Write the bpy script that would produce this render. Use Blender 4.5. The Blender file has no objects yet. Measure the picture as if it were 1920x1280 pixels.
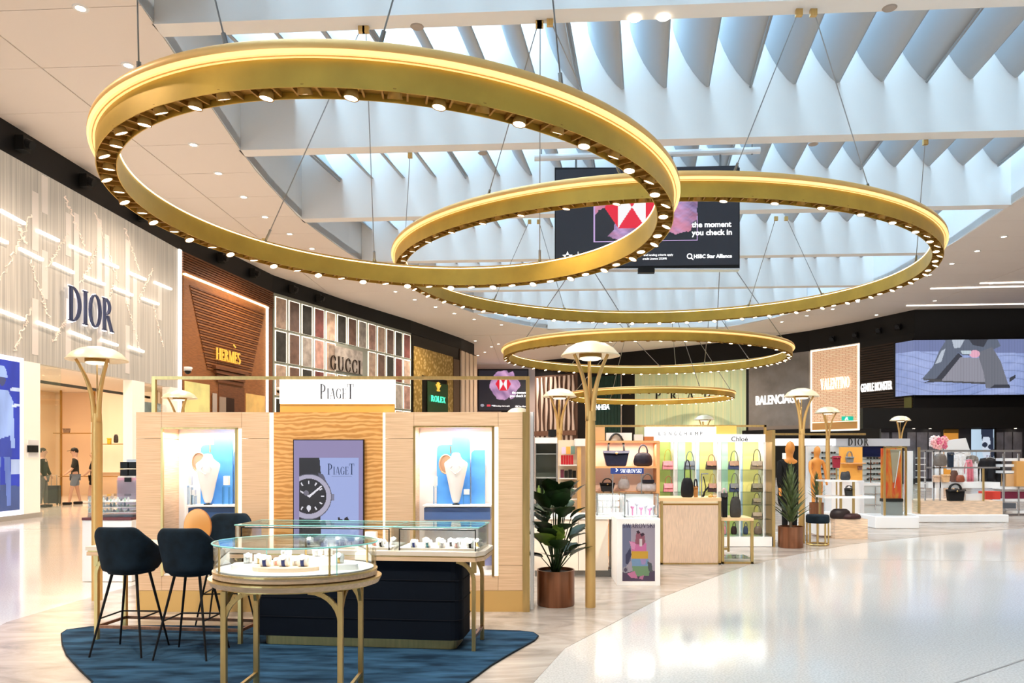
import bpy, math, random
import numpy as np
from mathutils import Matrix, Vector
rnd = random.Random(7)
S = bpy.context.scene
C = S.collection
F, CX, HZ, EYE = 1400.0, 1000.0, 850.0, 1.65

# ---------------------------------------------------------------- camera, sky, exposure
cam = bpy.data.cameras.new('camera'); co = bpy.data.objects.new('camera', cam); C.objects.link(co)
co.location = (0, 0, EYE); co.rotation_euler = (math.pi/2, 0, 0)
cam.sensor_width = 36.0; cam.lens = 36.0*F/1920
cam.shift_x = -(CX-960)/1920; cam.shift_y = (HZ-640)/1920
cam.clip_start = .05; cam.clip_end = 400
S.camera = co
S.view_settings.view_transform = 'Standard'; S.view_settings.look = 'None'
S.view_settings.gamma = 1; S.view_settings.use_curve_mapping = False
S.view_settings.exposure = 0.68
S.cycles.max_bounces = 10; S.cycles.diffuse_bounces = 5; S.cycles.glossy_bounces = 4
S.cycles.transparent_max_bounces = 16; S.cycles.sample_clamp_indirect = 6
S.cycles.caustics_reflective = False; S.cycles.caustics_refractive = False
w = bpy.data.worlds.new('sky'); S.world = w; w.use_nodes = True
bg = w.node_tree.nodes['Background']
bg.inputs[0].default_value = (.52, .78, 1.0, 1); bg.inputs[1].default_value = 6.3

def area(name, loc, size, power, col=(1, .86, .7), rot=(0, 0, 0), sizey=None, spread=math.pi):
    l = bpy.data.lights.new(name, 'AREA'); l.energy = power; l.color = col; l.size = size
    if sizey: l.shape = 'RECTANGLE'; l.size_y = sizey
    l.spread = spread
    o = bpy.data.objects.new(name, l); o.location = loc; o.rotation_euler = rot; C.objects.link(o); return o
def spot(name, loc, power, col=(1, .83, .62), ang=120, r=.12, rot=(0, 0, 0)):
    l = bpy.data.lights.new(name, 'SPOT'); l.energy = power; l.color = col
    l.spot_size = math.radians(ang); l.spot_blend = .7; l.shadow_soft_size = r
    o = bpy.data.objects.new(name, l); o.location = loc; o.rotation_euler = rot; C.objects.link(o); return o
# downlights let into the ceiling: rows on both sides of the skylight and over the kiosks
for X, Y in [(-11, 4), (-10.5, 10), (-10, 16.5), (-10.2, 23), (-10, 30), (-8, 37), (-5, 45), (17, 6), (17.5, 14), (18, 22), (18.5, 30), (18, 38), (10, 52), (0, 56), (-1, 64)]:
    spot('ceiling_downlight', (X, Y, 9.7), 900, (1, .80, .64), 150, .15)
# the chandeliers' own downward lamps
for X, Y, R, n, z in [(-2.31, 13.29, 4.59, 8, 5.6), (3.72, 23.03, 7.71, 8, 6.8), (6.05, 40.8, 7.5, 6, 6.6), (8.0, 51, 5.45, 4, 5.2)]:
    for k in range(n):
        a = 2*math.pi*(k+.5)/n
        spot('chandelier_light', (X+R*math.cos(a), Y+R*math.sin(a), z), 200, (1, .82, .62), 130, .15)

# added fill spots out of view above the camera, brightening the kiosk fronts
def aimed(loc, to, power, ang=46):
    d = Vector(to)-Vector(loc); o = spot('added_fill_spot', loc, power, (1, .86, .70), ang, .2); o.rotation_euler = d.to_track_quat('-Z', 'Y').to_euler()
aimed((-4.5, 2.1, 9.6), (-2.6, 7.6, .9), 1700); aimed((-.5, 2.0, 9.6), (-1.6, 7.6, .9), 1400); aimed((4.0, 2.2, 9.6), (3.2, 12.5, .8), 1800); aimed((6.5, 2.2, 9.6), (7.2, 16.5, .8), 1900)

# ---------------------------------------------------------------- materials
MATS = {}
def mat(name, col, rough=.5, metal=0., var=0., scale=6., stretch=(1, 1, 1), bump=0., emit=0., ecol=None, spec=.5, col2=None, coat=0.):
    if name in MATS: return MATS[name]
    if max(col) < .09 and spec == .5: spec = .22
    m = bpy.data.materials.new(name); m.use_nodes = True; nt = m.node_tree; N = nt.nodes; L = nt.links
    b = N['Principled BSDF']; b.inputs['Roughness'].default_value = rough; b.inputs['Metallic'].default_value = metal
    b.inputs['Base Color'].default_value = (*col, 1); b.inputs['Specular IOR Level'].default_value = spec
    b.inputs['Coat Weight'].default_value = coat
    if emit:
        b.inputs['Emission Color'].default_value = (*(ecol or col), 1); b.inputs['Emission Strength'].default_value = emit
    if var or bump:
        tc = N.new('ShaderNodeTexCoord'); mp = N.new('ShaderNodeMapping'); mp.inputs['Scale'].default_value = stretch
        no = N.new('ShaderNodeTexNoise'); no.inputs['Scale'].default_value = scale; no.inputs['Detail'].default_value = 5
        L.new(tc.outputs['Object'], mp.inputs[0]); L.new(mp.outputs[0], no.inputs[0])
        if var:
            cr = N.new('ShaderNodeValToRGB'); c2 = col2 or tuple(max(0, c*(1-var)) for c in col); c1 = tuple(min(1, c*(1+var*.4)) for c in col)
            cr.color_ramp.elements[0].color = (*c2, 1); cr.color_ramp.elements[1].color = (*c1, 1)
            cr.color_ramp.elements[0].position = .35; cr.color_ramp.elements[1].position = .65
            L.new(no.outputs[0], cr.inputs[0]); L.new(cr.outputs[0], b.inputs['Base Color'])
        if bump:
            bp = N.new('ShaderNodeBump'); bp.inputs['Strength'].default_value = bump; bp.inputs['Distance'].default_value = .02
            L.new(no.outputs[0], bp.inputs['Height']); L.new(bp.outputs[0], b.inputs['Normal'])
    MATS[name] = m; return m
def glassmat(name, tint=(.93, 1, .98), fac=1.0):
    if name in MATS: return MATS[name]
    m = bpy.data.materials.new(name); m.use_nodes = True; nt = m.node_tree; N = nt.nodes; L = nt.links
    N.remove(N['Principled BSDF']); out = N['Material Output']
    tr = N.new('ShaderNodeBsdfTransparent'); tr.inputs[0].default_value = (*tint, 1)
    gl = N.new('ShaderNodeBsdfGlossy'); gl.inputs['Roughness'].default_value = .02
    fr = N.new('ShaderNodeFresnel'); fr.inputs[0].default_value = 1.45
    mu = N.new('ShaderNodeMath'); mu.operation = 'MULTIPLY'; mu.inputs[1].default_value = fac
    mx = N.new('ShaderNodeMixShader')
    L.new(fr.outputs[0], mu.inputs[0]); L.new(mu.outputs[0], mx.inputs[0]); L.new(tr.outputs[0], mx.inputs[1]); L.new(gl.outputs[0], mx.inputs[2]); L.new(mx.outputs[0], out.inputs[0])
    MATS[name] = m; return m
def paintmat(name, emit=0., rough=.35):
    if name in MATS: return MATS[name]
    m = bpy.data.materials.new(name); m.use_nodes = True; N = m.node_tree.nodes; b = N['Principled BSDF']
    a = N.new('ShaderNodeAttribute'); a.attribute_name = 'print'
    m.node_tree.links.new(a.outputs['Color'], b.inputs['Base Color']); b.inputs['Roughness'].default_value = rough
    if emit:
        m.node_tree.links.new(a.outputs['Color'], b.inputs['Emission Color']); b.inputs['Emission Strength'].default_value = emit
        b.inputs['Base Color'].default_value = (0, 0, 0, 1); m.node_tree.links.remove(b.inputs['Base Color'].links[0]); b.inputs['Base Color'].default_value = (.02, .02, .02, 1)
    MATS[name] = m; return m

white = mat('white_paint', (.86, .86, .86), .5)
gloss_white = mat('gloss_white', (.9, .9, .9), .15)
cream = mat('cream_ceiling_paint', (.84, .76, .69), .75)
skyw = mat('skylight_white', (.86, .90, .93), .6, bump=.05, scale=.7)
brass = mat('brushed_brass', (.72, .50, .20), .32, .9, .12, 30, (1, 1, .1))
ringgold = mat('chandelier_gold', (.60, .38, .06), .42, .5, .12, 1.5)
ringlip = mat('chandelier_lip_gold', (.95, .56, .18), .4, .25)
darkgold = mat('dark_brown_gold', (.36, .19, .03), .5, .4)
goldpaint = mat('lamp_post_gold', (.72, .46, .17), .42, .55)
copper = mat('copper_bronze', (.30, .13, .07), .28, .75, .3, 3, (6, 6, .3))
black = mat('black_paint', (.012, .012, .012), .45)
blackmetal = mat('black_metal', (.02, .02, .022), .4, .5)
steel = mat('grey_steel', (.32, .32, .32), .35, .8)
silver = mat('silver_metal', (.7, .7, .72), .25, .9)
navy_velvet = mat('navy_velvet', (.006, .016, .027), .8, 0, .5, 9, bump=.1)
navy_body = mat('navy_upholstery', (.002, .0045, .010), .75, spec=.15)
glass = glassmat('clear_glass', (.985, 1, .995), .6)
glass_dim = glassmat('greenish_glass', (.93, .985, .97), .8)
glass_edge = mat('glass_edge', (.25, .62, .56), .15, emit=.10)
oak = mat('light_oak', (.80, .56, .36), .5, 0, .16, 5, (.5, 1, 34), bump=.06, col2=(.66, .42, .24))
oak_top = mat('oak_worktop', (.74, .50, .30), .35, 0, .15, 6, (1, 12, 12))
stonewhite = mat('white_stone', (.85, .80, .76), .2)
lamp_glow = mat('lamp_glow', (1, .85, .6), emit=5, ecol=(1, .84, .55))
led_warm = mat('led_strip_warm', (1, .85, .6), emit=3.5, ecol=(1, .74, .36))
led_amber = mat('led_amber_diffuser', (1, .8, .4), emit=.62, ecol=(1, .64, .22))
led_white = mat('led_strip_white', (1, .95, .88), emit=1.7, ecol=(1, .93, .85))
led_soft = mat('led_soft', (1, .9, .75), emit=.8, ecol=(1, .84, .66))
sign_white = mat('lit_sign_white', (1, 1, 1), emit=.62, ecol=(1, .99, .97))
amber_glass = mat('amber_panel', (.72, .42, .10), .3)
skin = mat('skin', (.55, .33, .24), .55)
hairm = mat('dark_hair', (.02, .013, .01), .6)
leaf = mat('dark_green_leaf', (.022, .05, .014), .38, 0, .5, 8, spec=.5)
leaf2 = mat('fresh_green_leaf', (.16, .25, .03), .4, 0, .3, 8)
soil = mat('soil', (.03, .02, .015), .95, 0, .4, 30)
screen_print = paintmat('screen_picture', .62)
poster_print = paintmat('printed_poster', 0)
litposter = paintmat('backlit_poster', .6)

# ---------------------------------------------------------------- mesh helpers
MW = {}
def mw(o): return MW.get(o.name, Matrix()) if o else Matrix()
class MB:
    def __init__(s): s.v = []; s.f = []; s.mi = []; s.cur = 0; s.sm = []; s.smooth = False
    def add(s, vs, fs):
        n = len(s.v); s.v += [tuple(v) for v in vs]
        for f in fs: s.f.append([n+i for i in f]); s.mi.append(s.cur); s.sm.append(s.smooth)
        return s
    def box(s, x0, x1, y0, y1, z0, z1):
        return s.add([(x0, y0, z0), (x1, y0, z0), (x1, y1, z0), (x0, y1, z0), (x0, y0, z1), (x1, y0, z1), (x1, y1, z1), (x0, y1, z1)],
                     [(0, 3, 2, 1), (4, 5, 6, 7), (0, 1, 5, 4), (1, 2, 6, 5), (2, 3, 7, 6), (3, 0, 4, 7)])
    def rbox(s, x0, x1, y0, y1, z0, z1, r=.02, n=4):
        p = []
        for cx, cy, a0 in ((x1-r, y1-r, 0), (x0+r, y1-r, 90), (x0+r, y0+r, 180), (x1-r, y0+r, 270)):
            for k in range(n+1):
                a = math.radians(a0+90*k/n); p.append((cx+r*math.cos(a), cy+r*math.sin(a)))
        return s.prism(p, z0, z1)
    def prism(s, poly, z0, z1):
        n = len(poly)
        return s.add([(x, y, z0) for x, y in poly]+[(x, y, z1) for x, y in poly],
                     [tuple(range(n))[::-1], tuple(range(n, 2*n))]+[(i, (i+1) % n, n+(i+1) % n, n+i) for i in range(n)])
    def hull2(s, a, b):      # loft between two equal-length 3-D loops
        n = len(a)
        return s.add(list(a)+list(b), [tuple(range(n))[::-1], tuple(range(n, 2*n))]+[(i, (i+1) % n, n+(i+1) % n, n+i) for i in range(n)])
    def lathe(s, prof, c=(0, 0, 0), n=24, sx=1, sy=1, a0=0, a1=360, close=False):
        full = a1-a0 >= 359.9; m = len(prof); k = n if full else n+1; vs = []
        for i in range(k):
            a = math.radians(a0+(a1-a0)*i/n)
            for r, z in prof: vs.append((c[0]+r*math.cos(a)*sx, c[1]+r*math.sin(a)*sy, c[2]+z))
        fs = []
        for i in range(n):
            i2 = (i+1) % k
            for j in range(m if close else m-1):
                j2 = (j+1) % m; fs.append((i*m+j, i2*m+j, i2*m+j2, i*m+j2))
        return s.add(vs, fs)
    def cyl(s, c, r, z0, z1, n=20, r2=None):
        r2 = r if r2 is None else r2
        return s.lathe([(0, z0), (r, z0), (r2, z1), (0, z1)], (c[0], c[1], 0), n)
    def tube(s, pts, r, n=6, closed=False, flat=None):
        pts = [Vector(p) for p in pts]; m = len(pts); rings = []; vs = []
        rr = r if isinstance(r, (list, tuple)) else [r]*m
        up = Vector((0, 0, 1)); last = None
        for i, p in enumerate(pts):
            if closed: t = pts[(i+1) % m]-pts[i-1]
            else: t = pts[min(i+1, m-1)]-pts[max(i-1, 0)]
            if t.length < 1e-9: t = Vector((0, 0, 1))
            t.normalize()
            if last is None:
                a = t.cross(up)
                if a.length < .05: a = t.cross(Vector((1, 0, 0)))
            else: a = last-t*last.dot(t)
            a.normalize(); last = a; b = t.cross(a)
            fa = flat or 1
            for k in range(n):
                an = 2*math.pi*k/n; vs.append(p+a*(rr[i]*math.cos(an))+b*(rr[i]*fa*math.sin(an)))
        fs = [(i*n+k, i*n+(k+1) % n, ((i+1) % m)*n+(k+1) % n, ((i+1) % m)*n+k) for i in range(m if closed else m-1) for k in range(n)]
        if not closed: fs += [tuple(range(n))[::-1], tuple(range((m-1)*n, m*n))]
        return s.add(vs, fs)
    def bar(s, p, q, w, d=None, up=(0, 0, 1)):      # rectangular bar from p to q
        d = d or w; p = Vector(p); q = Vector(q); t = (q-p).normalized(); u = Vector(up)
        if abs(t.dot(u)) > .98: u = Vector((0, 1, 0))
        a = t.cross(u).normalized(); b = a.cross(t)
        lp = [p+a*sx*w/2+b*sy*d/2 for sx, sy in ((-1, -1), (1, -1), (1, 1), (-1, 1))]
        return s.hull2(lp, [v+(q-p) for v in lp])
    def ball(s, c, rx, ry=None, rz=None, n=12, m=8):
        ry = ry or rx; rz = rz or rx; prof = [(math.sin(math.pi*j/m), -math.cos(math.pi*j/m)*rz) for j in range(m+1)]
        sm = s.smooth; s.smooth = True; s.lathe(prof, c, n, rx, ry); s.smooth = sm; return s
    def build(s, name, m=None, parent=None, world=True, bevel=0., label=None, solid=0., sub=0):
        me = bpy.data.meshes.new(name); vs = s.v
        if parent is not None and world and parent.name in MW:
            inv = MW[parent.name].inverted(); vs = [inv @ Vector(v) for v in vs]
        me.from_pydata([tuple(v) for v in vs], [], s.f)
        for x in (m if isinstance(m, (list, tuple)) else [m]): me.materials.append(x)
        if any(s.mi): me.polygons.foreach_set('material_index', s.mi)
        if any(s.sm): me.polygons.foreach_set('use_smooth', s.sm)
        me.update(); o = bpy.data.objects.new(name, me); C.objects.link(o)
        if parent is not None: o.parent = parent; MW[o.name] = mw(parent)
        if bevel:
            b = o.modifiers.new('bevel', 'BEVEL'); b.width = bevel; b.segments = 2; b.limit_method = 'ANGLE'
        if solid:
            b = o.modifiers.new('solid', 'SOLIDIFY'); b.thickness = solid
        if sub:
            b = o.modifiers.new('sub', 'SUBSURF'); b.levels = sub; b.render_levels = sub
        if label: o['label'] = label
        return o
def thing(name, label, cat, loc=(0, 0, 0), rotz=0., group=None):
    o = bpy.data.objects.new(name, None); o.empty_display_size = .1; C.objects.link(o)
    o.location = loc; o.rotation_euler = (0, 0, rotz); o['label'] = label; o['category'] = cat
    if group: o['group'] = group
    MW[o.name] = Matrix.Translation(Vector(loc)) @ Matrix.Rotation(rotz, 4, 'Z'); return o
def tag(o, label, cat, group=None):
    o['label'] = label; o['category'] = cat
    if group: o['group'] = group
    return o
def rebase(o, p):      # move the origin of a one-mesh thing to p without moving the mesh
    o.data.transform(Matrix.Translation(-Vector(p))); o.location = p; return o
def struct(o, kind='structure'): o['kind'] = kind; return o
def dup(r, loc=None, rotz=None, label=None, group=None, parent=None, delta=None):
    c = r.copy(); C.objects.link(c)
    if parent is not None: c.parent = parent
    if loc is not None: c.location = loc
    if delta is not None: c.location = r.location+Vector(delta)
    if rotz is not None: c.rotation_euler = (0, 0, rotz)
    if label: c['label'] = label
    if group: c['group'] = group
    for ch in list(r.children): dup(ch, parent=c)
    return c
def P(px, py, Y): return Vector(((px-CX)*Y/F, Y, EYE+(HZ-py)*Y/F))
def pY(py): return F*EYE/(py-HZ)          # distance of a floor point
class Pl:                                  # a vertical plane in plan from p0 to p1; pixel measurements of the photograph laid onto it
    def __init__(s, p0, p1=None):
        if p1 is None: p1 = (p0[0]+1, p0[1])
        s.p = Vector(p0); d = Vector(p1)-s.p; s.len = d.length; s.d = d.normalized(); s.rot = math.atan2(s.d.y, s.d.x)
        s.n = Vector((s.d.y, -s.d.x))       # towards the viewer
    def pt(s, px, py, front=0.):
        q = s.p+s.n*front; k = (px-CX)/F
        # (q.x+u dx) = k (q.y+u dy)
        u = (k*q.y-q.x)/(s.d.x-k*s.d.y); X = q.x+u*s.d.x; Y = q.y+u*s.d.y
        return Vector((X, Y, EYE+(HZ-py)*Y/F))
    def prism(s, m, poly, front=0., depth=.03, at=0.):   # pixel polygon (measured at plane offset 'at'), thick between front-depth and front
        a = [s.pt(x, y, at) for x, y in poly]; n3 = Vector((s.n.x, s.n.y, 0))
        f = [p+n3*(front-at) for p in a]; b = [p+n3*(front-depth-at) for p in a]
        ar = sum(poly[i][0]*poly[(i+1) % len(poly)][1]-poly[(i+1) % len(poly)][0]*poly[i][1] for i in range(len(poly)))
        if ar > 0: f.reverse(); b.reverse()
        m.hull2(b, f); return m
    def rect(s, m, x0, y0, x1, y1, front=0., depth=.03, at=0.):
        return s.prism(m, [(x0, y0), (x1, y0), (x1, y1), (x0, y1)], front, depth, at)
    def urect(s, m, x0, x1, z0, z1, front=0., depth=.03):   # px bounds in x, metres in z
        a = s.pt(x0, 0, 0); b = s.pt(x1, 0, 0); n3 = Vector((s.n.x, s.n.y, 0))
        fr = [Vector((p.x, p.y, z))+n3*front for p, z in ((a, z0), (b, z0), (b, z1), (a, z1))]
        return m.hull2([v-n3*depth for v in fr], fr)
def R1(pl, name, m, x0, y0, x1, y1, parent, front=0., depth=.03, at=0., bevel=0., label=None):
    b = MB(); pl.rect(b, x0, y0, x1, y1, front, depth, at); return b.build(name, m, parent, bevel=bevel, label=label)
def R2(pl, name, m, x0, x1, y0, y1, parent, *a, **k): return R1(pl, name, m, x0, y0, x1, y1, parent, *a, **k)
def PR(pl, name, m, poly, parent, front=0., depth=.03, at=0., bevel=0., label=None):
    b = MB(); pl.prism(b, poly, front, depth, at); return b.build(name, m, parent, bevel=bevel, label=label)

# ---------------------------------------------------------------- lettering
def _s(x0, y0, x1, y1, w): return [('q', x0, y0, x1, y1, w)]
TN, TK, SF = .035, .13, .03
def stem(x, w=TK, y0=0, y1=1, sf=.07): return [('q', x, y0, x, y1, w), ('h', x-w/2-sf, x+w/2+sf, y0, SF), ('h', x-w/2-sf, x+w/2+sf, y1-SF, SF)]
GL = {
 'A': (.80, [('q', .08, 0, .40, 1, TN), ('q', .42, 1, .70, 0, TK), ('h', .2, .58, .3, TN), ('h', 0, .18, 0, SF), ('h', .58, .82, 0, SF)]),
 'B': (.66, stem(.14)+[('r', .2, .74, .28, .26, .12, TN, -90, 90), ('r', .2, .26, .36, .26, .13, TN, -90, 90)]),
 'C': (.72, [('r', .40, .5, .38, .5, TK, TN, 45, 315), ('q', .66, .62, .66, .88, TN), ('q', .66, .12, .66, .38, TN)]),
 'D': (.80, stem(.14)+[('r', .2, .5, .54, .5, .14, TN, -90, 90)]),
 'E': (.60, stem(.14)+[('h', .1, .54, .97, SF), ('h', .1, .44, .5, SF), ('h', .1, .56, 0, SF), ('q', .54, .78, .54, 1, TN), ('q', .56, 0, .56, .24, TN), ('q', .44, .4, .44, .62, TN)]),
 'G': (.78, [('r', .40, .5, .38, .5, TK, TN, 45, 330), ('q', .64, 0.05, .64, .42, .11), ('h', .52, .76, .42, SF), ('q', .66, .66, .66, .9, TN)]),
 'H': (.82, stem(.14)+stem(.68)+[('h', .14, .68, .5, TN)]),
 'I': (.28, stem(.14)),
 'K': (.76, stem(.14)+[('q', .2, .42, .62, 1, TN), ('q', .34, .6, .68, 0, TK), ('h', .5, .74, .97, SF), ('h', .56, .8, 0, SF)]),
 'L': (.58, stem(.14)+[('h', .1, .55, 0, SF), ('q', .55, 0, .55, .28, TN)]),
 'M': (.98, [('q', .12, 0, .12, 1, TN), ('q', .14, 1, .48, 0, TK), ('q', .48, 0, .82, 1, TN), ('q', .84, 0, .84, 1, TK), ('h', 0, .22, 0, SF), ('h', 0, .2, .97, SF), ('h', .74, .96, 0, SF), ('h', .8, .96, .97, SF)]),
 'N': (.84, [('q', .12, 0, .12, 1, TN), ('q', .14, 1, .72, 0, TK), ('q', .74, 0, .74, 1, TN), ('h', 0, .24, 0, SF), ('h', .62, .86, .97, SF)]),
 'O': (.82, [('r', .41, .5, .40, .5, .13, TN, 0, 360)]),
 'P': (.64, stem(.14)+[('r', .2, .72, .38, .28, .13, TN, -90, 90)]),
 'R': (.74, stem(.14)+[('r', .2, .74, .36, .26, .13, TN, -90, 90), ('q', .36, .48, .66, 0, TK), ('h', .58, .78, 0, SF)]),
 'S': (.60, [('r', .30, .75, .25, .25, .10, TN, 30, 270), ('r', .30, .26, .27, .26, .12, TN, -150, 90)]),
 'T': (.70, stem(.35)+[('h', .03, .67, .97, SF), ('q', .04, .78, .04, 1, TN), ('q', .66, .78, .66, 1, TN)]),
 'U': (.80, [('q', .14, .3, .14, 1, TK), ('q', .68, .3, .68, 1, TN), ('r', .41, .32, .33, .32, .12, TN, 180, 360), ('h', 0, .26, .97, SF), ('h', .58, .78, .97, SF)]),
 'V': (.80, [('q', .12, 1, .40, 0, TK), ('q', .42, 0, .70, 1, TN), ('h', 0, .22, .97, SF), ('h', .6, .82, .97, SF)]),
 'W': (1.1, [('q', .12, 1, .34, 0, TK), ('q', .36, 0, .54, 1, TN), ('q', .56, 1, .78, 0, TK), ('q', .80, 0, .98, 1, TN), ('h', 0, .22, .97, SF), ('h', .9, 1.08, .97, SF)]),
 'X': (.78, [('q', .12, 1, .64, 0, TK), ('q', .12, 0, .64, 1, TN), ('h', 0, .24, .97, SF), ('h', .52, .78, 0, SF)]),
 ' ': (.4, []), "'": (.2, [('q', .1, .8, .14, 1, .08)]), '`': (.0, [('q', -.42, 1.22, -.28, 1.06, .08)]),
}
def glyph_polys(ch):
    out = []
    for g in GL[ch][1]:
        if g[0] == 'q':
            _, x0, y0, x1, y1, w = g
            out.append([(x0-w/2, y0), (x0+w/2, y0), (x1+w/2, y1), (x1-w/2, y1)])
        elif g[0] == 'h':
            _, x0, x1, y, t = g; out.append([(x0, y), (x1, y), (x1, y+t), (x0, y+t)])
        else:
            _, cx, cy, rx, ry, wx, wy, a0, a1 = g; n = 16; pr = None
            for k in range(n+1):
                a = math.radians(a0+(a1-a0)*k/n); o = (cx+rx*math.cos(a), cy+ry*math.sin(a)); i = (cx+(rx-wx)*math.cos(a), cy+(ry-wy)*math.sin(a))
                if pr: out.append([pr[0], o, i, pr[1]])
                pr = (o, i)
    return out
def lettering(txt, m, origin, xdir, height, width=None, depth=.02, parent=None, gap=.12, scales=None, name='letter', join=False, normal=None):
    """serif letters; origin = lower-left, letters stand in the vertical plane along xdir; total width fitted if given"""
    X = Vector(xdir).normalized(); Zv = Vector((0, 0, 1)); Nn = normal or Vector((X.y, -X.x, 0))
    tot = 0; sc = scales or [1]*len(txt)
    for c, s_ in zip(txt, sc): tot += (GL[c][0]+gap)*s_
    tot -= gap*sc[-1]; kx = (width/(tot)) if width else height
    x = 0; objs = []; jb = MB()
    for c, s_ in zip(txt, sc):
        b = jb if join else MB()
        for poly in glyph_polys(c):
            ar = sum(poly[i][0]*poly[(i+1) % 4][1]-poly[(i+1) % 4][0]*poly[i][1] for i in range(4))
            if ar < 0: poly = poly[::-1]
            f = [Vector(origin)+X*((x+u*s_)*kx)+Zv*(v*s_*height) for u, v in poly]
            b.hull2(f, [p+Nn*depth for p in f])
        x += (GL[c][0]+gap)*s_
        if not join and b.v: objs.append(b.build(name, m, parent))
    if join: objs.append(jb.build(name, m, parent))
    return objs
def sans(txt, m, origin, xdir, height, width=None, depth=.01, parent=None, name='lettering', bold=0., right=False):
    cu = bpy.data.curves.new('t', 'FONT'); cu.body = txt; cu.size = 1; cu.extrude = .5; cu.offset = bold; cu.resolution_u = 3
    o = bpy.data.objects.new('t', cu); C.objects.link(o); dg = bpy.context.evaluated_depsgraph_get(); dg.update()
    me = bpy.data.meshes.new_from_object(o.evaluated_get(dg)); bpy.data.objects.remove(o)
    co_ = np.array([v.co[:] for v in me.vertices]); mn, mx = co_.min(0), co_.max(0)
    X = Vector(xdir).normalized(); Nn = Vector((X.y, -X.x, 0)); cap = .7
    kx = (width/(mx[0]-mn[0])) if width else height/cap
    inv = mw(parent).inverted() if parent else Matrix()
    for v in me.vertices:
        u = (v.co.x-mn[0])*kx; t = v.co.y/cap*height; d = (v.co.z+.5)*depth
        v.co = inv @ (Vector(origin)+X*u+Vector((0, 0, t))+Nn*d)
    me.materials.clear(); me.materials.append(m)
    r = bpy.data.objects.new(name, me); C.objects.link(r)
    if parent: r.parent = parent; MW[r.name] = mw(parent)
    return r
# ---------------------------------------------------------------- flat print: a fine grid whose cells carry the printed colours
def printed(name, m, a, b, c, nx, ny, ops, parent, base=(1, 1, 1)):
    """a lower-left corner, b lower-right, c upper-left; ops: ('p',poly,col) ('e',cx,cy,rx,ry,col) ('f',func) in 0..1, y up"""
    img = np.zeros((ny, nx, 3)); img[:] = base
    U, V = np.meshgrid((np.arange(nx)+.5)/nx, (np.arange(ny)+.5)/ny)
    for op in ops:
        if op[0] == 'p':
            poly = op[1]; ins = np.zeros(U.shape, bool); j = len(poly)-1
            for i in range(len(poly)):
                xi, yi = poly[i]; xj, yj = poly[j]
                if yi != yj: ins ^= ((yi > V) != (yj > V)) & (U < (xj-xi)*(V-yi)/(yj-yi)+xi)
                j = i
            img[ins] = op[2]
        elif op[0] == 'e':
            _, cx, cy, rx, ry, col = op[:6]; ins = ((U-cx)/rx)**2+((V-cy)/ry)**2 < 1
            img[ins] = col
        elif op[0] == 'f': img = op[1](U, V, img)
    a, b, c = Vector(a), Vector(b), Vector(c)
    gx, gy = np.meshgrid(np.arange(nx+1)/nx, np.arange(ny+1)/ny)
    pts = np.array(a)[None]+gx.reshape(-1, 1)*np.array(b-a)[None]+gy.reshape(-1, 1)*np.array(c-a)[None]
    inv = np.array(mw(parent).inverted()) if parent else np.eye(4)
    pts = pts@inv[:3, :3].T+inv[:3, 3]
    i, j = np.meshgrid(np.arange(nx), np.arange(ny)); k = (j*(nx+1)+i).reshape(-1)
    fs = np.stack([k, k+1, k+nx+2, k+nx+1], 1)
    me = bpy.data.meshes.new(name); me.from_pydata(pts.tolist(), [], fs.tolist()); me.materials.append(m)
    at = me.attributes.new('print', 'FLOAT_COLOR', 'CORNER')
    col = np.ones((nx*ny, 4, 4)); col[:, :, :3] = img.reshape(-1, 1, 3)
    at.data.foreach_set('color', col.reshape(-1).astype(np.float32)); me.update()
    o = bpy.data.objects.new(name, me); C.objects.link(o)
    if parent: o.parent = parent; MW[o.name] = mw(parent)
    return o
def noise2(U, V, s, seed=0):
    r = np.random.RandomState(seed); o = 0
    for k in range(6):
        a, b, p = r.uniform(-1, 1)*s*(k+1), r.uniform(-1, 1)*s*(k+1), r.uniform(0, 6.28)
        o = o+np.sin(U*a+V*b+p+2*np.sin(U*b*.7+p))/(k+1)
    return o/2.5
# ================================================================ SETTING
CEIL = 9.8
KB = -.062                                 # the beams run slightly off square
def floor_mat():
    m = bpy.data.materials.new('polished_terrazzo'); m.use_nodes = True; N = m.node_tree.nodes; L = m.node_tree.links; b = N['Principled BSDF']
    tc = N.new('ShaderNodeTexCoord')
    v = N.new('ShaderNodeTexNoise'); v.inputs['Scale'].default_value = 60; v.inputs['Detail'].default_value = 4
    n = N.new('ShaderNodeTexNoise'); n.inputs['Scale'].default_value = .35; n.inputs['Detail'].default_value = 3
    L.new(tc.outputs['Object'], v.inputs[0]); L.new(tc.outputs['Object'], n.inputs[0])
    c = N.new('ShaderNodeValToRGB'); c.color_ramp.elements[0].color = (.56, .53, .49, 1); c.color_ramp.elements[1].color = (.68, .65, .61, 1)
    c.color_ramp.elements[0].position = .4; c.color_ramp.elements[1].position = .6
    L.new(v.outputs[0], c.inputs[0]); L.new(c.outputs[0], b.inputs['Base Color'])
    mr = N.new('ShaderNodeMapRange'); mr.inputs[3].default_value = .07; mr.inputs[4].default_value = .15
    L.new(n.outputs[0], mr.inputs[0]); L.new(mr.outputs[0], b.inputs['Roughness']); b.inputs['Specular IOR Level'].default_value = .75
    bp = N.new('ShaderNodeBump'); bp.inputs['Strength'].default_value = .05; bp.inputs['Distance'].default_value = .05
    n2 = N.new('ShaderNodeTexNoise'); n2.inputs['Scale'].default_value = 1.2; L.new(tc.outputs['Object'], n2.inputs[0])
    L.new(n2.outputs[0], bp.inputs['Height']); L.new(bp.outputs[0], b.inputs['Normal'])
    return m
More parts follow.
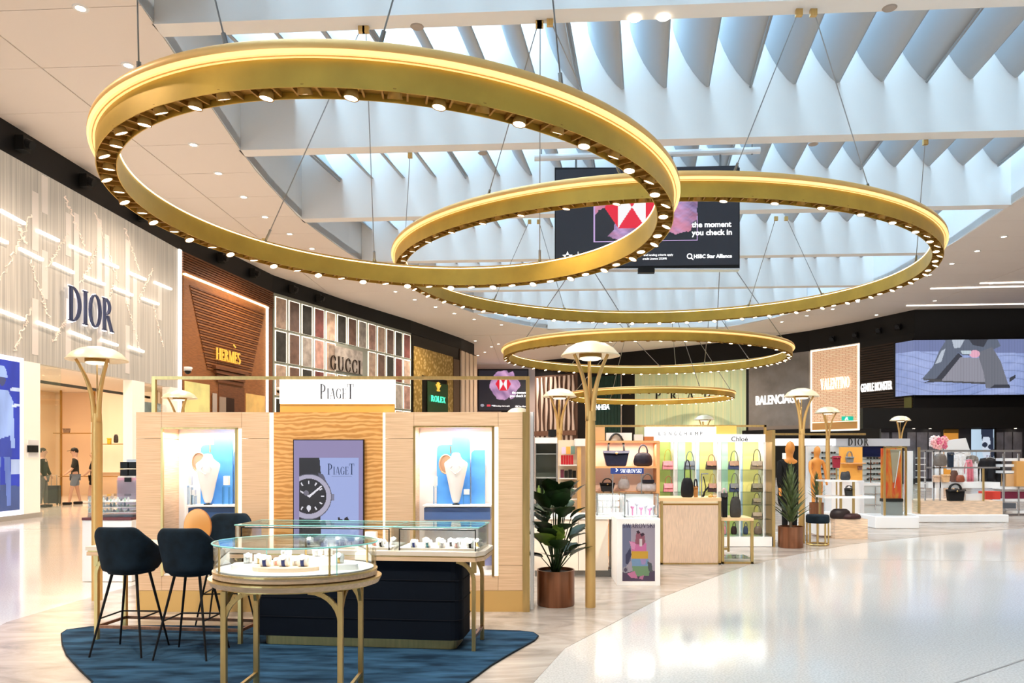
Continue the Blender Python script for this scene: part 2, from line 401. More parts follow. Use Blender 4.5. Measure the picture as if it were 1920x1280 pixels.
def stone_mat():
    m = bpy.data.materials.new('veined_beige_stone'); m.use_nodes = True; N = m.node_tree.nodes; L = m.node_tree.links; b = N['Principled BSDF']
    tc = N.new('ShaderNodeTexCoord'); mp = N.new('ShaderNodeMapping'); mp.inputs['Scale'].default_value = (.8, 1.9, 1); mp.inputs['Rotation'].default_value = (0, 0, -.15)
    n = N.new('ShaderNodeTexNoise'); n.inputs['Scale'].default_value = 1.3; n.inputs['Detail'].default_value = 9; n.inputs['Roughness'].default_value = .65; n.inputs['Distortion'].default_value = 1.2
    L.new(tc.outputs['Object'], mp.inputs[0]); L.new(mp.outputs[0], n.inputs[0])
    c = N.new('ShaderNodeValToRGB'); e = c.color_ramp.elements; e[0].color = (.24, .20, .17, 1); e[0].position = .28; e[1].color = (.56, .49, .425, 1); e[1].position = .68
    x = e.new(.48); x.color = (.41, .35, .30, 1)
    L.new(n.outputs[0], c.inputs[0]); L.new(c.outputs[0], b.inputs['Base Color']); b.inputs['Roughness'].default_value = .22
    return m
fl = MB(); fl.box(-30, 45, -14, 90, -.1, 0); floor = struct(fl.build('floor', floor_mat()))
# island of veined stone under the kiosks, with the curved border
rb = [(-1.0, 4.4), (.0, 5.37), (.27, 6.33), (.85, 7.4), (1.47, 8.56), (2.3, 9.8), (3.14, 11), (4.4, 12.3), (5.8, 13.6), (8, 15.0), (10.8, 16.5), (16, 18.2), (24, 20), (34, 21)]
lb = [(-2.5, 3.6), (-3.7, 5.0), (-4.4, 5.75), (-4.95, 6.6), (-5.15, 7.3), (-5.1, 8.3), (-5.0, 9.3), (-5.1, 11), (-6, 14), (-6, 22), (-2, 40), (4, 52), (20, 44)]
isl = MB(); isl.prism(rb+[(34, 34)]+lb[::-1], -.002, .003); struct(isl.build('floor_stone_island', stone_mat(), floor)); bpy.data.objects['floor_stone_island'].name = 'stone_inlay'
jb = MB()
for p, q in [((1.3, 11.9), (22, 10.4)), ((-8.0, 6.4), (-4.6, 6.75)), ((-8.0, 6.1), (-4.75, 6.45)), ((1.9, 4.6), (7.2, 8.2)), ((-13, 16.5), (-6, 15.9))]:
    jb.bar((p[0], p[1], .0005), (q[0], q[1], .0005), .018, .002)
jb.build('floor_joint', mat('floor_joint_grey', (.30, .27, .25), .4), floor)

# ---- ceiling panels either side of the skylight
XLt = [(-14, -6.5), (2, -6.5), (13.4, -7.15), (20.7, -8.0), (25.4, -8.1), (29.6, -7.6), (33, -7.0), (38.5, -5.4), (44.7, -2.8), (48.5, .2), (50.5, 3), (51.3, 6)]
XRt = [(-14, 12.5), (2, 12.5), (13, 14), (23, 15.3), (30, 16.3), (36, 16.6), (42, 15.8), (47, 14), (50, 11.5), (51.3, 8)]
def XL(y): return float(np.interp(y, *zip(*XLt)))
def XR(y): return float(np.interp(y, *zip(*XRt)))
def yb(yp, x): return yp+KB*x
ceiling = bpy.data.objects.new('ceiling', None); C.objects.link(ceiling); ceiling['kind'] = 'structure'
cp = MB(); cp.box(-30, 45, -14, 90, 13.3, 13.31)
YE = 51.3
seams = [-14]+[-.85+2.0*k for k in range(0, 27)]
def cpanel(pts):
    b = MB(); n = len(pts); cx = sum(p[0] for p in pts)/n; cy = sum(p[1] for p in pts)/n
    def shr(p):
        v = Vector((cx-p[0], cy-p[1])); d = v.length or 1
        return (p[0]+v.x/d*.016, p[1]+v.y/d*.016)
    b.prism([shr(p) for p in pts], CEIL, CEIL+.03); return b.build('ceiling_panel', cream, ceiling)
for a, b_ in zip(seams[:-1], seams[1:]):
    if a >= YE: break
    b_ = min(b_, YE)
    for xs in ((-17, -10.4), (-10.4, None)):
        x0 = xs[0]; xa, xb = (XL(a), XL(b_)) if xs[1] is None else (xs[1], xs[1])
        cpanel([(x0, yb(a, x0)), (xa, yb(a, xa)), (xb, yb(b_, xb)), (x0, yb(b_, x0))])
    for k, xs in enumerate(((None, 21.5), (21.5, 31), (31, 42))):
        x1 = xs[1]; xa, xb = (XR(a), XR(b_)) if xs[0] is None else (xs[0], xs[0])
        cpanel([(xa, yb(a, xa)), (x1, yb(a, x1)), (x1, yb(b_, x1)), (xb, yb(b_, xb))])
for a in np.arange(YE, 86, 3.0):
    for x0, x1 in ((-17, -3), (-3, 11), (11, 26)): cpanel([(x0, yb(a, x0)), (x1, yb(a, x1)), (x1, yb(a+3, x1)), (x0, yb(a+3, x0))])
# slab above the panels (keeps daylight out except through the opening) and the opening's upstand
ys = [y for y in np.arange(-14, YE+.01, 2.0)]+[YE]
sl = MB(); up = MB()
for a, b_ in zip(ys[:-1], ys[1:]):
    if b_-a < .01: continue
    for o0, o1, far in ((XL(a), XL(b_), -30), (XR(a), XR(b_), 46)):
        q = [(far, yb(a, far)), (o0, yb(a, o0)), (o1, yb(b_, o1)), (far, yb(b_, far))]
        sl.prism(q if far < 0 else q[::-1], CEIL+.05, CEIL+.3)
        s_ = -1 if far < 0 else 1
        q = [(o0, yb(a, o0)), (o1, yb(b_, o1)), (o1+.2*s_, yb(b_, o1)), (o0+.2*s_, yb(a, o0))]
        up.prism(q if far > 0 else q[::-1], CEIL+.04, 13.6)
sl.box(-30, 46, YE-1.1, 95, CEIL+.06, CEIL+.3)
up.box(2, 12, YE-.9, YE-.7, CEIL, 13.6)
sl.box(-30, 46, -14.2, -4, CEIL+.06, CEIL+.3)
up.box(-7, 13, -4.1, -3.9, CEIL, 13.6)
sl.build('ceiling_slab', cream, ceiling); up.build('skylight_upstand', skyw, ceiling)
# ---- beams across the skylight
BEAMS = [8.1+5.85*k for k in range(-2, 8)]
beamm = mat('beam_white', (.86, .84, .81), .6)
for y in BEAMS:
    if y > YE-1: continue
    b = MB(); xa, xb = XL(y)-.03, XR(y)+.03
    b.hull2([(xa, yb(y, xa)-.22, CEIL), (xb, yb(y, xb)-.22, CEIL), (xb, yb(y, xb)+.22, CEIL), (xa, yb(y, xa)+.22, CEIL)],
            [(xa, yb(y, xa)-.22, 13.5), (xb, yb(y, xb)-.22, 13.5), (xb, yb(y, xb)+.22, 13.5), (xa, yb(y, xa)+.22, 13.5)])
    b.build('skylight_beam', beamm, ceiling)
# ---- curved daylight blades between the beams
sec = [(0, 0), (-.16, .14), (-.35, .38), (-.53, .66), (-.67, .94), (-.79, 1.24), (-.87, 1.5), (-.94, 2.0)]
fb = MB(); fb.smooth = True
L_ = 5.85-.40; n = len(sec); vs = []
for t in (0, 1):
    for sgn in (0, .07):
        for x, z in sec: vs.append((x+sgn+.149*(t-.5)*L_, (t-.5)*L_, z+ (0 if sgn == 0 else .02)))
fs = []
for i in range(n-1):
    fs += [(i, 2*n+i, 2*n+i+1, i+1), (n+i, n+i+1, 3*n+i+1, 3*n+i)]
fs += [(0, n, 3*n, 2*n), (n-1, 2*n+n-1, 3*n+n-1, 2*n-1)]
fb.add(vs, fs)
fin0 = None
finm = mat('blade_shaded_white', (.43, .46, .49), .65)  # greyed base colour carries the shade on the white blades
for bi in range(len(BEAMS)-1):
    y0, y1 = BEAMS[bi], BEAMS[bi+1]
    if y1 > YE+6: continue
    for k in range(-20, 16):
        xm = 7.76+1.094*k; ym = (y0+y1)/2; x = xm+.149*(ym-19.5)
        if x-1.0 < max(XL(y0), XL(y1))-1.2 or x > min(XR(y0), XR(y1))+1.2: continue
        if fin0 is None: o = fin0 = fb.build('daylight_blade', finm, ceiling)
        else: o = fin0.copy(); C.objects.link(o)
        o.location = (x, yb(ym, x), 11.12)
# fine hanging pipes on every fourth blade
for bi in (3, 4):
    ym = (BEAMS[bi]+BEAMS[bi+1])/2
    for k in (-14, -10, -6, -2, 2, 6):
        x = 7.76+1.094*k+.149*(ym-19.5)
        if x < XL(ym) or x > XR(ym): continue
        b = MB(); b.tube([(x-.39, ym-2.6+KB*x, 11.05), (x+.39, ym+2.6+KB*x, 11.05)], .035, 6); b.build('sprinkler_pipe', steel, ceiling)
# ---- downlights
dl = MB(); dl.lathe([(.0, -.012), (.085, -.012)], (0, 0, 0), 16); dl.cur = 1; dl.lathe([(.085, -.014), (.13, -.018), (.14, 0)], (0, 0, 0), 16)
dlo = None; glow = mat('downlight_glow', (1, .9, .75), emit=14, ecol=(1, .86, .66))
spots = []
for k in range(6, 25):
    y = -.85+2.0*k+.0; x = XL(y)-1.15; spots.append((x, yb(y, x), 'left edge of the skylight'))
    x = XR(y)+1.5; spots.append((x, yb(y, x), 'right edge of the skylight'))
    if k % 2: x = XR(y)+5.5; spots.append((x, yb(y, x), 'outer right ceiling'))
spots += [(a, b, 'far ceiling above the wall television') for a, b in ((-4.2, 54), (-2.6, 55.5), (-3.2, 57), (-3.9, 60), (-4.6, 62))]
ocnt = {}
ORD = 'nearest second third fourth fifth sixth seventh eighth ninth tenth eleventh twelfth thirteenth fourteenth fifteenth sixteenth seventeenth eighteenth nineteenth twentieth'.split()
for x, y, row in spots:
    ocnt[row] = ocnt.get(row, -1)+1
    if dlo is None: o = dlo = tag(dl.build('downlight', [glow, white]), '', 'light')
    else: o = dlo.copy(); C.objects.link(o)
    o.location = (x, y, CEIL); o['label'] = f'recessed round ceiling downlight, {ORD[ocnt[row]]} from the camera, {row}'; o['group'] = 'downlights in the ceiling seams'
# sensors and lights on the beam undersides
for px, py, lit in ((782, 50, 0), (1190, 34, 1), (1244, 32, 1), (1668, 15, 0), (905, 287, 0), (1525, 270, 0)):
    Y = 11410/(850-py); x = (px-1000)*Y/1400; b = MB()
    b.lathe([(0, -.02), (.11, -.02), (.13, 0)], (x, Y, CEIL), 18)
    o = b.build('beam_downlight' if lit else 'ceiling_speaker', glow if lit else mat('speaker_grille', (.42, .36, .31), .7))
    rebase(o, (x, Y, CEIL))
    tag(o, {782: 'round grille speaker under the front beam above the largest gold ring', 1190: 'left one of two lit downlights under the front beam', 1244: 'right one of two lit downlights under the front beam', 1668: 'round grille speaker at the right end of the front beam', 905: 'round grille speaker under the second beam left of the hanging screen', 1525: 'round grille speaker under the second beam right of the hanging screen'}[px], 'light' if lit else 'speaker')
# linear lights at right ceiling
for i, (a, b_) in enumerate((((1745, 578 - 38), (1990, 534)), ((1838, 530), (2000, 526)), ((1700, 572), (1990, 568)))):
    pa = Vector(((a[0]-1000)*11410/(850-a[1])/1400, 11410/(850-a[1]), CEIL-.03)); pb = Vector(((b_[0]-1000)*11410/(850-b_[1])/1400, 11410/(850-b_[1]), CEIL-.03))
    m = MB(); m.bar(pa, pb, .12, .03); o = m.build('linear_light', led_white); rebase(o, pa)
    tag(o, ['long slim ceiling light over the right side, middle one', 'long slim ceiling light over the right side, nearest one', 'long slim ceiling light nearest the black corner with the big screen'][i], 'light')

# ---- boundary walls
def wallmesh(name, pts, z0, z1, m, th=.25):
    b = MB()
    for (x0, y0), (x1, y1) in zip(pts[:-1], pts[1:]):
        d = Vector((x1-x0, y1-y0)).normalized(); nn = Vector((-d.y, d.x))*th
        b.hull2([(x0, y0, z0), (x1, y1, z0), (x1+nn.x, y1+nn.y, z0), (x0+nn.x, y0+nn.y, z0)], [(x0, y0, z1), (x1, y1, z1), (x1+nn.x, y1+nn.y, z1), (x0+nn.x, y0+nn.y, z1)])
    return struct(b.build(name, m))
LW = [(-13.2, -14), (-13.05, 10), (-12.8, 27.1), (-11.9, 34.1), (-9.9, 40), (-7.5, 45.7), (-5.1, 52.8), (-4.4, 55.6)]
def RWp(px, Y): return ((px-1000)*Y/1400, Y)
RW = [RWp(1003, 66), RWp(1083, 63), RWp(1190, 59.5), RWp(1400, 53.6), RWp(1517, 49.6), RWp(1612, 46.1), RWp(1715, 42.3)]
off = .35
wallmesh('wall_back', [(44, -13.9), (-16, -13.9)][::-1], 0, CEIL, cream)
bulk = mat('black_bulkhead', (.008, .008, .009), .5)
wallmesh('trim_1', LW, 9.02, CEIL, bulk, .8)
wallmesh('wall_left', [(-20, -14), (-20, 31), (-13.2, 31)]+[(x-.9, y) for x, y in LW[3:]], 0, CEIL, mat('plain_wall', (.6, .55, .5), .7))
wallmesh('wall_right_side', [RW[-1], (27.5, 41.9), (44, 40.8), (44, -14)], 0, CEIL, mat('dark_far_wall', (.012, .012, .013), .5)).name = 'wall_side'
bo = wallmesh('trim_2', RW, 8.45, CEIL, bulk, .8)
wallmesh('wall_right_far', [(x+.3, y+.9) for x, y in RW], 0, CEIL, bulk).name = 'wall_right'
wallmesh('wall_far', [(-6.5, 68.4), (1.5, 68.4)], 0, CEIL, mat('pale_pink_wall', (.70, .56, .50), .7))
wallmesh('wall_side', [(-5.4, 55.6), (-5.4, 68.5)], 0, CEIL, mat('pale_pink_wall', (.70, .56, .50), .7))
# black spot heads along the left bulkhead
sp0 = None
for px, py in ((42, 283), (160, 350), (268, 420), (415, 490), (475, 518), (548, 545), (598, 560)):
    W_ = Pl(LW[1], LW[2]) if px < 340 else (Pl(LW[2], LW[3]) if px < 510 else Pl(LW[3], LW[4]))
    p = W_.pt(px, py, .12); z = 9.42
    if sp0 is None:
        b = MB(); b.box(-.1, .12, -.14, .14, -.2, .16); b.cur = 1; b.tube([(.1, 0, 0), (.26, 0, -.06)], .12, 14)
        sp0 = b.build('wall_spotlight', [black, blackmetal]); o = sp0
    else: o = sp0.copy(); C.objects.link(o)
    o.location = (p.x, p.y, z); tag(o, f'small black spotlight head on the left black band, {ORD[[42, 160, 268, 415, 475, 548, 598].index(px)]} from the camera', 'spotlight', 'black spotlight heads on the left band')
for px in (1560, 1603, 1647, 1683):
    W_ = Pl(RW[5], RW[6]) if px > 1612 else Pl(RW[4], RW[5])
    p = W_.pt(px, 620, .12); o = sp0.copy(); C.objects.link(o); o.location = (p.x, p.y, 9.0); o.rotation_euler = (0, 0, -2.2)
    tag(o, f'small black spotlight head on the right black band, {["first", "second", "third", "fourth"][[1560, 1603, 1647, 1683].index(px)]} from the left', 'spotlight', 'black spotlight heads on the right band')

# ================================================================ RING CHANDELIERS
ZR = 5.1
can = MB(); can.smooth = True; can.lathe([(.085, .14), (.112, .0), (.10, 0), (.085, .03)], (0, 0, 0), 14); can.cur = 1; can.lathe([(0, .010), (.10, .006)], (0, 0, 0), 14)
can_mesh = fin_mesh = None
def chandelier(X, D, R, ta, tb, zb, lamps, cables, label, ps=1.):
    global can_mesh, fin_mesh
    t = thing('ring_chandelier', label, 'chandelier', (X, D, zb), 0, 'gold ring chandeliers under the skylight')
    def sweep(name, prof, m, n=144, parent=t):
        b = MB(); b.smooth = True; k = len(prof); vs = []
        for i in range(n):
            a = 2*math.pi*i/n
            for r, z in prof:
                x, y = (R+r*ps)*math.cos(a), (R+r*ps)*math.sin(a); vs.append((x, y, z*ps+ta*x+tb*y))
        fs = [(i*k+j, ((i+1) % n)*k+j, ((i+1) % n)*k+(j+1) % k, i*k+(j+1) % k) for i in range(n) for j in range(k)]
        b.add(vs, fs); o = b.build(name, m, parent, world=False)
        o.data.shade_flat() if False else None
        e = o.modifiers.new('edge', 'EDGE_SPLIT'); e.split_angle = math.radians(35); return o
    h = .175
    band = sweep('ring_band', [(h, 0), (h, .40), (h, .50), (-h, .50), (-h, 0), (-h+.015, 0), (-h+.015, .13), (h-.015, .13), (h-.015, 0)], ringgold)
    sweep('upper_lip', [(h+.002, .42), (h+.055, .42), (h+.06, .445), (h+.095, .45), (h+.125, .50), (h+.135, .55), (h+.125, .60), (h+.09, .645), (h+.04, .66), (h+.002, .65)], ringlip)
    sweep('light_diffuser', [(h+.05, .43), (h+.10, .43), (h+.135, .485), (h+.10, .50)], led_amber)
    sweep('light_strip', [(h+.004, .412), (h+.004, .418), (h+.04, .418), (h+.04, .412)], led_amber)
    sweep('light_strip', [(-h-.002, .48), (-h-.002, .50), (-h-.016, .50), (-h-.016, .485)], led_warm)
    sweep('channel', [(h-.03, .10), (-h+.03, .10), (-h+.03, .115), (h-.03, .115)], darkgold)
    for i in range(lamps):
        a = 2*math.pi*(i+.35)/lamps; r = R+(.035 if i % 2 else -.035); x, y = r*math.cos(a), r*math.sin(a)
        if can_mesh is None:
            o = can.build('spot_lamp', [darkgold, lamp_glow], t, world=False); can_mesh = o.data
        else:
            o = bpy.data.objects.new('spot_lamp', can_mesh); C.objects.link(o); o.parent = t
        o.location = (x, y, -.035+ta*x+tb*y); o.rotation_euler = (.42 if i % 2 else -.15, 0, a+math.pi/2 if i % 2 else a); o.scale = (ps, ps, ps)
        # divider fin
    for i in range(lamps):
        for da in (.28, .72):
            a = 2*math.pi*(i+.35+da)/lamps; c, s_ = math.cos(a), math.sin(a)
            p = Vector((R*c, R*s_, .065+ta*R*c+tb*R*s_)); q = Vector((c, s_, 0))
            if fin_mesh is None:
                f_ = MB(); f_.box(-.155, .155, -.015, .015, -.055, .055); o = f_.build('divider_fin', darkgold, t, world=False); fin_mesh = o.data
            else: o = bpy.data.objects.new('divider_fin', fin_mesh); C.objects.link(o); o.parent = t
            o.location = p; o.rotation_euler = (0, 0, a); o.scale = (ps, ps, ps)
    cab = MB(); br = MB()
    for (rx, ry), att in cables:
        # ring-top point on the lip: ray at height zb+.62
        Zt = zb+.62*ps-EYE; Y = F*Zt/(HZ-ry); p = Vector(((rx-CX)*Y/F, Y, zb+.60))
        v = Vector((p.x-X, p.y-D)); v.normalize(); p = Vector((X+v.x*R, D+v.y*R, zb+.50*ps)); p.z += ta*v.x*R+tb*v.y*R
        if len(att) == 2:
            Yb = F*(CEIL-EYE)/(HZ-att[1]); q = Vector(((att[0]-CX)*Yb/F, Yb, CEIL))
        else: q = Vector(att)
        c = MB(); c.tube([p, q], .011 if Y < 30 else .02, 5); e = p+(q-p).normalized()*.35; c.tube([p, p+(q-p)*.01, e], .028, 6)
        c.build('hanging_cable', steel, t)
        b = MB(); b.box(p.x-.04, p.x+.04, p.y-.04, p.y+.04, p.z-.02, p.z+.14*ps); b.build('cable_bracket', brass, t)
        b = MB(); b.box(q.x-.06, q.x+.06, q.y-.04, q.y+.04, q.z-.12, q.z+.02); b.build('beam_bracket', brass, t)
    return t
chandelier(-.564*4.1, 3.241*4.1, 1.12*4.1, -.032, -.020, 5.75, 56,
    [((205, 160), (-4.5, 8.35, 9.8)), ((385, 90), (-4.3, 8.35, 9.8)), ((698, 85), (-.6, 8.1, 9.8)), ((1075, 165), (-.1, 8.1, 9.8)), ((520, 445), (678, 50)), ((698, 495), (686, 50)), ((1042, 488), (1013, 40))],
    'largest gold ring chandelier, nearest the camera and leftmost, over the jewellery kiosk', .8)
chandelier(.701*5.3, 4.346*5.3, 1.455*5.3, -.012, .011, 6.95, 88,
    [((1367, 325), (1498, 18)), ((1629, 352), (1525, 18)), ((905, 370), (1010, 40)), ((1172, 335), (1031, 37)), ((934, 565), (993, 413)), ((1068, 578), (1010, 413)), ((1394, 568), (1455, 407)), ((1542, 548), (1474, 407)), ((1720, 485), (1735, 263)), ((771, 497), (769, 288))],
    'second gold ring chandelier, in front of the big hanging screen', .8)
chandelier(1.186*ZR, 8.003*ZR, 1.477*ZR, -.009, .008, 6.75, 84,
    [((1010, 640), (1085, 488)), ((1190, 625), (1100, 488)), ((1433, 640), (1365, 486)), ((1310, 626), (1350, 486)), ((1040, 690), (1130, 590)), ((1250, 697), (1145, 590)), ((1360, 690), (1330, 588)), ((1455, 675), (1345, 588))],
    'third gold ring chandelier, smaller looking, above the lit handbag shelves', .85)
chandelier(8.0, 51, 5.45, 0, 0, 5.34, 60,
    [((1100, 735), (1190, 600)), ((1285, 729), (1270, 600)), ((1345, 733), (1285, 600)), ((1110, 752), (1180, 600)), ((1300, 752), (1260, 600))],
    'farthest gold ring chandelier, low in front of the pale green shop front', .66)

# ================================================================ HANGING SCREEN
hp = Pl((0, 22.7), (10, 22.1))
ts = thing('hanging_screen', 'huge black video screen with red and white logo hanging under the skylight', 'screen', hp.pt(1213, 500))
R1(hp, 'screen_cabinet', black, 1040, 314, 1387, 503, ts, 0, .35)
def polyl(x0, y0, w, h, pts): return [(x0+p[0]*w, y0+p[1]*h) for p in pts]
def hsbc(cx, cy, w, h, shear=0.):
    r = (.80, .01, .04); o = [('p', [(cx-w/2, cy-h/2), (cx+w/2, cy-h/2), (cx+w/2, cy+h/2), (cx-w/2, cy+h/2)], (.95, .93, .95))]
    o += [('p', [(cx-w/2, cy+h/2), (cx+w/2, cy+h/2), (cx, cy)], r), ('p', [(cx-w/2, cy-h/2), (cx+w/2, cy-h/2), (cx, cy)], r),
          ('p', [(cx-w/2, cy+h/2), (cx-w/2, cy-h/2), (cx-w, cy)], r), ('p', [(cx+w/2, cy+h/2), (cx+w/2, cy-h/2), (cx+w, cy)], r)]
    return o
def astro(U, V, img):
    # violet and rose folds of a suited figure behind the logo, in a rounded frame
    inn = (U > .21) & (U < .78) & (V > .25) & (V < .87)
    n1 = noise2(U, V, 24, 3); n2 = noise2(U, V, 40, 9)
    fig = inn & ((((U-.40)/.21)**2+((V-.58)/.33)**2 < 1+.25*n1) | (((U-.66)/.13)**2+((V-.60)/.27)**2 < 1+.3*n1))
    t = np.clip(.5+.5*n2, 0, 1)[..., None]
    col = np.array([.62, .42, .78])*t+np.array([.08, .05, .14])*(1-t)
    rose = np.clip(.5+n1, 0, 1)[..., None]*.6; col = col*(1-rose)+np.array([.80, .22, .26])*rose
    img = np.where(fig[..., None], col, img)
    hole = (((U-.27)/.055)**2+((V-.45)/.15)**2 < 1+.3*n2); img = np.where((hole & inn)[..., None], np.array([.012, .012, .02]), img)
    edge = inn & ((abs(V-.255) < .006) | (abs(U-.213) < .003) | (abs(U-.777) < .003)) & ((U < .45) | (V < .5)); img = np.where(edge[..., None], np.array([.6, .4, .75]), img)
    return img
ops = [('f', astro)]+hsbc(.42, .60, .15, .42)
a, b_, c = hp.pt(1042, 501, .012), hp.pt(1385, 500, .012), hp.pt(1042, 318, .012)
b_.z = a.z; 
printed('screen_picture', screen_print, a, b_, c, 230, 124, ops, ts, (.008, .009, .018))
txw = mat('screen_text_white', (1, 1, 1), emit=.9)
xd = (hp.d.x, hp.d.y, 0)
def onp(pl, px, py, front): return pl.pt(px, py, front)
sans('the moment', txw, hp.pt(1297, 426, .02), xd, .16, (hp.pt(1371, 426)-hp.pt(1297, 426)).length, .01, ts, bold=.02)
sans('you check in', txw, hp.pt(1297, 441, .02), xd, .16, (hp.pt(1372, 441)-hp.pt(1297, 441)).length, .01, ts, bold=.02)
sans('HSBC Star Alliance', txw, hp.pt(1301, 484, .02), xd, .11, (hp.pt(1372, 484)-hp.pt(1301, 484)).length, .01, ts, bold=.02)
sans('and lending criteria apply', txw, hp.pt(1207, 480, .02), xd, .06, (hp.pt(1262, 480)-hp.pt(1207, 480)).length, .01, ts)
sans('credit Licence 232595', txw, hp.pt(1205, 487, .02), xd, .06, (hp.pt(1250, 487)-hp.pt(1205, 487)).length, .01, ts)
b = MB(); ce = hp.pt(1293, 480, .02); Xd = Vector(xd)
b.tube([ce+Xd*(.07*math.cos(k*.524))+Vector((0, 0, .07*math.sin(k*.524))) for k in range(12)], .014, 6, closed=True); b.tube([ce+Xd*.05-Vector((0, 0, .05)), ce+Xd*.11-Vector((0, 0, .11))], .014, 6); b.build('magnifier_symbol', txw, ts)
b = MB()
for k in range(5):
    a_ = math.radians(90+72*k); cc = hp.pt(1064, 481, .015)
    def q_(r, an): return cc+Xd*(r*math.cos(an))+Vector((0, 0, r*math.sin(an)))
    t3 = [q_(.16, a_), q_(.07, a_+.6), q_(.07, a_-.6)]; n3 = Vector((hp.n.x, hp.n.y, 0))*.01
    b.hull2(t3[::-1], [v+n3 for v in t3[::-1]])
R1(hp, 'divider_line', txw, 1083.5, 472, 1084.3, 490, ts, .02, .01)
b.build('star_symbol', txw, ts)
R1(hp, 'sensor_box', black, 1196, 503, 1227, 512, ts, .1, .2)
R1(hp, 'screen_trim', silver, 1040, 503, 1387, 505.5, ts, .02, .3)
b = MB(); b.tube([hp.pt(1002, 296, -.3), hp.pt(1425, 282, -.3)], .10, 10); b.build('support_tube', white, ts)
for px in (1080, 1170, 1260, 1350):
    b = MB(); p = hp.pt(px, 290, -.3); b.box(p.x-.03, p.x+.03, p.y-.03, p.y+.03, hp.pt(px, 318).z-.1, p.z); b.build('hanger', steel, ts)
for px in (1015, 1410):
    b = MB(); p = hp.pt(px, 290, -.3); b.box(p.x-.02, p.x+.02, p.y-.02, p.y+.02, p.z, 13.3); b.build('suspension_rod', steel, ts)
# ================================================================ SHOP FRONTS, LEFT SIDE
def front(name, label, pl, px, cat='shop front', group=None):
    p = pl.pt(px, 850); return thing(name, label, cat, (p.x, p.y, 0), 0, group)
def UR(pl, name, m, x0, x1, z0, z1, parent, fr=0., dp=.05, bevel=0., label=None):
    b = MB(); pl.urect(b, x0, x1, z0, z1, fr, dp); return b.build(name, m, parent, bevel=bevel, label=label)
D1 = Pl(LW[1], LW[2])
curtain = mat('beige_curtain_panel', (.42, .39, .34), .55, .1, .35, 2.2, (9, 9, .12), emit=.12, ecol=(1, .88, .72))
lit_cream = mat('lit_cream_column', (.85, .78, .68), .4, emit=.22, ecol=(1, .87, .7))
t = front('shop_front', 'tall beige shop front veined with glowing bars and diagonal light lines, navy serif letters', D1, 100)
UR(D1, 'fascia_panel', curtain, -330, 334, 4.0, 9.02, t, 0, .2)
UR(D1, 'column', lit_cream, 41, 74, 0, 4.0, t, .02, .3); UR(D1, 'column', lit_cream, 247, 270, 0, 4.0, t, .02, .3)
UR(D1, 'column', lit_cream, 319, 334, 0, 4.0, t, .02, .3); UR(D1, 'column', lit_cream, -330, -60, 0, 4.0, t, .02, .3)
UR(D1, 'edge_light', led_white, 334, 338, 0, 9.02, t, .06, .2)
UR(D1, 'plinth', mat('grey_plinth', (.45, .42, .38), .3), -330, 74, 0, .12, t, .08, .3)
for x0, y0, x1, y1 in [(-60, 360, -12, 387), (0, 394, 46, 419), (70, 432, 110, 451), (132, 461, 169, 477), (191, 488, 221, 501), (242, 511, 273, 524), (290, 529, 321, 542),
    (-30, 436, 14, 455), (37, 466, 80, 487), (101, 494, 138, 511), (160, 519, 196, 533), (215, 540, 248, 553), (267, 559, 297, 570),
    (0, 582, 45, 599), (70, 604, 108, 618), (132, 622, 169, 636), (190, 637, 220, 647), (242, 650, 269, 659)]:
    b = MB(); b.bar(D1.pt(x0, y0, .05), D1.pt(x1, y1, .05), .07, .07); b.build('light_bar', led_white, t)
glowline = mat('soft_light_line', (.55, .50, .45), emit=.16, ecol=(1, .84, .70))
for px, y0, y1 in [(66, 360, 470), (66, 560, 665), (84, 330, 400), (84, 470, 560), (128, 400, 480), (128, 560, 670), (143, 400, 560), (186, 410, 530), (186, 580, 690), (200, 440, 590), (239, 450, 570), (239, 610, 700), (253, 520, 650), (300, 530, 600)]:
    b = MB(); p = D1.pt(px, y0, .006); q = D1.pt(px, y1, .006); b.bar(q, p, .24, .01, (1, 0, 0)); b.build('light_streak', glowline, t)
vein = mat('sparkling_vein', (.72, .58, .48), emit=.26, ecol=(1, .80, .66))
for x0, y0, x1, y1 in [(60, 400, 0, 530), (121, 367, 158, 462), (127, 437, 87, 508), (56, 488, 93, 598), (180, 400, 222, 528), (186, 460, 152, 530), (234, 428, 262, 508), (287, 505, 259, 565), (288, 570, 306, 652), (60, 575, 28, 655), (125, 600, 100, 640), (215, 530, 200, 575), (236, 560, 262, 655), (35, 425, 48, 455)]:
    b = MB(); n_ = 44; a = D1.pt(x0, y0, .012); c = D1.pt(x1, y1, .012); pts = []
    for k in range(n_+1):
        p = a.lerp(c, k/n_); pts.append(p+Vector((0, rnd.uniform(-.075, .075), rnd.uniform(-.05, .05))))
    b.tube(pts, [rnd.uniform(.006, .022) for _ in pts], 5); b.build('light_vein', vein, t)
xd = (D1.d.x, D1.d.y, 0); wD = (D1.pt(208, 600)-D1.pt(127, 600)).length
navyl = mat('navy_letter', (.03, .04, .10), .3)
lettering('DIOR', mat('letter_halo', (1, 1, 1), emit=1.0, ecol=(.86, .86, 1)), D1.pt(126.3, 602, .06), xd, 1.02, wD*1.02, .03, t, .10, name='letter_halo', join=True)
lettering('DIOR', navyl, D1.pt(127, 600, .12), xd, .96, wD, .06, t, .10)
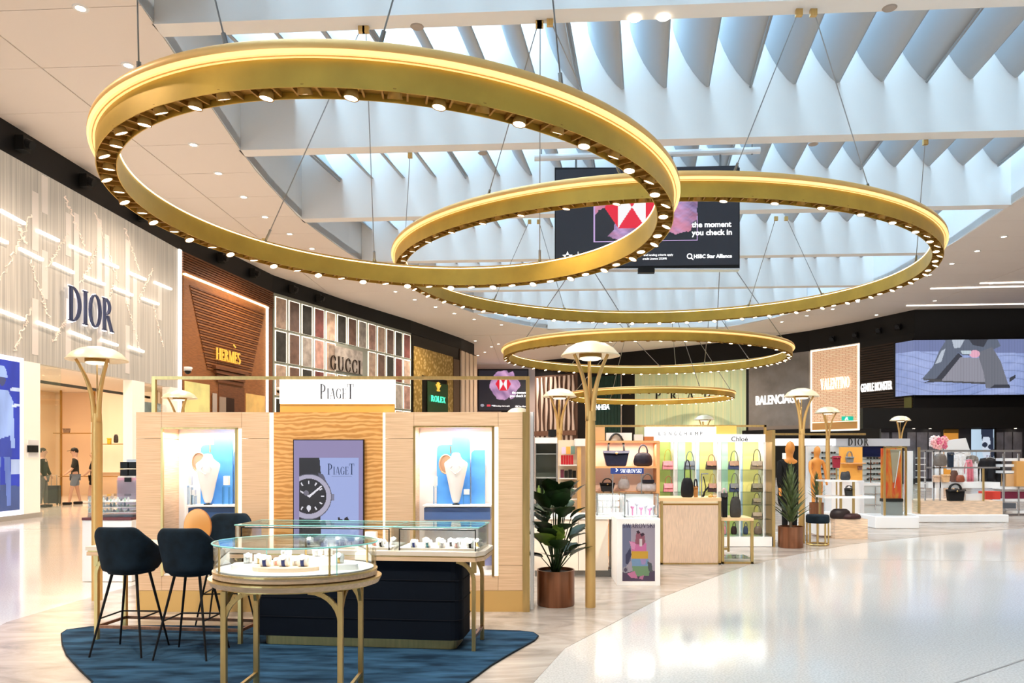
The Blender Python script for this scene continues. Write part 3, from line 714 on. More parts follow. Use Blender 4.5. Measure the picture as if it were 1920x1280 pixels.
# shop interior seen through the doorway
peach = mat('peach_interior_wall', (.86, .66, .46), .6)
b = MB(); b.box(-19.2, -13.2, 30.0, 30.3, 0, 4.3); b.build('interior_wall', peach, t)
b = MB(); b.box(-19.4, -19.2, 12, 30.3, 0, 4.3); b.build('interior_wall', peach, t)
b = MB(); b.box(-19.4, -13.3, 12, 30.3, 4.1, 4.3); b.build('interior_ceiling', cream, t)
b = MB(); b.box(-17.6, -15.0, 29.7, 30.0, .9, 4.1); b.build('niche_panel', mat('lit_niche_cream', (.92, .76, .58), .5, emit=.25, ecol=(1, .75, .48)), t)
for x in (-18.3, -17.0, -15.6, -14.6):
    b = MB(); b.box(x-.03, x+.03, 28.9, 28.96, 0, 4.1); b.build('shelf_post', darkgold, t)
for x0, x1, z in [(-18.5, -17.0, 2.42), (-15.6, -14.6, 1.0), (-15.6, -14.6, 1.7), (-15.6, -14.6, 2.4), (-15.6, -14.6, 3.1), (-18.3, -15.6, .75), (-17.0, -15.8, 2.0)]:
    b = MB(); b.box(x0, x1, 28.75, 29.1, z, z+.03); b.build('shelf', darkgold, t)
b = MB(); b.bar((-14.4, 21, 3.75), (-14.4, 28, 3.75), .08); b.build('ceiling_track', black, t)
area('shop_interior_light', (-15.6, 23.5, 4.05), 3.5, 330, (1, .74, .48), (0, 0, 0), 8)
UR(D1, 'window_pane', MATS.get('door_glass') or glassmat('door_glass', (.96, .98, .97), .12), 272, 318, .3, 3.9, t, -.1, .02)
UR(D1, 'window_display', mat('window_display_grey', (.36, .42, .42), .4, 0, .4, 2), 272, 318, .3, 3.4, t, -.3, .05)
UR(D1, 'window_display', mat('window_violet', (.20, .15, .28), .5), 272, 312, 1.9, 2.6, t, -.2, .05)
UR(D1, 'door_glass', glassmat('door_glass', (.96, .98, .97), .12), 74, 118, 0, 4.0, t, -.05, .02)
UR(D1, 'small_sign', white, 50, 70, 1.55, 2.0, t, .04, .03)
b = MB()
for px, w_ in ((52, .01), (58, .10), (63, .04), (67, .09)):
    p = D1.pt(px, 850, .06); b.box(p.x-.01, p.x+.01, p.y-w_, p.y+w_, 1.68, 1.86)
b.build('sign_marks', black, t)
# backlit poster
tp = front('backlit_poster', 'backlit blue poster of a figure in a hat and light jumper, white frame', D1, 10, 'poster')
UR(D1, 'frame', mat('poster_frame_white', (.85, .85, .95), .4, emit=.5, ecol=(.8, .82, 1)), -62, 40, .12, 4.05, tp, .06, .12)
sk = (.42, .55, .95); bl = (.02, .05, .50)
def bluef(U, V, img):
    n = noise2(U, V, 14, 2)[..., None]; return np.clip(img*(1+.22*n), 0, 1)
ops = [('p', [(0, 0), (1, 0), (1, .16), (0, .2)], (.06, .10, .28)),
       ('p', [(.50, .03), (.58, .03), (.62, .40), (.50, .42)], (.16, .24, .62)), ('p', [(.74, .03), (.82, .03), (.80, .42), (.66, .42)], (.16, .24, .62)),
       ('p', [(.48, .36), (.84, .36), (.80, .55), (.52, .55)], (.04, .07, .42)),
       ('p', [(.44, .46), (.42, .74), (.52, .80), (.76, .80), (.86, .73), (.90, .42), (.82, .42), (.80, .50)], sk),
       ('e', .64, .865, .07, .04, (.07, .08, .2)), ('p', [(.52, .88), (.76, .88), (.72, .93), (.68, .96), (.60, .96), (.55, .93)], sk),
       ('p', [(.80, .80), (1, .80), (1, .825), (.80, .82)], (.75, .82, 1)), ('p', [(.84, .69), (1, .70), (1, .72), (.84, .71)], (.75, .82, 1)),
       ('p', [(.82, .24), (1, .24), (1, .34), (.82, .34)], (.55, .62, .85)), ('f', bluef)]
a = D1.pt(-60, 850, .075); c = D1.pt(37, 850, .075); a.z = .25; c.z = .25; d = a.copy(); d.z = 3.93
printed('poster_print', litposter, a, c, d, 60, 120, ops, tp, bl)

# ---- wood-brown boutique
D2 = Pl((LW[2][0]+.05, LW[2][1]+.2), LW[3])
walnut = mat('walnut_brown', (.17, .055, .014), .6, 0, .3, 4, (1, 1, 8), bump=.1)
walnut2 = mat('amber_wood', (.30, .11, .028), .6, 0, .25, 4, (1, 1, 8))
t = front('shop_front', 'brown timber boutique front with a glowing amber edge and gold letters', D2, 420)
UR(D2, 'outer_panel', walnut, 341, 511, 0, 9.02, t, 0, .2)
UR(D2, 'inner_panel', walnut2, 343, 497, 0, 8.15, t, .04, .04)
UR(D2, 'edge_light', led_warm, 343, 500, 8.15, 8.22, t, .1, .1); UR(D2, 'edge_light', led_warm, 497.5, 499.5, 0, 8.15, t, .1, .08)
for k in range(8): UR(D2, 'slat', walnut, 341, 511, 8.28+k*.092, 8.34+k*.092, t, .06, .06)
for k in range(30):
    z = 4.9+k*.1; tt = k/30; UR(D2, 'slat', walnut if k % 2 else walnut2, 352+ (1-tt)*34, 494-(1-tt)*26, z, z+.06, t, .075, .035)
xd2 = (D2.d.x, D2.d.y, 0)
gold_l = mat('gold_letter', (.95, .62, .10), .3, .5, emit=.35, ecol=(1, .62, .1))
lettering('HERMES', gold_l, D2.pt(404.5, 673, .12), xd2, .46, (D2.pt(449, 673)-D2.pt(404.5, 673)).length, .05, t, .10)
p = D2.pt(438, 651.5, .12); b = MB(); b.bar(p+Vector((0, 0, .12)), p+Vector((.08, .02, 0)), .05); b.build('letter_accent', gold_l, t)
for k in range(4): UR(D2, 'door_canopy_board', walnut, 395+k*3, 456-k, 4.95-k*.16, 5.07-k*.16, t, .22-k*.04, .2)
UR(D2, 'door_canopy', walnut, 407, 456, 0, 4.4, t, .06, .04); UR(D2, 'doorway', mat('dark_doorway', (.035, .015, .008), .6), 418, 436, 0, 3.9, t, .08, .03)
UR(D2, 'door_leaf', mat('greige_door', (.36, .27, .20), .5), 408, 420, 0, 3.9, t, .09, .03)
UR(D2, 'side_panel', mat('wall_grey_panel', (.5, .42, .36), .5), 395, 403, 2.6, 4.0, t, .09, .02)
UR(D2, 'show_window', mat('olive_window', (.56, .50, .20), .3, 0, .3, 1.2, emit=.25, ecol=(1, .85, .3)), 344, 390, .5, 4.3, t, .07, .03)
UR(D2, 'show_window_band', mat('orange_band', (.75, .36, .10), .4, emit=.2), 352, 390, 2.3, 3.0, t, .08, .02)
UR(D2, 'show_window', mat('amber_window', (.60, .34, .10), .3, 0, .4, 1.3, emit=.25, ecol=(1, .62, .2)), 459, 494, .5, 4.2, t, .07, .03)
# ---- stone tile front
D3 = Pl((-11.85, 34.3), (-7.55, 45.6))
t = front('shop_front', 'shop front of grey-green lattice holding lit stone tiles in pinks, browns and blacks', D3, 640)
lat = mat('greygreen_lattice', (.27, .29, .24), .5)
UR(D3, 'lattice', lat, 512.5, 771, 0, 9.02, t, 0, .2)
tl = [mat('stone_'+n, c, .45, 0, .35, 3) for n, c in (('beige', (.52, .38, .29)), ('brown', (.17, .10, .075)), ('black', (.05, .05, .045)), ('maroon', (.17, .055, .05)), ('pink', (.50, .30, .25)), ('grey', (.42, .38, .34)))]
tedge = mat('tile_edge_light', (1, .95, .85), emit=.85, ecol=(1, .9, .72))
nt_ = 13; u0 = D3.pt(513.5, 850); u1 = D3.pt(770, 850); seq = [0, 1, 2, 3, 0, 2, 1, 5, 4, 0, 1, 2, 3]
for r in range(6):
    z1 = 8.82-r*1.55; z0 = z1-1.38
    if z0 < .3: z0 = .3
    if z1 < z0+.3: continue
    for k in range(nt_):
        if r == 1 and 5 <= k <= 7: continue
        a = u0.lerp(u1, (k+.12)/nt_); c = u0.lerp(u1, (k+.86)/nt_); a.z = c.z = z0; n3 = Vector((D3.n.x, D3.n.y, 0))
        ci = seq[(k+[0, 5, 9, 2, 7, 4][r]) % 13]
        m1 = MB(); e = (c-a).normalized()*.05
        m1.hull2([a-e, c+e, c+e+Vector((0, 0, z1-z0+.05)), a-e+Vector((0, 0, z1-z0+.05))], [v+n3*.03 for v in (a-e, c+e, c+e+Vector((0, 0, z1-z0+.05)), a-e+Vector((0, 0, z1-z0+.05)))])
        m1.build('tile_light_edge', tedge, t)
        m1 = MB(); q = [a, c-e, c-e+Vector((0, 0, z1-z0)), a+Vector((0, 0, z1-z0))]; m1.hull2([v+n3*.02 for v in q], [v+n3*.07 for v in q]); m1.build('stone_tile', tl[ci], t)
UR(D3, 'name_panel', tl[5], 614, 678, 5.95, 7.2, t, .07, .06)
xd3 = (D3.d.x, D3.d.y, 0)
lettering('GUCCI', mat('dark_letter', (.03, .02, .015), .4), D3.pt(619, 692, .1), xd3, .74, (D3.pt(675, 692)-D3.pt(619, 692)).length, .04, t, .22)
# ---- green and gold watch boutique
D4 = Pl((-7.5, 45.9), (-5.15, 52.7))
t = front('shop_front', 'boutique front with hammered gold surround, black portal and dark green sign with a gold crown', D4, 820)
UR(D4, 'portal', mat('black_stone', (.012, .01, .008), .3), 773, 862, 0, 9.02, t, 0, .2)
gm = bpy.data.materials.new('hammered_gold'); gm.use_nodes = True; N = gm.node_tree.nodes; L = gm.node_tree.links
b_ = N['Principled BSDF']; v = N.new('ShaderNodeTexVoronoi'); v.inputs['Scale'].default_value = 4.5; tc = N.new('ShaderNodeTexCoord'); cr = N.new('ShaderNodeValToRGB')
cr.color_ramp.elements[0].color = (.85, .62, .26, 1); cr.color_ramp.elements[1].color = (.35, .22, .05, 1); cr.color_ramp.elements[1].position = .55
L.new(tc.outputs['Object'], v.inputs[0]); L.new(v.outputs['Distance'], cr.inputs[0]); L.new(cr.outputs[0], b_.inputs['Base Color']); b_.inputs['Roughness'].default_value = .4; b_.inputs['Metallic'].default_value = .3
UR(D4, 'gold_surround', gm, 775, 848, 6.6, 8.3, t, .05, .05); UR(D4, 'gold_surround', gm, 775, 790, 0, 6.6, t, .05, .05); UR(D4, 'gold_surround', gm, 838, 848, 0, 6.6, t, .05, .05)
UR(D4, 'sign_panel', mat('deep_green', (.035, .07, .03), .3), 800, 838, 0, 6.3, t, .08, .04)
teal = mat('teal_lit_letter', (.05, .6, .35), emit=.8, ecol=(.08, .85, .5))
xd4 = Vector((D4.d.x, D4.d.y, 0))
lettering('ROLEX', teal, D4.pt(808, 752, .12), xd4, .4, (D4.pt(834.5, 752)-D4.pt(808, 752)).length, .05, t, .1)
b = MB(); c = D4.pt(822, 732, .12)
for k in range(5):
    a_ = math.radians(90+(k-2)*24); tip = c+xd4*(.36*math.cos(a_))*1.1+Vector((0, 0, .52*math.sin(a_)))
    b.bar(c, tip, .05); b.ball(tip, .05)
b.bar(c-xd4*.16, c+xd4*.16, .1); b.build('crown_emblem', gold_l, t)
UR(D4, 'portal_lining', mat('brown_lining', (.12, .07, .04), .4), 849, 860, 0, 8.2, t, .06, .05)
# ---- cream fluted corner
D5 = Pl((-5.1, 52.8), (-4.4, 55.6))
t = front('corner_column', 'narrow cream fluted corner column beyond the green watch boutique', D5, 880, 'column')
UR(D5, 'core', mat('dark_recess', (.05, .03, .02), .6), 862, 893, 0, 9.02, t, 0, .3)
for k in range(4): UR(D5, 'flute', mat('cream_stone', (.80, .62, .46), .5), 863.5+k*7.6, 868.5+k*7.6, 0, 8.9, t, .12, .12)

# ================================================================ FAR END AND RIGHT SIDE
FW = Pl((-6.5, 68.3), (1.5, 68.3))
t = thing('wall_screen', 'black television on the pink far wall showing a red picture and white text', 'screen', FW.pt(943, 770))
R1(FW, 'screen_cabinet', black, 896, 692, 991, 771, t, .15, .15)
R1(FW, 'screen_bracket', black, 940, 771, 952, 774, t, .12, .1)
def pinkf(U, V, img):
    n = noise2(U, V, 26, 5); fig = (((U-.53)/.3)**2+((V-.63)/.36)**2 < 1+.3*n); tcol = np.clip(.5+.5*noise2(U, V, 18, 8), 0, 1)[..., None]
    return np.where(fig[..., None], np.array([.8, .45, .72])*tcol+np.array([.2, .1, .25])*(1-tcol), img)
pa, pb, pc = FW.pt(898, 769, .16), FW.pt(989, 769, .16), FW.pt(898, 694, .16)
ops = [('f', pinkf)]+hsbc(.50, .66, .16, .34)+[('p', [(.16, .10), (.24, .10), (.24, .15), (.16, .15)], (.8, .05, .08)), ('p', [(.26, .11), (.34, .11), (.34, .14), (.26, .14)], (.8, .8, .85)), ('e', .07, .125, .035, .04, (.35, .35, .4))]
printed('screen_picture', screen_print, pa, pb, pc, 92, 75, ops, t, (.008, .009, .018))
sans('the moment', txw, FW.pt(960, 738, .18), (1, 0, 0), .22, 1.3, .01, t, bold=.02); sans('you check in', txw, FW.pt(956, 744, .18), (1, 0, 0), .22, 1.5, .01, t, bold=.02)
sans('and lending criteria apply', txw, FW.pt(925, 762, .18), (1, 0, 0), .12, 1.5, .01, t); sans('HSBC Star Alliance', txw, FW.pt(966, 763, .18), (1, 0, 0), .15, 1.05, .01, t)

E1 = Pl(RW[0], RW[1])
t = front('shop_front', 'brown and cream fluted shop front left of the black columns at the far end', E1, 1040)
UR(E1, 'backing', mat('brown_backing', (.15, .085, .06), .6), 1003, 1083, 0, 8.45, t, 0, .2)
fl_m = mat('cream_flute', (.78, .66, .58), .5)
for k in range(9):
    b = MB(); x = 1006+k*8.3; pts = []
    for j in range(14):
        z = 8.3-j*.36; pts.append((z, x+2.2+1.2*math.sin(z*1.9+k*1.7)))
    poly = [(x, z) for z, _ in pts]; L1 = [E1.pt(x, 850, .15)]; fr = []
    for z, xr in pts: q = E1.pt(xr+1, 850, .15); q.z = z; fr.append(q)
    lf = []
    for z, _ in pts[::-1]: q = E1.pt(x, 850, .15); q.z = z; lf.append(q)
    lp = (fr+lf)[::-1]; n3 = Vector((E1.n.x, E1.n.y, 0)); b.hull2([v-n3*.1 for v in lp[::-1]][::1], lp[::-1]); b.build('flute', fl_m, t)
UR(E1, 'lower_band', mat('brown_band', (.22, .12, .08), .5), 1003, 1083, 3.2, 3.6, t, .2, .1)
for k in range(8): UR(E1, 'lower_flute', fl_m, 1007+k*9, 1011+k*9, 0, 3.2, t, .1, .08)
E2 = Pl(RW[1], RW[2])
t = front('shop_front', 'black shop front with a dark green ribbed panel and small white letters', E2, 1130)
UR(E2, 'black_panel', black, 1083, 1190, 0, 8.5, t, 0, .2)
dg = mat('dark_green_panel', (.02, .055, .045), .35)
for k in range(9): UR(E2, 'ribbed_panel', dg, 1110+k*6.1, 1115.4+k*6.1, 1.0, 8.0, t, .08, .06)
UR(E2, 'chrome_trim', silver, 1165.5, 1167.5, 0, 8.4, t, .14, .1)
xe = (E2.d.x, E2.d.y, 0); sans('NHEIA', txw, E2.pt(1117, 768, .12), xe, .42, (E2.pt(1143, 768)-E2.pt(1117, 768)).length, .05, t, bold=.02)
E3 = Pl(RW[2], RW[3])
t = front('shop_front', 'pale green streaked shop front with spaced black letters behind the lowest ring', E3, 1290)
pg = mat('pale_green_panel', (.66, .70, .42), .3, 0, .35, 1.4, (6, 6, .15), emit=.03, ecol=(.86, .9, .5), col2=(.56, .72, .46))
for k in range(7): UR(E3, 'glass_panel', pg, 1190.5+k*30, 1220+k*30, 0, 8.45, t, .02, .15)
xe = (E3.d.x, E3.d.y, 0)
for ch, x0, x1 in (('P', 1229, 1240), ('R', 1257, 1269), ('A', 1288, 1301), ('D', 1320, 1332), ('A', 1350, 1363)):
    lettering(ch, black, E3.pt(x0, 749, .08), xe, .62, (E3.pt(x1, 749)-E3.pt(x0, 749)).length, .06, t)
UR(E3, 'black_frame', black, 1400, 1404, 0, 8.45, t, .1, .2)
E4 = Pl(RW[3], RW[4])
t = front('shop_front', 'plain concrete-grey shop front with white capital letters', E4, 1460)
UR(E4, 'concrete_panel', mat('concrete_grey', (.27, .245, .225), .7, 0, .25, .8), 1404, 1517, 3.55, 8.45, t, .02, .2)
UR(E4, 'lower_panel', mat('warm_grey', (.28, .22, .18), .6), 1404, 1517, 3.2, 3.55, t, .05, .2)
UR(E4, 'black_band', black, 1342, 1520, 0, 3.3, t, .1, .1)
xe = (E4.d.x, E4.d.y, 0)
sans('BALENCIAGA', mat('lit_letter', (1, 1, 1), emit=.55, ecol=(1, .97, .92)), E4.pt(1418, 759, .1), xe, .62, (E4.pt(1501, 758)-E4.pt(1418, 758)).length, .08, t, bold=.02)
E5 = Pl(RW[4], RW[5])
t = front('shop_front', 'peach brick-patterned shop front in a glowing white frame with thin serif letters', E5, 1566)
UR(E5, 'frame', led_soft, 1519.5, 1612, 3.1, 8.5, t, .0, .2)
bm = bpy.data.materials.new('peach_brick'); bm.use_nodes = True; N = bm.node_tree.nodes; L = bm.node_tree.links
br = N.new('ShaderNodeTexBrick'); tc = N.new('ShaderNodeTexCoord'); mp = N.new('ShaderNodeMapping'); mp.inputs['Rotation'].default_value = (math.pi/2, 0, 0)
L.new(tc.outputs['Object'], mp.inputs[0]); L.new(mp.outputs[0], br.inputs['Vector']); br.inputs['Scale'].default_value = 2.2; br.inputs['Color1'].default_value = (.80, .52, .32, 1); br.inputs['Color2'].default_value = (.86, .60, .40, 1); br.inputs['Mortar'].default_value = (.60, .34, .19, 1); br.inputs['Mortar Size'].default_value = .03
L.new(br.outputs[0], N['Principled BSDF'].inputs['Base Color']); L.new(br.outputs[0], N['Principled BSDF'].inputs['Emission Color']); N['Principled BSDF'].inputs['Emission Strength'].default_value = .3
UR(E5, 'brick_panel', bm, 1524, 1608, 3.7, 8.35, t, .06, .05); UR(E5, 'lower_panel', mat('orange_wood_panel', (.75, .38, .12), .4), 1524, 1608, 3.2, 3.65, t, .06, .05)
xe = (E5.d.x, E5.d.y, 0)
lettering('VALENTINO', mat('lit_letter_white', (1, .97, .9), emit=.55), E5.pt(1539, 731, .12), xe, .70, (E5.pt(1593, 731)-E5.pt(1539, 731)).length, .06, t, .10)
te = thing('exit_sign', 'small green exit sign with a white running figure at the foot of the peach front', 'sign', E5.pt(1592, 788, .2))
R1(E5, 'sign_box', mat('exit_green', (.0, .30, .20), emit=.6, ecol=(.0, .45, .30)), 1582, 780.5, 1602, 788.5, te, .2, .1)
b = MB(); R = lambda x0, y0, x1, y1: E5.rect(b, x0, y0, x1, y1, .22, .02)
R(1590.5, 782, 1593.5, 783.6); R(1589.5, 783.8, 1593.5, 786); R(1588.5, 786, 1590.5, 787.6); R(1592.5, 786, 1595, 787); b.build('running_figure', sign_white, te)
E6 = Pl(RW[5], RW[6])
t = front('shop_front', 'dark ribbed shop front with bold white letters beside the wrap-around screen', E6, 1650)
UR(E6, 'backing', black, 1612, 1714, 0, 8.5, t, 0, .2)
db = mat('dark_brown_rib', (.045, .028, .02), .5)
for k in range(28): UR(E6, 'rib', db, 1613, 1712, 4.0+k*.15, 4.09+k*.15, t, .05, .05)
UR(E6, 'moss_strip', mat('olive_strip', (.10, .10, .02), .5), 1697, 1711, 3.4, 7.9, t, .08, .04)
xe = (E6.d.x, E6.d.y, 0)
sans('GENTLE MONSTER', MATS['lit_letter'], E6.pt(1615, 735, .12), xe, .50, (E6.pt(1673, 731)-E6.pt(1615, 735)).length, .06, t, bold=.015)
# wrap-around LED screen
E7 = Pl(RW[6], (27.5, 41.9))
t = thing('corner_screen', 'large corner video screen showing crouching legs in grey trousers and big shoes', 'screen', E7.pt(1800, 742))
def scr(U, V, img):
    n = noise2(U, V, 9, 4); m_ = np.clip(.5+.5*n, 0, 1)[..., None]
    g = np.array([.42, .50, .82])*m_+np.array([.24, .32, .62])*(1-m_)
    fl_ = (V < .80-.05*U)[..., None]; img = np.where(fl_, g, np.array([.18, .22, .42]))
    v = np.sin(V*46+6*np.sin(U*5)) > .93; img = np.where((v & (V < .78))[..., None], img*.72, img)
    return img
dk = (.05, .055, .075); md = (.13, .155, .215); lt = (.50, .56, .66)
legs = [('f', scr),
 ('p', [(.33, 1), (.83, 1), (.86, .88), (.66, .70), (.50, .72), (.40, .82)], md), ('p', [(.40, 1), (.52, 1), (.48, .86), (.42, .84)], lt), ('p', [(.56, 1), (.74, 1), (.70, .86), (.60, .90)], dk),
 ('p', [(.34, .98), (.42, .86), (.46, .74), (.26, .30), (.14, .26), (.12, .30), (.22, .52), (.28, .80)], md),
 ('p', [(.46, .76), (.50, .70), (.30, .24), (.13, .22), (.20, .27), (.25, .30)], dk), ('p', [(.24, .56), (.30, .80), (.34, .84), (.30, .60)], lt),
 ('p', [(.10, .30), (.24, .24), (.72, .19), (.72, .24), (.30, .28)], (.08, .08, .09)),
 ('p', [(.30, .26), (.48, .68), (.66, .66), (.74, .22)], (.30, .30, .36)),
 ('p', [(.64, .76), (.78, .86), (.86, .60), (.94, .13), (.72, .12), (.70, .40)], (.17, .18, .22)), ('p', [(.76, .12), (.95, .12), (.94, .18), (.80, .18)], dk),
 ('e', .615, .74, .05, .07, (.80, .42, .55)), ('p', [(.48, .80), (.58, .80), (.58, .74), (.50, .74)], (.55, .65, .72)),
 ('p', [(.94, .30), (1, .36), (1, .30), (.94, .22)], dk)]
s0 = E6.pt(1679, 850, .16); s1 = E6.pt(1713, 850, .16); k_ = .105
UR(E6, 'screen_cabinet', black, 1679, 1713.4, 4.9, 8.1, t, .15, .14); UR(E7, 'screen_cabinet', black, 1713, 2040, 4.9, 8.1, t, .15, .14)
def crop_ops(u0, u1):
    def f(U, V, img):
        W_ = (u0+(u1-u0)*U-.111)/.827; im = np.zeros(img.shape); im[:] = img
        for op in legs:
            if op[0] == 'f': im = op[1](W_, V, im)
            elif op[0] == 'e': im[((W_-op[1])/op[3])**2+((V-op[2])/op[4])**2 < 1] = op[5]
            else:
                poly = op[1]; ins = np.zeros(U.shape, bool); j = len(poly)-1
                for i in range(len(poly)):
                    xi, yi = poly[i]; xj, yj = poly[j]
                    if yi != yj: ins ^= ((yi > V) != (yj > V)) & (W_ < (xj-xi)*(V-yi)/(yj-yi)+xi)
                    j = i
                im[ins] = op[2]
        im = np.where((np.floor(W_*150) % 4 == 0)[..., None], im*.86, im)
        return im
    return [('f', f)]
def z_(p, z): q = p.copy(); q.z = z; return q
printed('screen_picture', screen_print, z_(s0, 4.95), z_(s1, 4.95), z_(s0, 8.05), 34, 110, crop_ops(0, .141), t)
r0 = E7.pt(1713, 850, .16); r1 = E7.pt(1990, 850, .16)
printed('screen_picture', screen_print, z_(r0, 4.95), z_(r1, 4.95), z_(r0, 8.05), 270, 110, crop_ops(.141, 1.29), t)
# dark shops under the screen
E8 = Pl((14.0, 41.0), (30, 39.6))
t = front('dark_shop_front', 'low dark glazed shop front under the corner screen, at the far right', E8, 1780)
UR(E8, 'black_soffit', black, 1612, 2030, 3.0, 4.1, t, .5, .5)
UR(E8, 'backing', mat('charcoal', (.05, .05, .06), .4), 1652, 2030, 0, 3.0, t, 0, .2)
gp = mat('grey_showcase', (.20, .20, .24), .3, 0, .3, 2)
for x0, x1 in ((1652, 1666), (1672, 1690), (1700, 1716), (1718, 1738), (1740, 1762), (1864, 1880), (1882, 1896), (1898, 1915), (1925, 1950)):
    UR(E8, 'showcase_panel', gp, x0, x1, .3, 2.8, t, .08, .05)
UR(E8, 'orange_panel', mat('orange_panel', (.85, .38, .06), .4, emit=.2), 1768, 1795, .3, 2.9, t, .12, .05); UR(E8, 'panel_cap', darkgold, 1768, 1795, 2.75, 2.95, t, .14, .05)
for px in (1713, 1744, 1904):
    b = MB(); p = E8.pt(px, 850, .3); b.lathe([(0, -.01), (.07, -.01)], (p.x, p.y, 2.99), 12); b.build('downlight', glow, t)
pa = E8.pt(1821, 850, .14); pb = E8.pt(1864, 850, .14)
hair = (.02, .03, .06); fc = (.62, .70, .82)
printed('face_poster', litposter, z_(pa, .5), z_(pb, .5), z_(pa, 2.95), 44, 60, [('f', lambda U, V, img: img*(1-.2*U[..., None])),
  ('p', [(.42, 1), (.95, 1), (1, .45), (.92, .25), (.80, .30), (.50, .62)], hair), ('e', .66, .62, .19, .30, fc), ('p', [(.44, 1), (.9, 1), (.86, .82), (.52, .84)], hair),
  ('e', .60, .66, .12, .055, hair), ('e', .82, .62, .09, .05, hair), ('e', .70, .42, .05, .015, (.35, .3, .4)), ('p', [(.52, .0), (.9, 0), (.84, .36), (.6, .36)], (.5, .58, .72))], t, (.55, .72, .88))
UR(E8, 'poster_frame', black, 1819, 1866, .4, 3.0, t, .12, .05)
# ================================================================ JEWELLERY KIOSK
def grainmat():
    m = bpy.data.materials.new('figured_orange_wood'); m.use_nodes = True; N = m.node_tree.nodes; L = m.node_tree.links; b = N['Principled BSDF']
    tc = N.new('ShaderNodeTexCoord'); mp = N.new('ShaderNodeMapping'); mp.inputs['Scale'].default_value = (.55, 1, 1.6)
    n1 = N.new('ShaderNodeTexNoise'); n1.inputs['Scale'].default_value = 2.2; n1.inputs['Detail'].default_value = 2
    wv = N.new('ShaderNodeTexWave'); wv.bands_direction = 'Z'; wv.inputs['Scale'].default_value = 4.6; wv.inputs['Distortion'].default_value = 20; wv.inputs['Detail'].default_value = 4; wv.inputs['Detail Scale'].default_value = .42; wv.inputs['Detail Roughness'].default_value = .6
    L.new(tc.outputs['Object'], mp.inputs[0]); L.new(mp.outputs[0], wv.inputs[0])
    c = N.new('ShaderNodeValToRGB'); e = c.color_ramp.elements; e[0].color = (.60, .27, .07, 1); e[1].color = (.82, .45, .16, 1); e[0].position = .15; e[1].position = .8
    x = e.new(.5); x.color = (.72, .35, .10, 1)
    L.new(wv.outputs[0], c.inputs[0]); L.new(c.outputs[0], b.inputs['Base Color']); b.inputs['Roughness'].default_value = .35
    return m
figured = grainmat()
K = Pl((0, 7.78))
kz = lambda py: EYE+(HZ-py)*7.78/F
t = kiosk = thing('jewellery_kiosk', 'pale oak kiosk wall with two lit niches and a white sign with grey letters', 'kiosk', K.pt(622, 1147))
def panels(xs, ys, parent, m=oak, fr=0., dp=.45):
    for x0, x1 in xs:
        for y0, y1 in ys: R1(K, 'oak_panel', m, x0+.3, y0+.4, x1-.3, y1-.4, parent, fr, dp)
panels([(255, 303), (453, 503)], [(772, 822), (822, 1060), (1060, 1107)], t); panels([(303, 453)], [(772, 803), (1079, 1107)], t)
panels([(722, 776), (934, 980)], [(772, 822), (822, 1060), (1060, 1107)], t); panels([(776, 934)], [(772, 800), (1079, 1107)], t)
R2(K, 'brass_plinth', mat('satin_gold_plinth', (.70, .44, .15), .5, .35), 255, 980, 1107, 1147, t, .004, .45)
R2(K, 'brass_pillar', brass, 980, 993, 772, 1147, t, .02, .45)
R2(K, 'core', oak, 256, 979, 773, 1146, t, -.449, .06)
R2(K, 'figured_panel', figured, 510, 716, 772, 1107, t, -.05, .3)
R2(K, 'edge_light', led_soft, 503.5, 510, 773, 1107, t, -.03, .3); R2(K, 'edge_light', led_soft, 716, 721.5, 773, 1107, t, -.05, .3)
nichew = mat('niche_white', (.93, .93, .95), .5)
for x0, x1, y0 in ((303, 453, 803), (776, 934, 800)):
    R2(K, 'niche_back', nichew, x0, x1, y0, 1079, t, -.38, .03)
    R2(K, 'niche_floor', white, x0, x1, 1077, 1079, t, -.01, .38)
    R2(K, 'brass_strip', brass, x0-1, x0+3, y0, 1079, t, .01, .03); R2(K, 'brass_strip', brass, x1-12, x1-7, y0, 1079, t, .01, .03)
    R2(K, 'brass_strip', brass, x0-1, x1-7, y0-2, y0+1, t, .01, .03)
    R2(K, 'light_column', led_soft, x1-7, x1, y0, 1079, t, -.01, .04)
    p0 = K.pt((x0+x1)/2, y0+3); area('niche_light', (p0.x, 7.95, p0.z-.02), .7, 9, (1, .95, .9), (0, 0, 0), .25)
    R2(K, 'shelf', white, x0+40 if x0 < 400 else x0+14, x1-14, 948, 951, t, -.08, .28)
    R2(K, 'lower_box', mat('deep_blue_box', (.03, .08, .22), .3) if x0 < 400 else mat('steel_blue_box', (.08, .16, .40), .25), x0+40 if x0 < 400 else x0+16, x1-16, 953, 976 if x0 > 400 else 1040, t, -.12, .22)
R2(K, 'lower_print', mat('violet_print', (.20, .22, .42), .4, 0, .5, 9), 902, 921, 1040, 1068, t, -.3, .02)
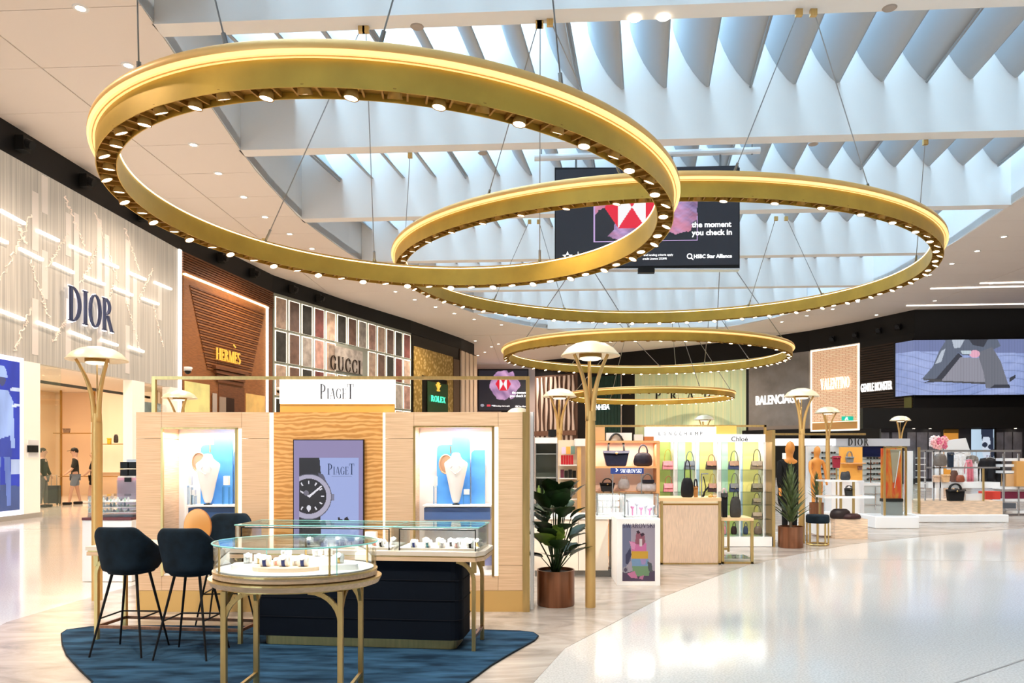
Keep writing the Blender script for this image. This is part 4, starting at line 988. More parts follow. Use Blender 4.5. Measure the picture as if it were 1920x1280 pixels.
# blue rounded plaques
pb = mat('plaque_blue', (.08, .30, .72), .45, 0, .18, 3)
def plaque(x0, x1, y0, y1, side, fr):
    r = 9; pts = [(x0, y1), (x0, y0)]
    n = 6
    if side == 'r': pts = [(x1, y1)]+[(x1-r+r*math.cos(math.pi/2*k/n), y0+r-r*math.sin(math.pi/2*k/n)) for k in range(n+1)]+[(x0, y0), (x0, y1)]
    else: pts = [(x1, y1), (x1, y0)]+[(x0+r-r*math.sin(math.pi/2*k/n), y0+r-r*math.cos(math.pi/2*k/n)) for k in range(n+1)]+[(x0, y1)]
    PR(K, 'blue_plaque', pb, pts, t, fr, .03, 0)
plaque(352, 379, 833, 948, 'l', -.30); plaque(380, 416, 817, 948, 'r', -.27); plaque(417, 440, 842, 948, 'l', -.30)
plaque(812, 841, 833, 948, 'l', -.30); plaque(842, 877, 818, 948, 'r', -.27); plaque(879, 906, 843, 948, 'l', -.30)
for x, y in ((373, 866), (836, 870)):
    b = MB(); c = K.pt(x, y, -.2); b.tube([c+Vector((.07*math.cos(a*.35), 0, .10*math.sin(a*.35))) for a in range(18)], .008, 6, closed=True)
    b.add([c+Vector((.068*math.cos(a*.35), 0, .098*math.sin(a*.35))) for a in range(18)], [tuple(range(18))]); b.build('round_mirror', mat('rose_bronze', (.62, .36, .22), .3, .4), t)
    R2(K, 'mirror_rod', brass, x+4, x+6, 833 if x < 400 else 835, 848 if x < 400 else 850, t, -.2, .01)
# video screen in the middle of the kiosk
R2(K, 'screen_bezel', black, 549.5, 681.5, 823.5, 1020, t, 0, .08)
def uv(px, py): return ((px-551)/129.5, (1018-py)/193)
dkk = (.012, .012, .02); cl = (.42, .40, .52); lav = (.27, .23, .42)
def ell(cx, cy, rx, ry, col): u, v = uv(cx, cy); return ('e', u, v, rx/129.5, ry/193, col)
def pol(pts, col): return ('p', [uv(*q) for q in pts], col)
wops = [pol([(561, 858), (673, 858), (673, 1018), (561, 1018)], (.33, .40, .72)),
        pol([(556, 858), (599, 858), (602, 892), (556, 900)], dkk), pol([(556, 960), (600, 960), (603, 1018), (556, 1018)], dkk),
        pol([(596, 886), (606, 889), (613, 905), (600, 900)], (.10, .10, .16)), pol([(619, 926), (627, 926), (627, 938), (619, 938)], (.2, .2, .3)), ell(579, 931, 43, 43, (.08, .08, .12)), ell(579, 931, 41.5, 41.5, cl), ell(579, 930, 33, 33, dkk)]
for k in range(12):
    a_ = math.pi*2*k/12; c_, s_ = math.sin(a_), -math.cos(a_); w_ = 1.2
    wops.append(pol([(579+c_*23-s_*w_, 930+s_*23+c_*w_), (579+c_*23+s_*w_, 930+s_*23-c_*w_), (579+c_*29+s_*w_, 930+s_*29-c_*w_), (579+c_*29-s_*w_, 930+s_*29+c_*w_)], (.8, .78, .85)))
wops += [pol([(577, 930), (580, 933), (604, 912), (602, 910)], (.8, .78, .85)), pol([(578, 931), (580, 928), (563, 919), (563, 922)], (.7, .68, .75)), ell(579, 952, 4, 5, (.7, .7, .78)), ell(574, 924, 5, 5, (.16, .15, .2)),
         pol([(551, 823), (561, 823), (561, 1018), (551, 1018)], lav), pol([(673, 823), (681, 823), (681, 1018), (673, 1018)], lav), pol([(551, 823), (681, 823), (681, 858), (551, 858)], lav),
         ell(640, 976, 3, 3, dkk), pol([(633, 970), (636, 969), (640, 977), (634, 977)], dkk), pol([(646, 971), (651, 968), (656, 977), (644, 977)], dkk), pol([(612, 981), (650, 981), (650, 990), (612, 990)], (.2, .22, .4)), pol([(622, 892), (660, 892), (660, 893.2), (622, 893.2)], (.18, .22, .42))]
pa, pb_, pc = K.pt(551, 1018, .004), K.pt(680.5, 1018, .004), K.pt(551, 825, .004)
printed('screen_picture', screen_print, pa, pb_, pc, 130, 193, wops, t, lav)
sc_ = [1.0, .72, .72, .72, .72, 1.0]
lettering('PIAGET', mat('ink_navy', (.012, .03, .10), .6), K.pt(614.5, 889.5, .006), (1, 0, 0), (889.5-869)/180, 50/180, .003, t, .10, sc_)
# sign and frame above
Kb = Pl((0, 8.0))
ts_ = t
sgn = R2(Kb, 'sign_box', sign_white, 527, 740, 712, 757, ts_, .05, .1); R2(Kb, 'amber_panel', amber_glass, 527, 740, 757.5, 776, ts_, .03, .05)
lettering('PIAGET', mat('grey_letter', (.05, .05, .06), .7), Kb.pt(600, 747.5, .055), (1, 0, 0), (747.5-720)/175, 63/175, .008, sgn, .10, sc_)
for x0, x1, y0, y1 in ((284, 993, 705, 711), (284, 291, 711, 775), (986, 993, 711, 772)): R2(Kb, 'frame_bar', brass, x0, x1, y0, y1, ts_, .0, .04)
# busts and small stands in the niches
def bust(x, y0, y1, label, hw):
    b = MB(); Kp = Pl((0, 7.94)); s = 7.94/F; w_ = hw
    prof = [(.25, 0), (.42, .12), (.62, .33), (.86, .58), (1.08, .77), (1.02, .81), (.52, .87), (.36, .94), (.36, 1.0)]
    h = (y1-y0)*s; vs = []; n = 12
    for r, z in prof:
        for k in range(n):
            a = 2*math.pi*k/n; c_, s_ = math.cos(a), math.sin(a); vs.append((r*w_*s*c_, -.045*abs(1)*(.5+.6*math.sin(z*math.pi*.85))*max(s_, 0)+.02*max(-s_, 0), z*h))
    fs = [(i*n+k, i*n+(k+1) % n, (i+1)*n+(k+1) % n, (i+1)*n+k) for i in range(len(prof)-1) for k in range(n)]+[tuple(range(n))[::-1], tuple(range((len(prof)-1)*n, len(prof)*n))]
    b.smooth = True; b.add(vs, fs); p = Kp.pt(x, y1); tt = thing('necklace_bust', label, 'display bust', p)
    b.build('bust', mat('bust_ivory', (.90, .85, .82), .5), tt, world=False, sub=1); bo_ = tt.children[0]
    b = MB(); b.box(-.035, .035, -.03, .03, -.025, .005); b.build('foot', black, tt, world=False)
    b = MB(); c0 = Vector((0, -.055, h*.66)); b.tube([Vector((w_*s*.42*math.sin(a*.35), -.05-.012*math.cos(a*.35), h*.80-h*.20*(1-abs(a)/9)**.8)) for a in range(-9, 10)], .0022, 5); b.ball((0, -.066, h*.59), .008); b.build('necklace', silver, bo_, world=False)
bust(390, 850, 945, 'ivory necklace bust in the left lit niche of the kiosk', 23)
bust(855, 848, 945, 'ivory necklace bust in the right lit niche of the kiosk', 22)
def riser(x, y0, y1, label, top=8):
    Kp = Pl((0, 7.93)); p = Kp.pt(x, y1); s = 7.93/F; h = (y1-y0)*s; tt = thing('jewellery_riser', label, 'display stand', p)
    b = MB(); w_ = top*s/2; b.box(-w_, w_, -.03, .03, h*.62, h*.68); b.box(-w_, -w_+.008, -.03, .03, 0, h*.62); b.box(w_-.008, w_, -.03, .03, 0, h*.62); b.build('table', glass_dim, tt, world=False)
    b = MB(); b.rbox(-w_*.8, w_*.8, -.02, .02, h*.69, h, .006); b.build('ring_block', white, tt, world=False)
riser(357, 892, 948, 'tall clear riser with white block at left edge of the left niche'); riser(364, 918, 948, 'short clear riser left of the bust in the left niche', 7)
riser(425, 892, 947, 'clear riser with white block right of the bust in the left niche', 13)
riser(817, 893, 948, 'tall clear riser left of the bust in the right niche', 8); riser(875, 917, 948, 'clear riser with a crown-shaped block right of the bust in the right niche', 13)

# ================================================================ RUG
rp = [P(115, 1190, pY(1190)), P(125, 1183, pY(1183)), P(170, 1177, pY(1177)), P(300, 1175, pY(1175)), P(600, 1178, pY(1178)), P(900, 1183, pY(1183)), P(975, 1185, pY(1185)), P(1000, 1188, pY(1188)), P(1009, 1194, pY(1194)), P(1003, 1202, pY(1202)), P(960, 1226, pY(1226)), P(920, 1250, pY(1250)), P(880, 1280, pY(1280))]
rug = [(p.x, p.y) for p in rp]+[(-.75, 4.7), (-1.0, 4.3), (-1.6, 4.0), (-2.4, 4.05), (-3.1, 4.6)]+[(P(x, y, pY(y)).x, pY(y)) for x, y in ((175, 1282), (150, 1258), (125, 1230), (117, 1210))]
b = MB(); b.prism(rug[::-1], .003, .016)
rugm = mat('blue_rug', (.024, .066, .118), .95, 0, .75, 2.2, (1, 4, 1), bump=.6, col2=(.006, .018, .036), spec=.1)
o = b.build('rug', rugm); rebase(o, (-2, 5.6, 0)); tag(o, 'irregular navy blue rug with rounded corners under the counter and stools', 'rug')
o2 = MB(); o2.tube([(x, y, .012) for x, y in rug], .007, 5, closed=True); e_ = o2.build('rug_edge', navy_velvet, None); e_.parent = o; e_.data.transform(Matrix.Translation(-o.location))
RZ = .016

# ================================================================ COUNTER
CA = math.atan2(-.4, 3.49)
cnt = thing('jewellery_counter', 'long oak-topped sales counter on brass legs with navy padded body', 'counter', (-3.90, 6.50, RZ), CA)
L_ = 3.51; Z0 = -RZ
def CB(name, m, x0, x1, y0, y1, z0, z1, r=0., bevel=0.):
    b = MB(); (b.rbox(x0, x1, y0, y1, z0, z1, r) if r else b.box(x0, x1, y0, y1, z0, z1)); return b.build(name, m, cnt, world=False, bevel=bevel)
ctop = [(0, .0), (L_-.06, 0), (L_, .10), (L_, .50), (L_-.05, .56), (0, .56)]
b = MB(); b.prism(ctop, .79, .824); b.build('worktop', mat('cream_worktop', (.78, .66, .53), .3), cnt, world=False)
b = MB(); b.prism([(x+(.012 if x < 1 else -.012), y+(.012 if y < .3 else -.012)) for x, y in ctop], .778, .79); b.build('brass_inlay', brass, cnt, world=False)
b = MB(); b.prism([(x+(.006 if x < 1 else -.006), y+(.006 if y < .3 else -.006)) for x, y in ctop], .745, .778); b.build('oak_apron', oak_top, cnt, world=False)
pbody = CB('padded_body', navy_body, 1.50, 3.32, .05, .50, .085, .745, .09)
for k in range(1, 4): b = MB(); z = .085+.165*k; b.rbox(1.495, 3.325, .045, .505, z-.0035, z+.0035, .092); b.build('seam', mat('seam_dark', (.003, .004, .008), .8), pbody, world=False)
CB('brass_plinth', brass, 1.58, 3.26, .10, .46, 0, .085, .06)
def arch_leg(x, y, sx, name='leg', parent=cnt, zt=.745, w_=.034, r=.17, d=None):
    b = MB(); pts = [(x, y, 0), (x, y, zt-r)]
    for k in range(1, 7):
        a = math.pi/2*k/6; pts.append((x+sx*r*(1-math.cos(a)), y, zt-r+r*math.sin(a)-.004))
    for p, q in zip(pts[:-1], pts[1:]):
        b.bar(p, q, .03, w_, (0, 1, 0))
    b.box(x-.02, x+.02, y-.017, y+.017, zt-.1, zt)
    return b.build(name, brass, parent, world=False)
for x, sx in ((.05, 1), (1.38, -1), (3.42, -1)):
    arch_leg(x, .08, sx); arch_leg(x, .46, sx)
for y in (.08, .46): CB('foot_rail', copper, .05, 1.38, y-.012, y+.012, .10, .125)
for x in (.05, 1.38, 3.42): CB('foot_rail', copper, x-.012, x+.012, .08, .46, .10, .125)
CM = MW[cnt.name]
def glasscase(label, x0, x1, y0=.03, y1=.50, zb=.824, h=.20):
    p = CM @ Vector((x0, y0, zb)); c = thing('glass_showcase', label, 'showcase', p, CA); W_ = x1-x0; D_ = y1-y0
    for nm, a in (('glass_pane', (0, W_, 0, .005, .0, h-.006)), ('glass_pane', (0, W_, D_-.005, D_, .0, h-.006)), ('glass_pane', (0, .005, .006, D_-.006, 0, h-.006)), ('glass_pane', (W_-.005, W_, .006, D_-.006, 0, h-.006))):
        b = MB(); b.box(*a); b.build(nm, glass, c, world=False)
    b = MB(); b.box(-.004, W_+.004, -.004, D_+.004, h-.006, h+.004); b.build('glass_top', glass_dim, c, world=False)
    b = MB(); b.tube([(-.004, -.005, h), (W_+.004, -.005, h), (W_+.004, D_+.004, h), (-.004, D_+.004, h)], .005, 4, closed=True); b.build('glass_edge', glass_edge, c, world=False)
    b = MB()
    for x in (.035, W_-.035): b.box(x-.004, x+.004, .035, .043, 0, h-.02)
    b.box(.035, W_-.035, .035, .043, h-.028, h-.018); b.build('inner_frame', blackmetal, c, world=False)
    b = MB(); b.box(.02, W_-.02, .05, D_-.02, 0, .02); b.build('display_tray', mat('tray_cream', (.82, .74, .66), .6), c, world=False)
    b = MB(); b.box(.05, W_-.05, .06, .075, h-.03, h-.02); b.build('case_light', led_white, c, world=False)
    return c
cA = glasscase('long low glass showcase on the left part of the counter', 1.36, 2.735); cB = glasscase('shorter low glass showcase at the right end of the counter', 2.755, 3.47)
cuffw = mat('cuff_white', (.92, .90, .88), .5)
for x in (2.3, 3.11): p_ = CM @ Vector((x, .16, 1.015)); area('counter_case_fill', p_, .9 if x < 3 else .5, 3.5, (1, .95, .88), (0, 0, CA), .05)  # added fill lamps that brighten the inside of the counter cases
straps = {'red': (.55, .03, .03), 'navy': (.02, .04, .22), 'black': (.01, .01, .01), 'teal': (.02, .14, .18), 'gold': (.7, .5, .2), 'brown': (.2, .08, .03), 'silver': (.6, .6, .62), 'pink': (.8, .45, .40)}
sm_ = {k: mat('strap_'+k, v, .4, .6 if k in ('gold', 'silver') else 0) for k, v in straps.items()}
def watch(p, colour, label, rot=0., s=1., group=None):
    w_ = thing('watch', label, 'watch', p, rot, group)
    b = MB(); b.smooth = True; b.lathe([(.012*s, -.022*s), (.026*s, -.022*s), (.026*s, .022*s), (.012*s, .022*s)], n=18, close=True)
    for i, (x, y, z) in enumerate(b.v): b.v[i] = (z, x*.8, y+.026*s)
    o = b.build('cuff', cuffw, w_, world=False)
    b = MB(); b.smooth = True; b.lathe([(.0265*s, -.008*s), (.029*s, -.008*s), (.029*s, .008*s), (.0265*s, .008*s)], n=18, close=True)
    for i, (x, y, z) in enumerate(b.v): b.v[i] = (z, x*.8, y+.026*s)
    b.build('strap', sm_[colour], w_, world=False)
    b = MB(); b.lathe([(0, -.004), (.015*s, -.004), (.015*s, .004), (0, .004)], n=14)
    for i, (x, y, z) in enumerate(b.v): b.v[i] = (x, y*.55-.020*s-z*.5, .045*s+y*.8+z*.5)
    b.build('dial', silver, w_, world=False); return w_
ords = ['first', 'second', 'third', 'fourth', 'fifth', 'sixth', 'seventh', 'eighth', 'ninth', 'tenth', 'eleventh', 'twelfth']
for nm, xs in (('long', [(1.95, .2, 'navy'), (2.10, .13, 'silver'), (2.18, .27, 'black'), (2.28, .14, 'silver'), (2.36, .26, 'gold'), (2.44, .12, 'pink'), (2.54, .2, 'red'), (2.62, .13, 'black'), (2.68, .27, 'silver')]),
               ('short', [(2.90, .13, 'navy'), (2.97, .25, 'silver'), (3.02, .13, 'teal'), (3.09, .26, 'gold'), (3.14, .13, 'silver'), (3.20, .22, 'black'), (3.27, .13, 'pink'), (3.33, .25, 'silver'), (3.38, .13, 'black'), (3.43, .23, 'gold')])):
    for i, (x, y, c_) in enumerate(xs):
        watch(CM @ Vector((x, y, .844)), c_, f'watch with {c_} strap on white cuff, {ords[i]} from left in the {"longer" if nm == "long" else "shorter"} counter showcase', CA+rnd.uniform(-.3, .3), 1.25)
def block(p, w_, d, h, label, rot=0., m=None):
    b = MB(); b.rbox(-w_/2, w_/2, -d/2, d/2, 0, h, min(w_, d)*.12); o = b.build('display_block', m or cuffw); o.location = p; o.rotation_euler = (0, 0, rot); return tag(o, label, 'display block')
block(CM @ Vector((2.44, .38, .844)), .10, .06, .10, 'pink square jewellery block at the back of the longer counter showcase', CA, mat('blush_block', (.85, .62, .52), .5))
block(CM @ Vector((1.75, .30, .844)), .26, .16, .035, 'flat beige tray block at the left inside the longer counter showcase', CA, mat('beige_block', (.75, .60, .45), .5))
block(CM @ Vector((3.30, .40, .844)), .20, .10, .05, 'grey patterned step block at the back of the shorter counter showcase', CA, mat('grey_block', (.45, .42, .42), .5, 0, .5, 40))
block(CM @ Vector((2.10, .40, .844)), .18, .08, .05, 'low white step block at the back of the longer counter showcase', CA)
# oval table mirror and a brochure on the counter
tm = thing('table_mirror', 'round amber table mirror standing on the counter behind the second stool', 'mirror', CM @ Vector((.86, .30, .825)), CA)
b = MB(); n_ = 28; rim = [(.128*math.cos(2*math.pi*k/n_), 0, .155+.155*math.sin(2*math.pi*k/n_)) for k in range(n_)]
b.hull2([(x, -.008, z) for x, _, z in rim], [(x, .008, z) for x, _, z in rim]); b.build('mirror_glass', mat('amber_mirror', (.78, .36, .10), .25, .25), tm, world=False)
b = MB(); b.tube([(x, 0, z) for x, _, z in rim], .006, 6, closed=True); b.build('rim', mat('leather_rim', (.40, .14, .03), .5), tm, world=False)
b = MB(); b.rbox(-.07, .07, -.05, .05, 0, .008, .02); b.build('base', brass, tm, world=False)
bk = MB()
bk.box(-.16, -.003, -.1, .1, 0, .006); bk.box(.003, .16, -.1, .1, 0, .006); 
tb = thing('open_brochure', 'open brochure lying on the counter left of the glass showcase', 'brochure', CM @ Vector((1.14, .25, .825)), CA+.1)
bk.build('pages', white, tb, world=False); b = MB(); b.box(-.145, -.02, -.08, .08, .006, .0075); b.build('printed_picture', mat('dark_blue_print', (.02, .03, .12), .4), tb, world=False)

# ================================================================ OVAL DISPLAY TABLE
TX, TY = -1.55, 4.88
tt = thing('oval_display_table', 'oval oak and brass display table in front of the counter, on arched brass legs', 'table', (TX, TY, RZ))
def ov(rx, ry, n=48): return [(rx*math.cos(2*math.pi*k/n), ry*math.sin(2*math.pi*k/n)) for k in range(n)]
def TB(name, m, rx, ry, z0, z1, rx2=None, ry2=None):
    b = MB(); b.smooth = False; a = ov(rx, ry); c = ov(rx2 or rx, ry2 or ry); b.hull2([(x, y, z0-RZ) for x, y in a], [(x, y, z1-RZ) for x, y in c]); return b.build(name, m, tt, world=False)
TB('brass_lower_band', brass, .50, .375, .800, .812); TB('oak_slab', oak_top, .535, .405, .812, .845, .55, .42); TB('brass_trim', brass, .553, .423, .845, .855); TB('recess', darkgold, .50, .37, .855, .862)
TB('tray_drum', oak_top, .522, .392, .862, .892); TB('tray_brass', brass, .526, .396, .892, .902)
for sx in (-1, 1):
    for sy in (-1, 1):
        x, y = sx*.36, sy*.27; zt = .80-RZ; b = MB(); r = .20
        b.box(x-.016, x+.016, y-.016, y+.016, 0, zt)
        pr = None
        for k in range(8):
            a = math.pi/2*k/7; q = Vector((x-sx*r*(1-math.cos(a)), y, zt-r+r*math.sin(a)-.003))
            if pr: b.bar(pr, q, .03, .02, (0, 1, 0))
            pr = q
        pr = None
        for k in range(8):
            a = math.pi/2*k/7; q = Vector((x, y-sy*r*(1-math.cos(a)), zt-r+r*math.sin(a)-.003))
            if pr: b.bar(pr, q, .03, .02, (1, 0, 0))
            pr = q
        b.build('leg', brass, tt, world=False)
b = MB(); z = .12
for sx in (-1, 1): b.bar((sx*.36, -.27, z), (sx*.36, .27, z), .022)
b.bar((-.36, 0, z), (.36, 0, z), .022); b.build('stretcher', brass, tt, world=False)
vc = thing('oval_glass_case', 'oval glass case with curved panes and brass posts on the display table', 'showcase', (TX, TY, .902))
GH = .17
b = MB(); b.smooth = True; o_ = ov(.518, .388); i_ = ov(.512, .382); n_ = len(o_)
b.add([(x, y, 0) for x, y in o_]+[(x, y, GH) for x, y in o_], [(k, (k+1) % n_, n_+(k+1) % n_, n_+k) for k in range(n_)]); b.build('curved_pane', glass, vc, world=False)
b = MB(); b.prism(ov(.524, .394), GH, GH+.008); b.build('glass_top', glass_dim, vc, world=False)
b = MB(); b.tube([(x, y, GH+.004) for x, y in ov(.526, .396)], .0055, 5, closed=True); b.build('glass_edge', glass_edge, vc, world=False)
for x, y in ((-.42, -.20), (.30, -.30), (-.05, .37), (.42, .20)):
    b = MB(); b.cyl((x, y), .007, 0, GH, 10); b.build('brass_post', brass, vc, world=False)
for an in (-.85, 2.2):
    b = MB(); x, y = .52*math.cos(an), .39*math.sin(an); b.box(x-.002, x+.002, y-.004, y+.004, 0, GH); b.build('pane_joint', glass_edge, vc, world=False)
b = MB(); b.prism(ov(.50, .37), .0, .008); b.build('display_cloth', mat('case_white', (.93, .90, .86), .5), vc, world=False)
zc = .910
b = MB(); pts = [(.21*math.cos(math.pi*k/8+math.pi), -.03+.09*math.sin(math.pi*k/8+math.pi)) for k in range(9)]+[(.21, .05), (-.21, .05)]
b.prism(pts, 0, .025); o = b.build('display_plinth', mat('pale_oak_plinth', (.82, .62, .45), .5)); o.location = (TX-.02, TY-.12, zc); tag(o, 'half-round pale plinth at the front of the oval case', 'display block')
for i, (x, c_) in enumerate(((-.15, 'navy'), (-.03, 'navy'), (.09, 'navy'), (-.09, 'pink'), (.03, 'silver'))):
    watch((TX+x, TY-.11-(.03 if i < 3 else -.01), zc+.025), c_, ['left navy-banded white cuff on the half-round plinth in the oval case', 'middle navy-banded white cuff on the half-round plinth in the oval case', 'right navy-banded white cuff on the half-round plinth in the oval case', 'small pink-banded cuff between the left and middle navy ones in the oval case', 'small silver banded cuff between the middle and right navy ones in the oval case'][i], rnd.uniform(-.2, .2), 1.35 if i < 3 else .9)
for i, (x, y, w_, d, h, lab) in enumerate(((-.28, -.05, .22, .14, .03, 'flat white block at the left inside the oval case'), (.30, -.08, .24, .14, .035, 'angled pale block at the right inside the oval case'), (-.05, .12, .20, .12, .05, 'white block at the back of the oval case'), (.16, .08, .16, .10, .06, 'higher white block behind the brass post in the oval case'))):
    block((TX+x, TY+y, zc), w_, d, h, lab, rnd.uniform(-.3, .3))
for i, (x, y, z, c_, lab) in enumerate(((.12, .07, .06, 'silver', 'left of two silver bangles on the higher block in the oval case'), (.19, .08, .06, 'silver', 'right of two silver bangles on the higher block in the oval case'), (-.10, .11, .05, 'silver', 'silver watch cuff on the back block of the oval case'), (-.30, -.04, .03, 'silver', 'silver jewellery cuff on the flat left block of the oval case'), (-.22, -.07, .03, 'gold', 'gold jewellery cuff on the flat left block of the oval case'), (.30, -.07, .035, 'gold', 'gold jewellery cuff on the angled right block of the oval case'))):
    watch((TX+x, TY+y, zc+z), c_, lab, rnd.uniform(-.5, .5), 1.2)
area('oval_case_light', (TX, TY, .902+GH-.01), .5, 1.2, (1, .9, .75))

# ================================================================ BAR STOOLS
def stool(loc, rot, label):
    s = thing('bar_stool', label, 'stool', (loc[0], loc[1], loc[2] if len(loc) > 2 else RZ), rot, 'navy velvet bar stools at the counter')
    b = MB(); b.smooth = True; na, nz = 27, 7; vs = []
    for j in range(nz):
        v = j/(nz-1)
        for i in range(na):
            th = math.radians(-128+256*i/(na-1)); c_, s_ = math.cos(th), math.sin(th); at = abs(math.degrees(th))
            top = 1.065 if at < 38 else (1.065-min(1, (at-38)/80)*.27)
            pw = .72; ex = abs(s_)**pw*(1 if s_ > 0 else -1); ey = abs(c_)**pw*(1 if c_ > 0 else -1)
            rx = .165+.055*v*(1 if at > 40 else .8); ry = .165+.055*v
            z = .69+(top-.69)*v; vs.append((rx*ex*1.05, -ry*ey+(.02*v if at > 60 else 0), z-RZ))
    fs = [(j*na+i, j*na+i+1, (j+1)*na+i+1, (j+1)*na+i) for j in range(nz-1) for i in range(na-1)]
    b.add(vs, fs); o = b.build('shell', navy_velvet, s, world=False); m = o.modifiers.new('solid', 'SOLIDIFY'); m.thickness = .035; m.offset = 0
    m = o.modifiers.new('sub', 'SUBSURF'); m.levels = 1; m.render_levels = 1
    b = MB(); b.smooth = True; prof = [(0, .66), (.10, .655), (.17, .67), (.19, .70), (.195, .74), (.18, .775), (.12, .79), (0, .795)]
    b.lathe([(r, z-RZ) for r, z in prof], (0, .02, 0), 24, 1, 1.05); b.build('seat', navy_velvet, s, world=False)
    for sx in (-1, 1):
        for sy in (-1, 1):
            b = MB(); b.tube([(sx*.10, sy*.09+.01, .68-RZ), (sx*.215, sy*.205, 0)], [.012, .008], 8); b.build('leg', blackmetal, s, world=False)
    k = (.68-.31)/.68; fx, fy = .10+.115*k, .09+.115*k
    b = MB(); b.tube([(-fx, -fy+.01, .30), (-fx, fy, .30), (fx, fy, .30), (fx, -fy+.01, .30)], .007, 6, closed=False); b.build('footrest', blackmetal, s, world=False)
    return s
stool((-3.336, 6.18), -.05, 'navy velvet bar stool seen from behind, leftmost, by the gold lamp post')
stool((-2.783, 6.09), -.03, 'navy velvet bar stool seen from behind, second, next to the oval display table')
stool((-3.02, 7.32, .003), math.pi+.1, 'navy velvet bar stool behind the counter, facing the camera below the left niche')

# ================================================================ LAMP POSTS
def lamp_post(x, Y, label, first=[None]):
    H = 2.85
    if first[0] is not None:
        return dup(first[0], (x, Y, .003), None, label)
    l = thing('lamp_post', label, 'lamp', (x, Y, .003), 0, 'gold mushroom lamp posts')
    b = MB(); b.smooth = True
    b.lathe([(0, H), (.08, H-.004), (.17, H-.028), (.25, H-.075), (.315, H-.150), (.318, H-.158), (.30, H-.162), (.24, H-.125), (.16, H-.10), (0, H-.09)], n=36); shd = b.build('shade', mat('shade_champagne', (.88, .74, .50), .35, .3), l, world=False)
    b = MB(); b.smooth = True; b.lathe([(0, H-.13), (.11, H-.13), (.115, H-.19), (.09, H-.20), (0, H-.205)], n=24); b.build('diffuser', mat('lamp_diffuser', (.9, .86, .78), .4, emit=.6, ecol=(1, .9, .7)), shd, world=False)
    b = MB(); b.smooth = True; b.lathe([(.112, H-.13), (.122, H-.13), (.122, H-.175), (.112, H-.175)], n=24, close=True); b.build('lamp_collar', darkgold, shd, world=False)
    for k in range(3):
        an = 2*math.pi*k/3+math.pi*7/6; c_, s_ = math.cos(an), math.sin(an); pts = []; rr = []
        for q in range(11):
            v = q/10; z = 2.0+.70*v; r = .026+.015*v+.165*v**2.4; pts.append((r*c_, r*s_, z)); rr.append(.034-.018*v)
        b = MB(); b.smooth = True; b.tube(pts, rr, 8); b.build('arm', goldpaint, l, world=False)
    b = MB(); b.smooth = True; b.tube([(0, 0, 2.1), (0, 0, H-.13)], .007, 6); b.build('cable', brass, l, world=False)
    b = MB(); b.smooth = True; b.lathe([(.055, 0), (.055, 1.75), (.052, 1.98), (.046, 2.10)], n=24); b.lathe([(0, 2.10), (.046, 2.10)], n=24); b.lathe([(0, 0), (.055, 0)], n=24); b.build('pole', goldpaint, l, world=False)
    first[0] = l; return l
lamp_post((182-1000)*8.4/1400, 8.4, 'gold mushroom lamp post at far left, behind the leftmost stool')
lamp_post((1107-1000)*8.02/1400, 8.02, 'nearest gold mushroom lamp post, right of the potted plant')
lamp_post((1049-1000)*13.8/1400, 13.8, 'gold mushroom lamp post behind the potted plant, left of the nearest post')
lamp_post((1503-1000)*13.75/1400, 13.75, 'gold mushroom lamp post beside the spiky plant, in front of the grey shop front')
lamp_post((1552-1000)*19.2/1400, 19.2, 'gold mushroom lamp post below the peach shop front')
lamp_post((1688-1000)*23.8/1400, 23.8, 'gold mushroom lamp post behind the orange art cabinet')
lamp_post((1320-1000)*23.2/1400, 23.2, 'small far lamp post above the wide white sign on the handbag shelves')
lamp_post((337-1000)*14.2/1400, 14.2, 'lamp post behind the left part of the kiosk, only shade and arms showing')
lamp_post((972-1000)*19.5/1400, 19.5, 'far lamp post whose shade just shows above the kiosk right end')

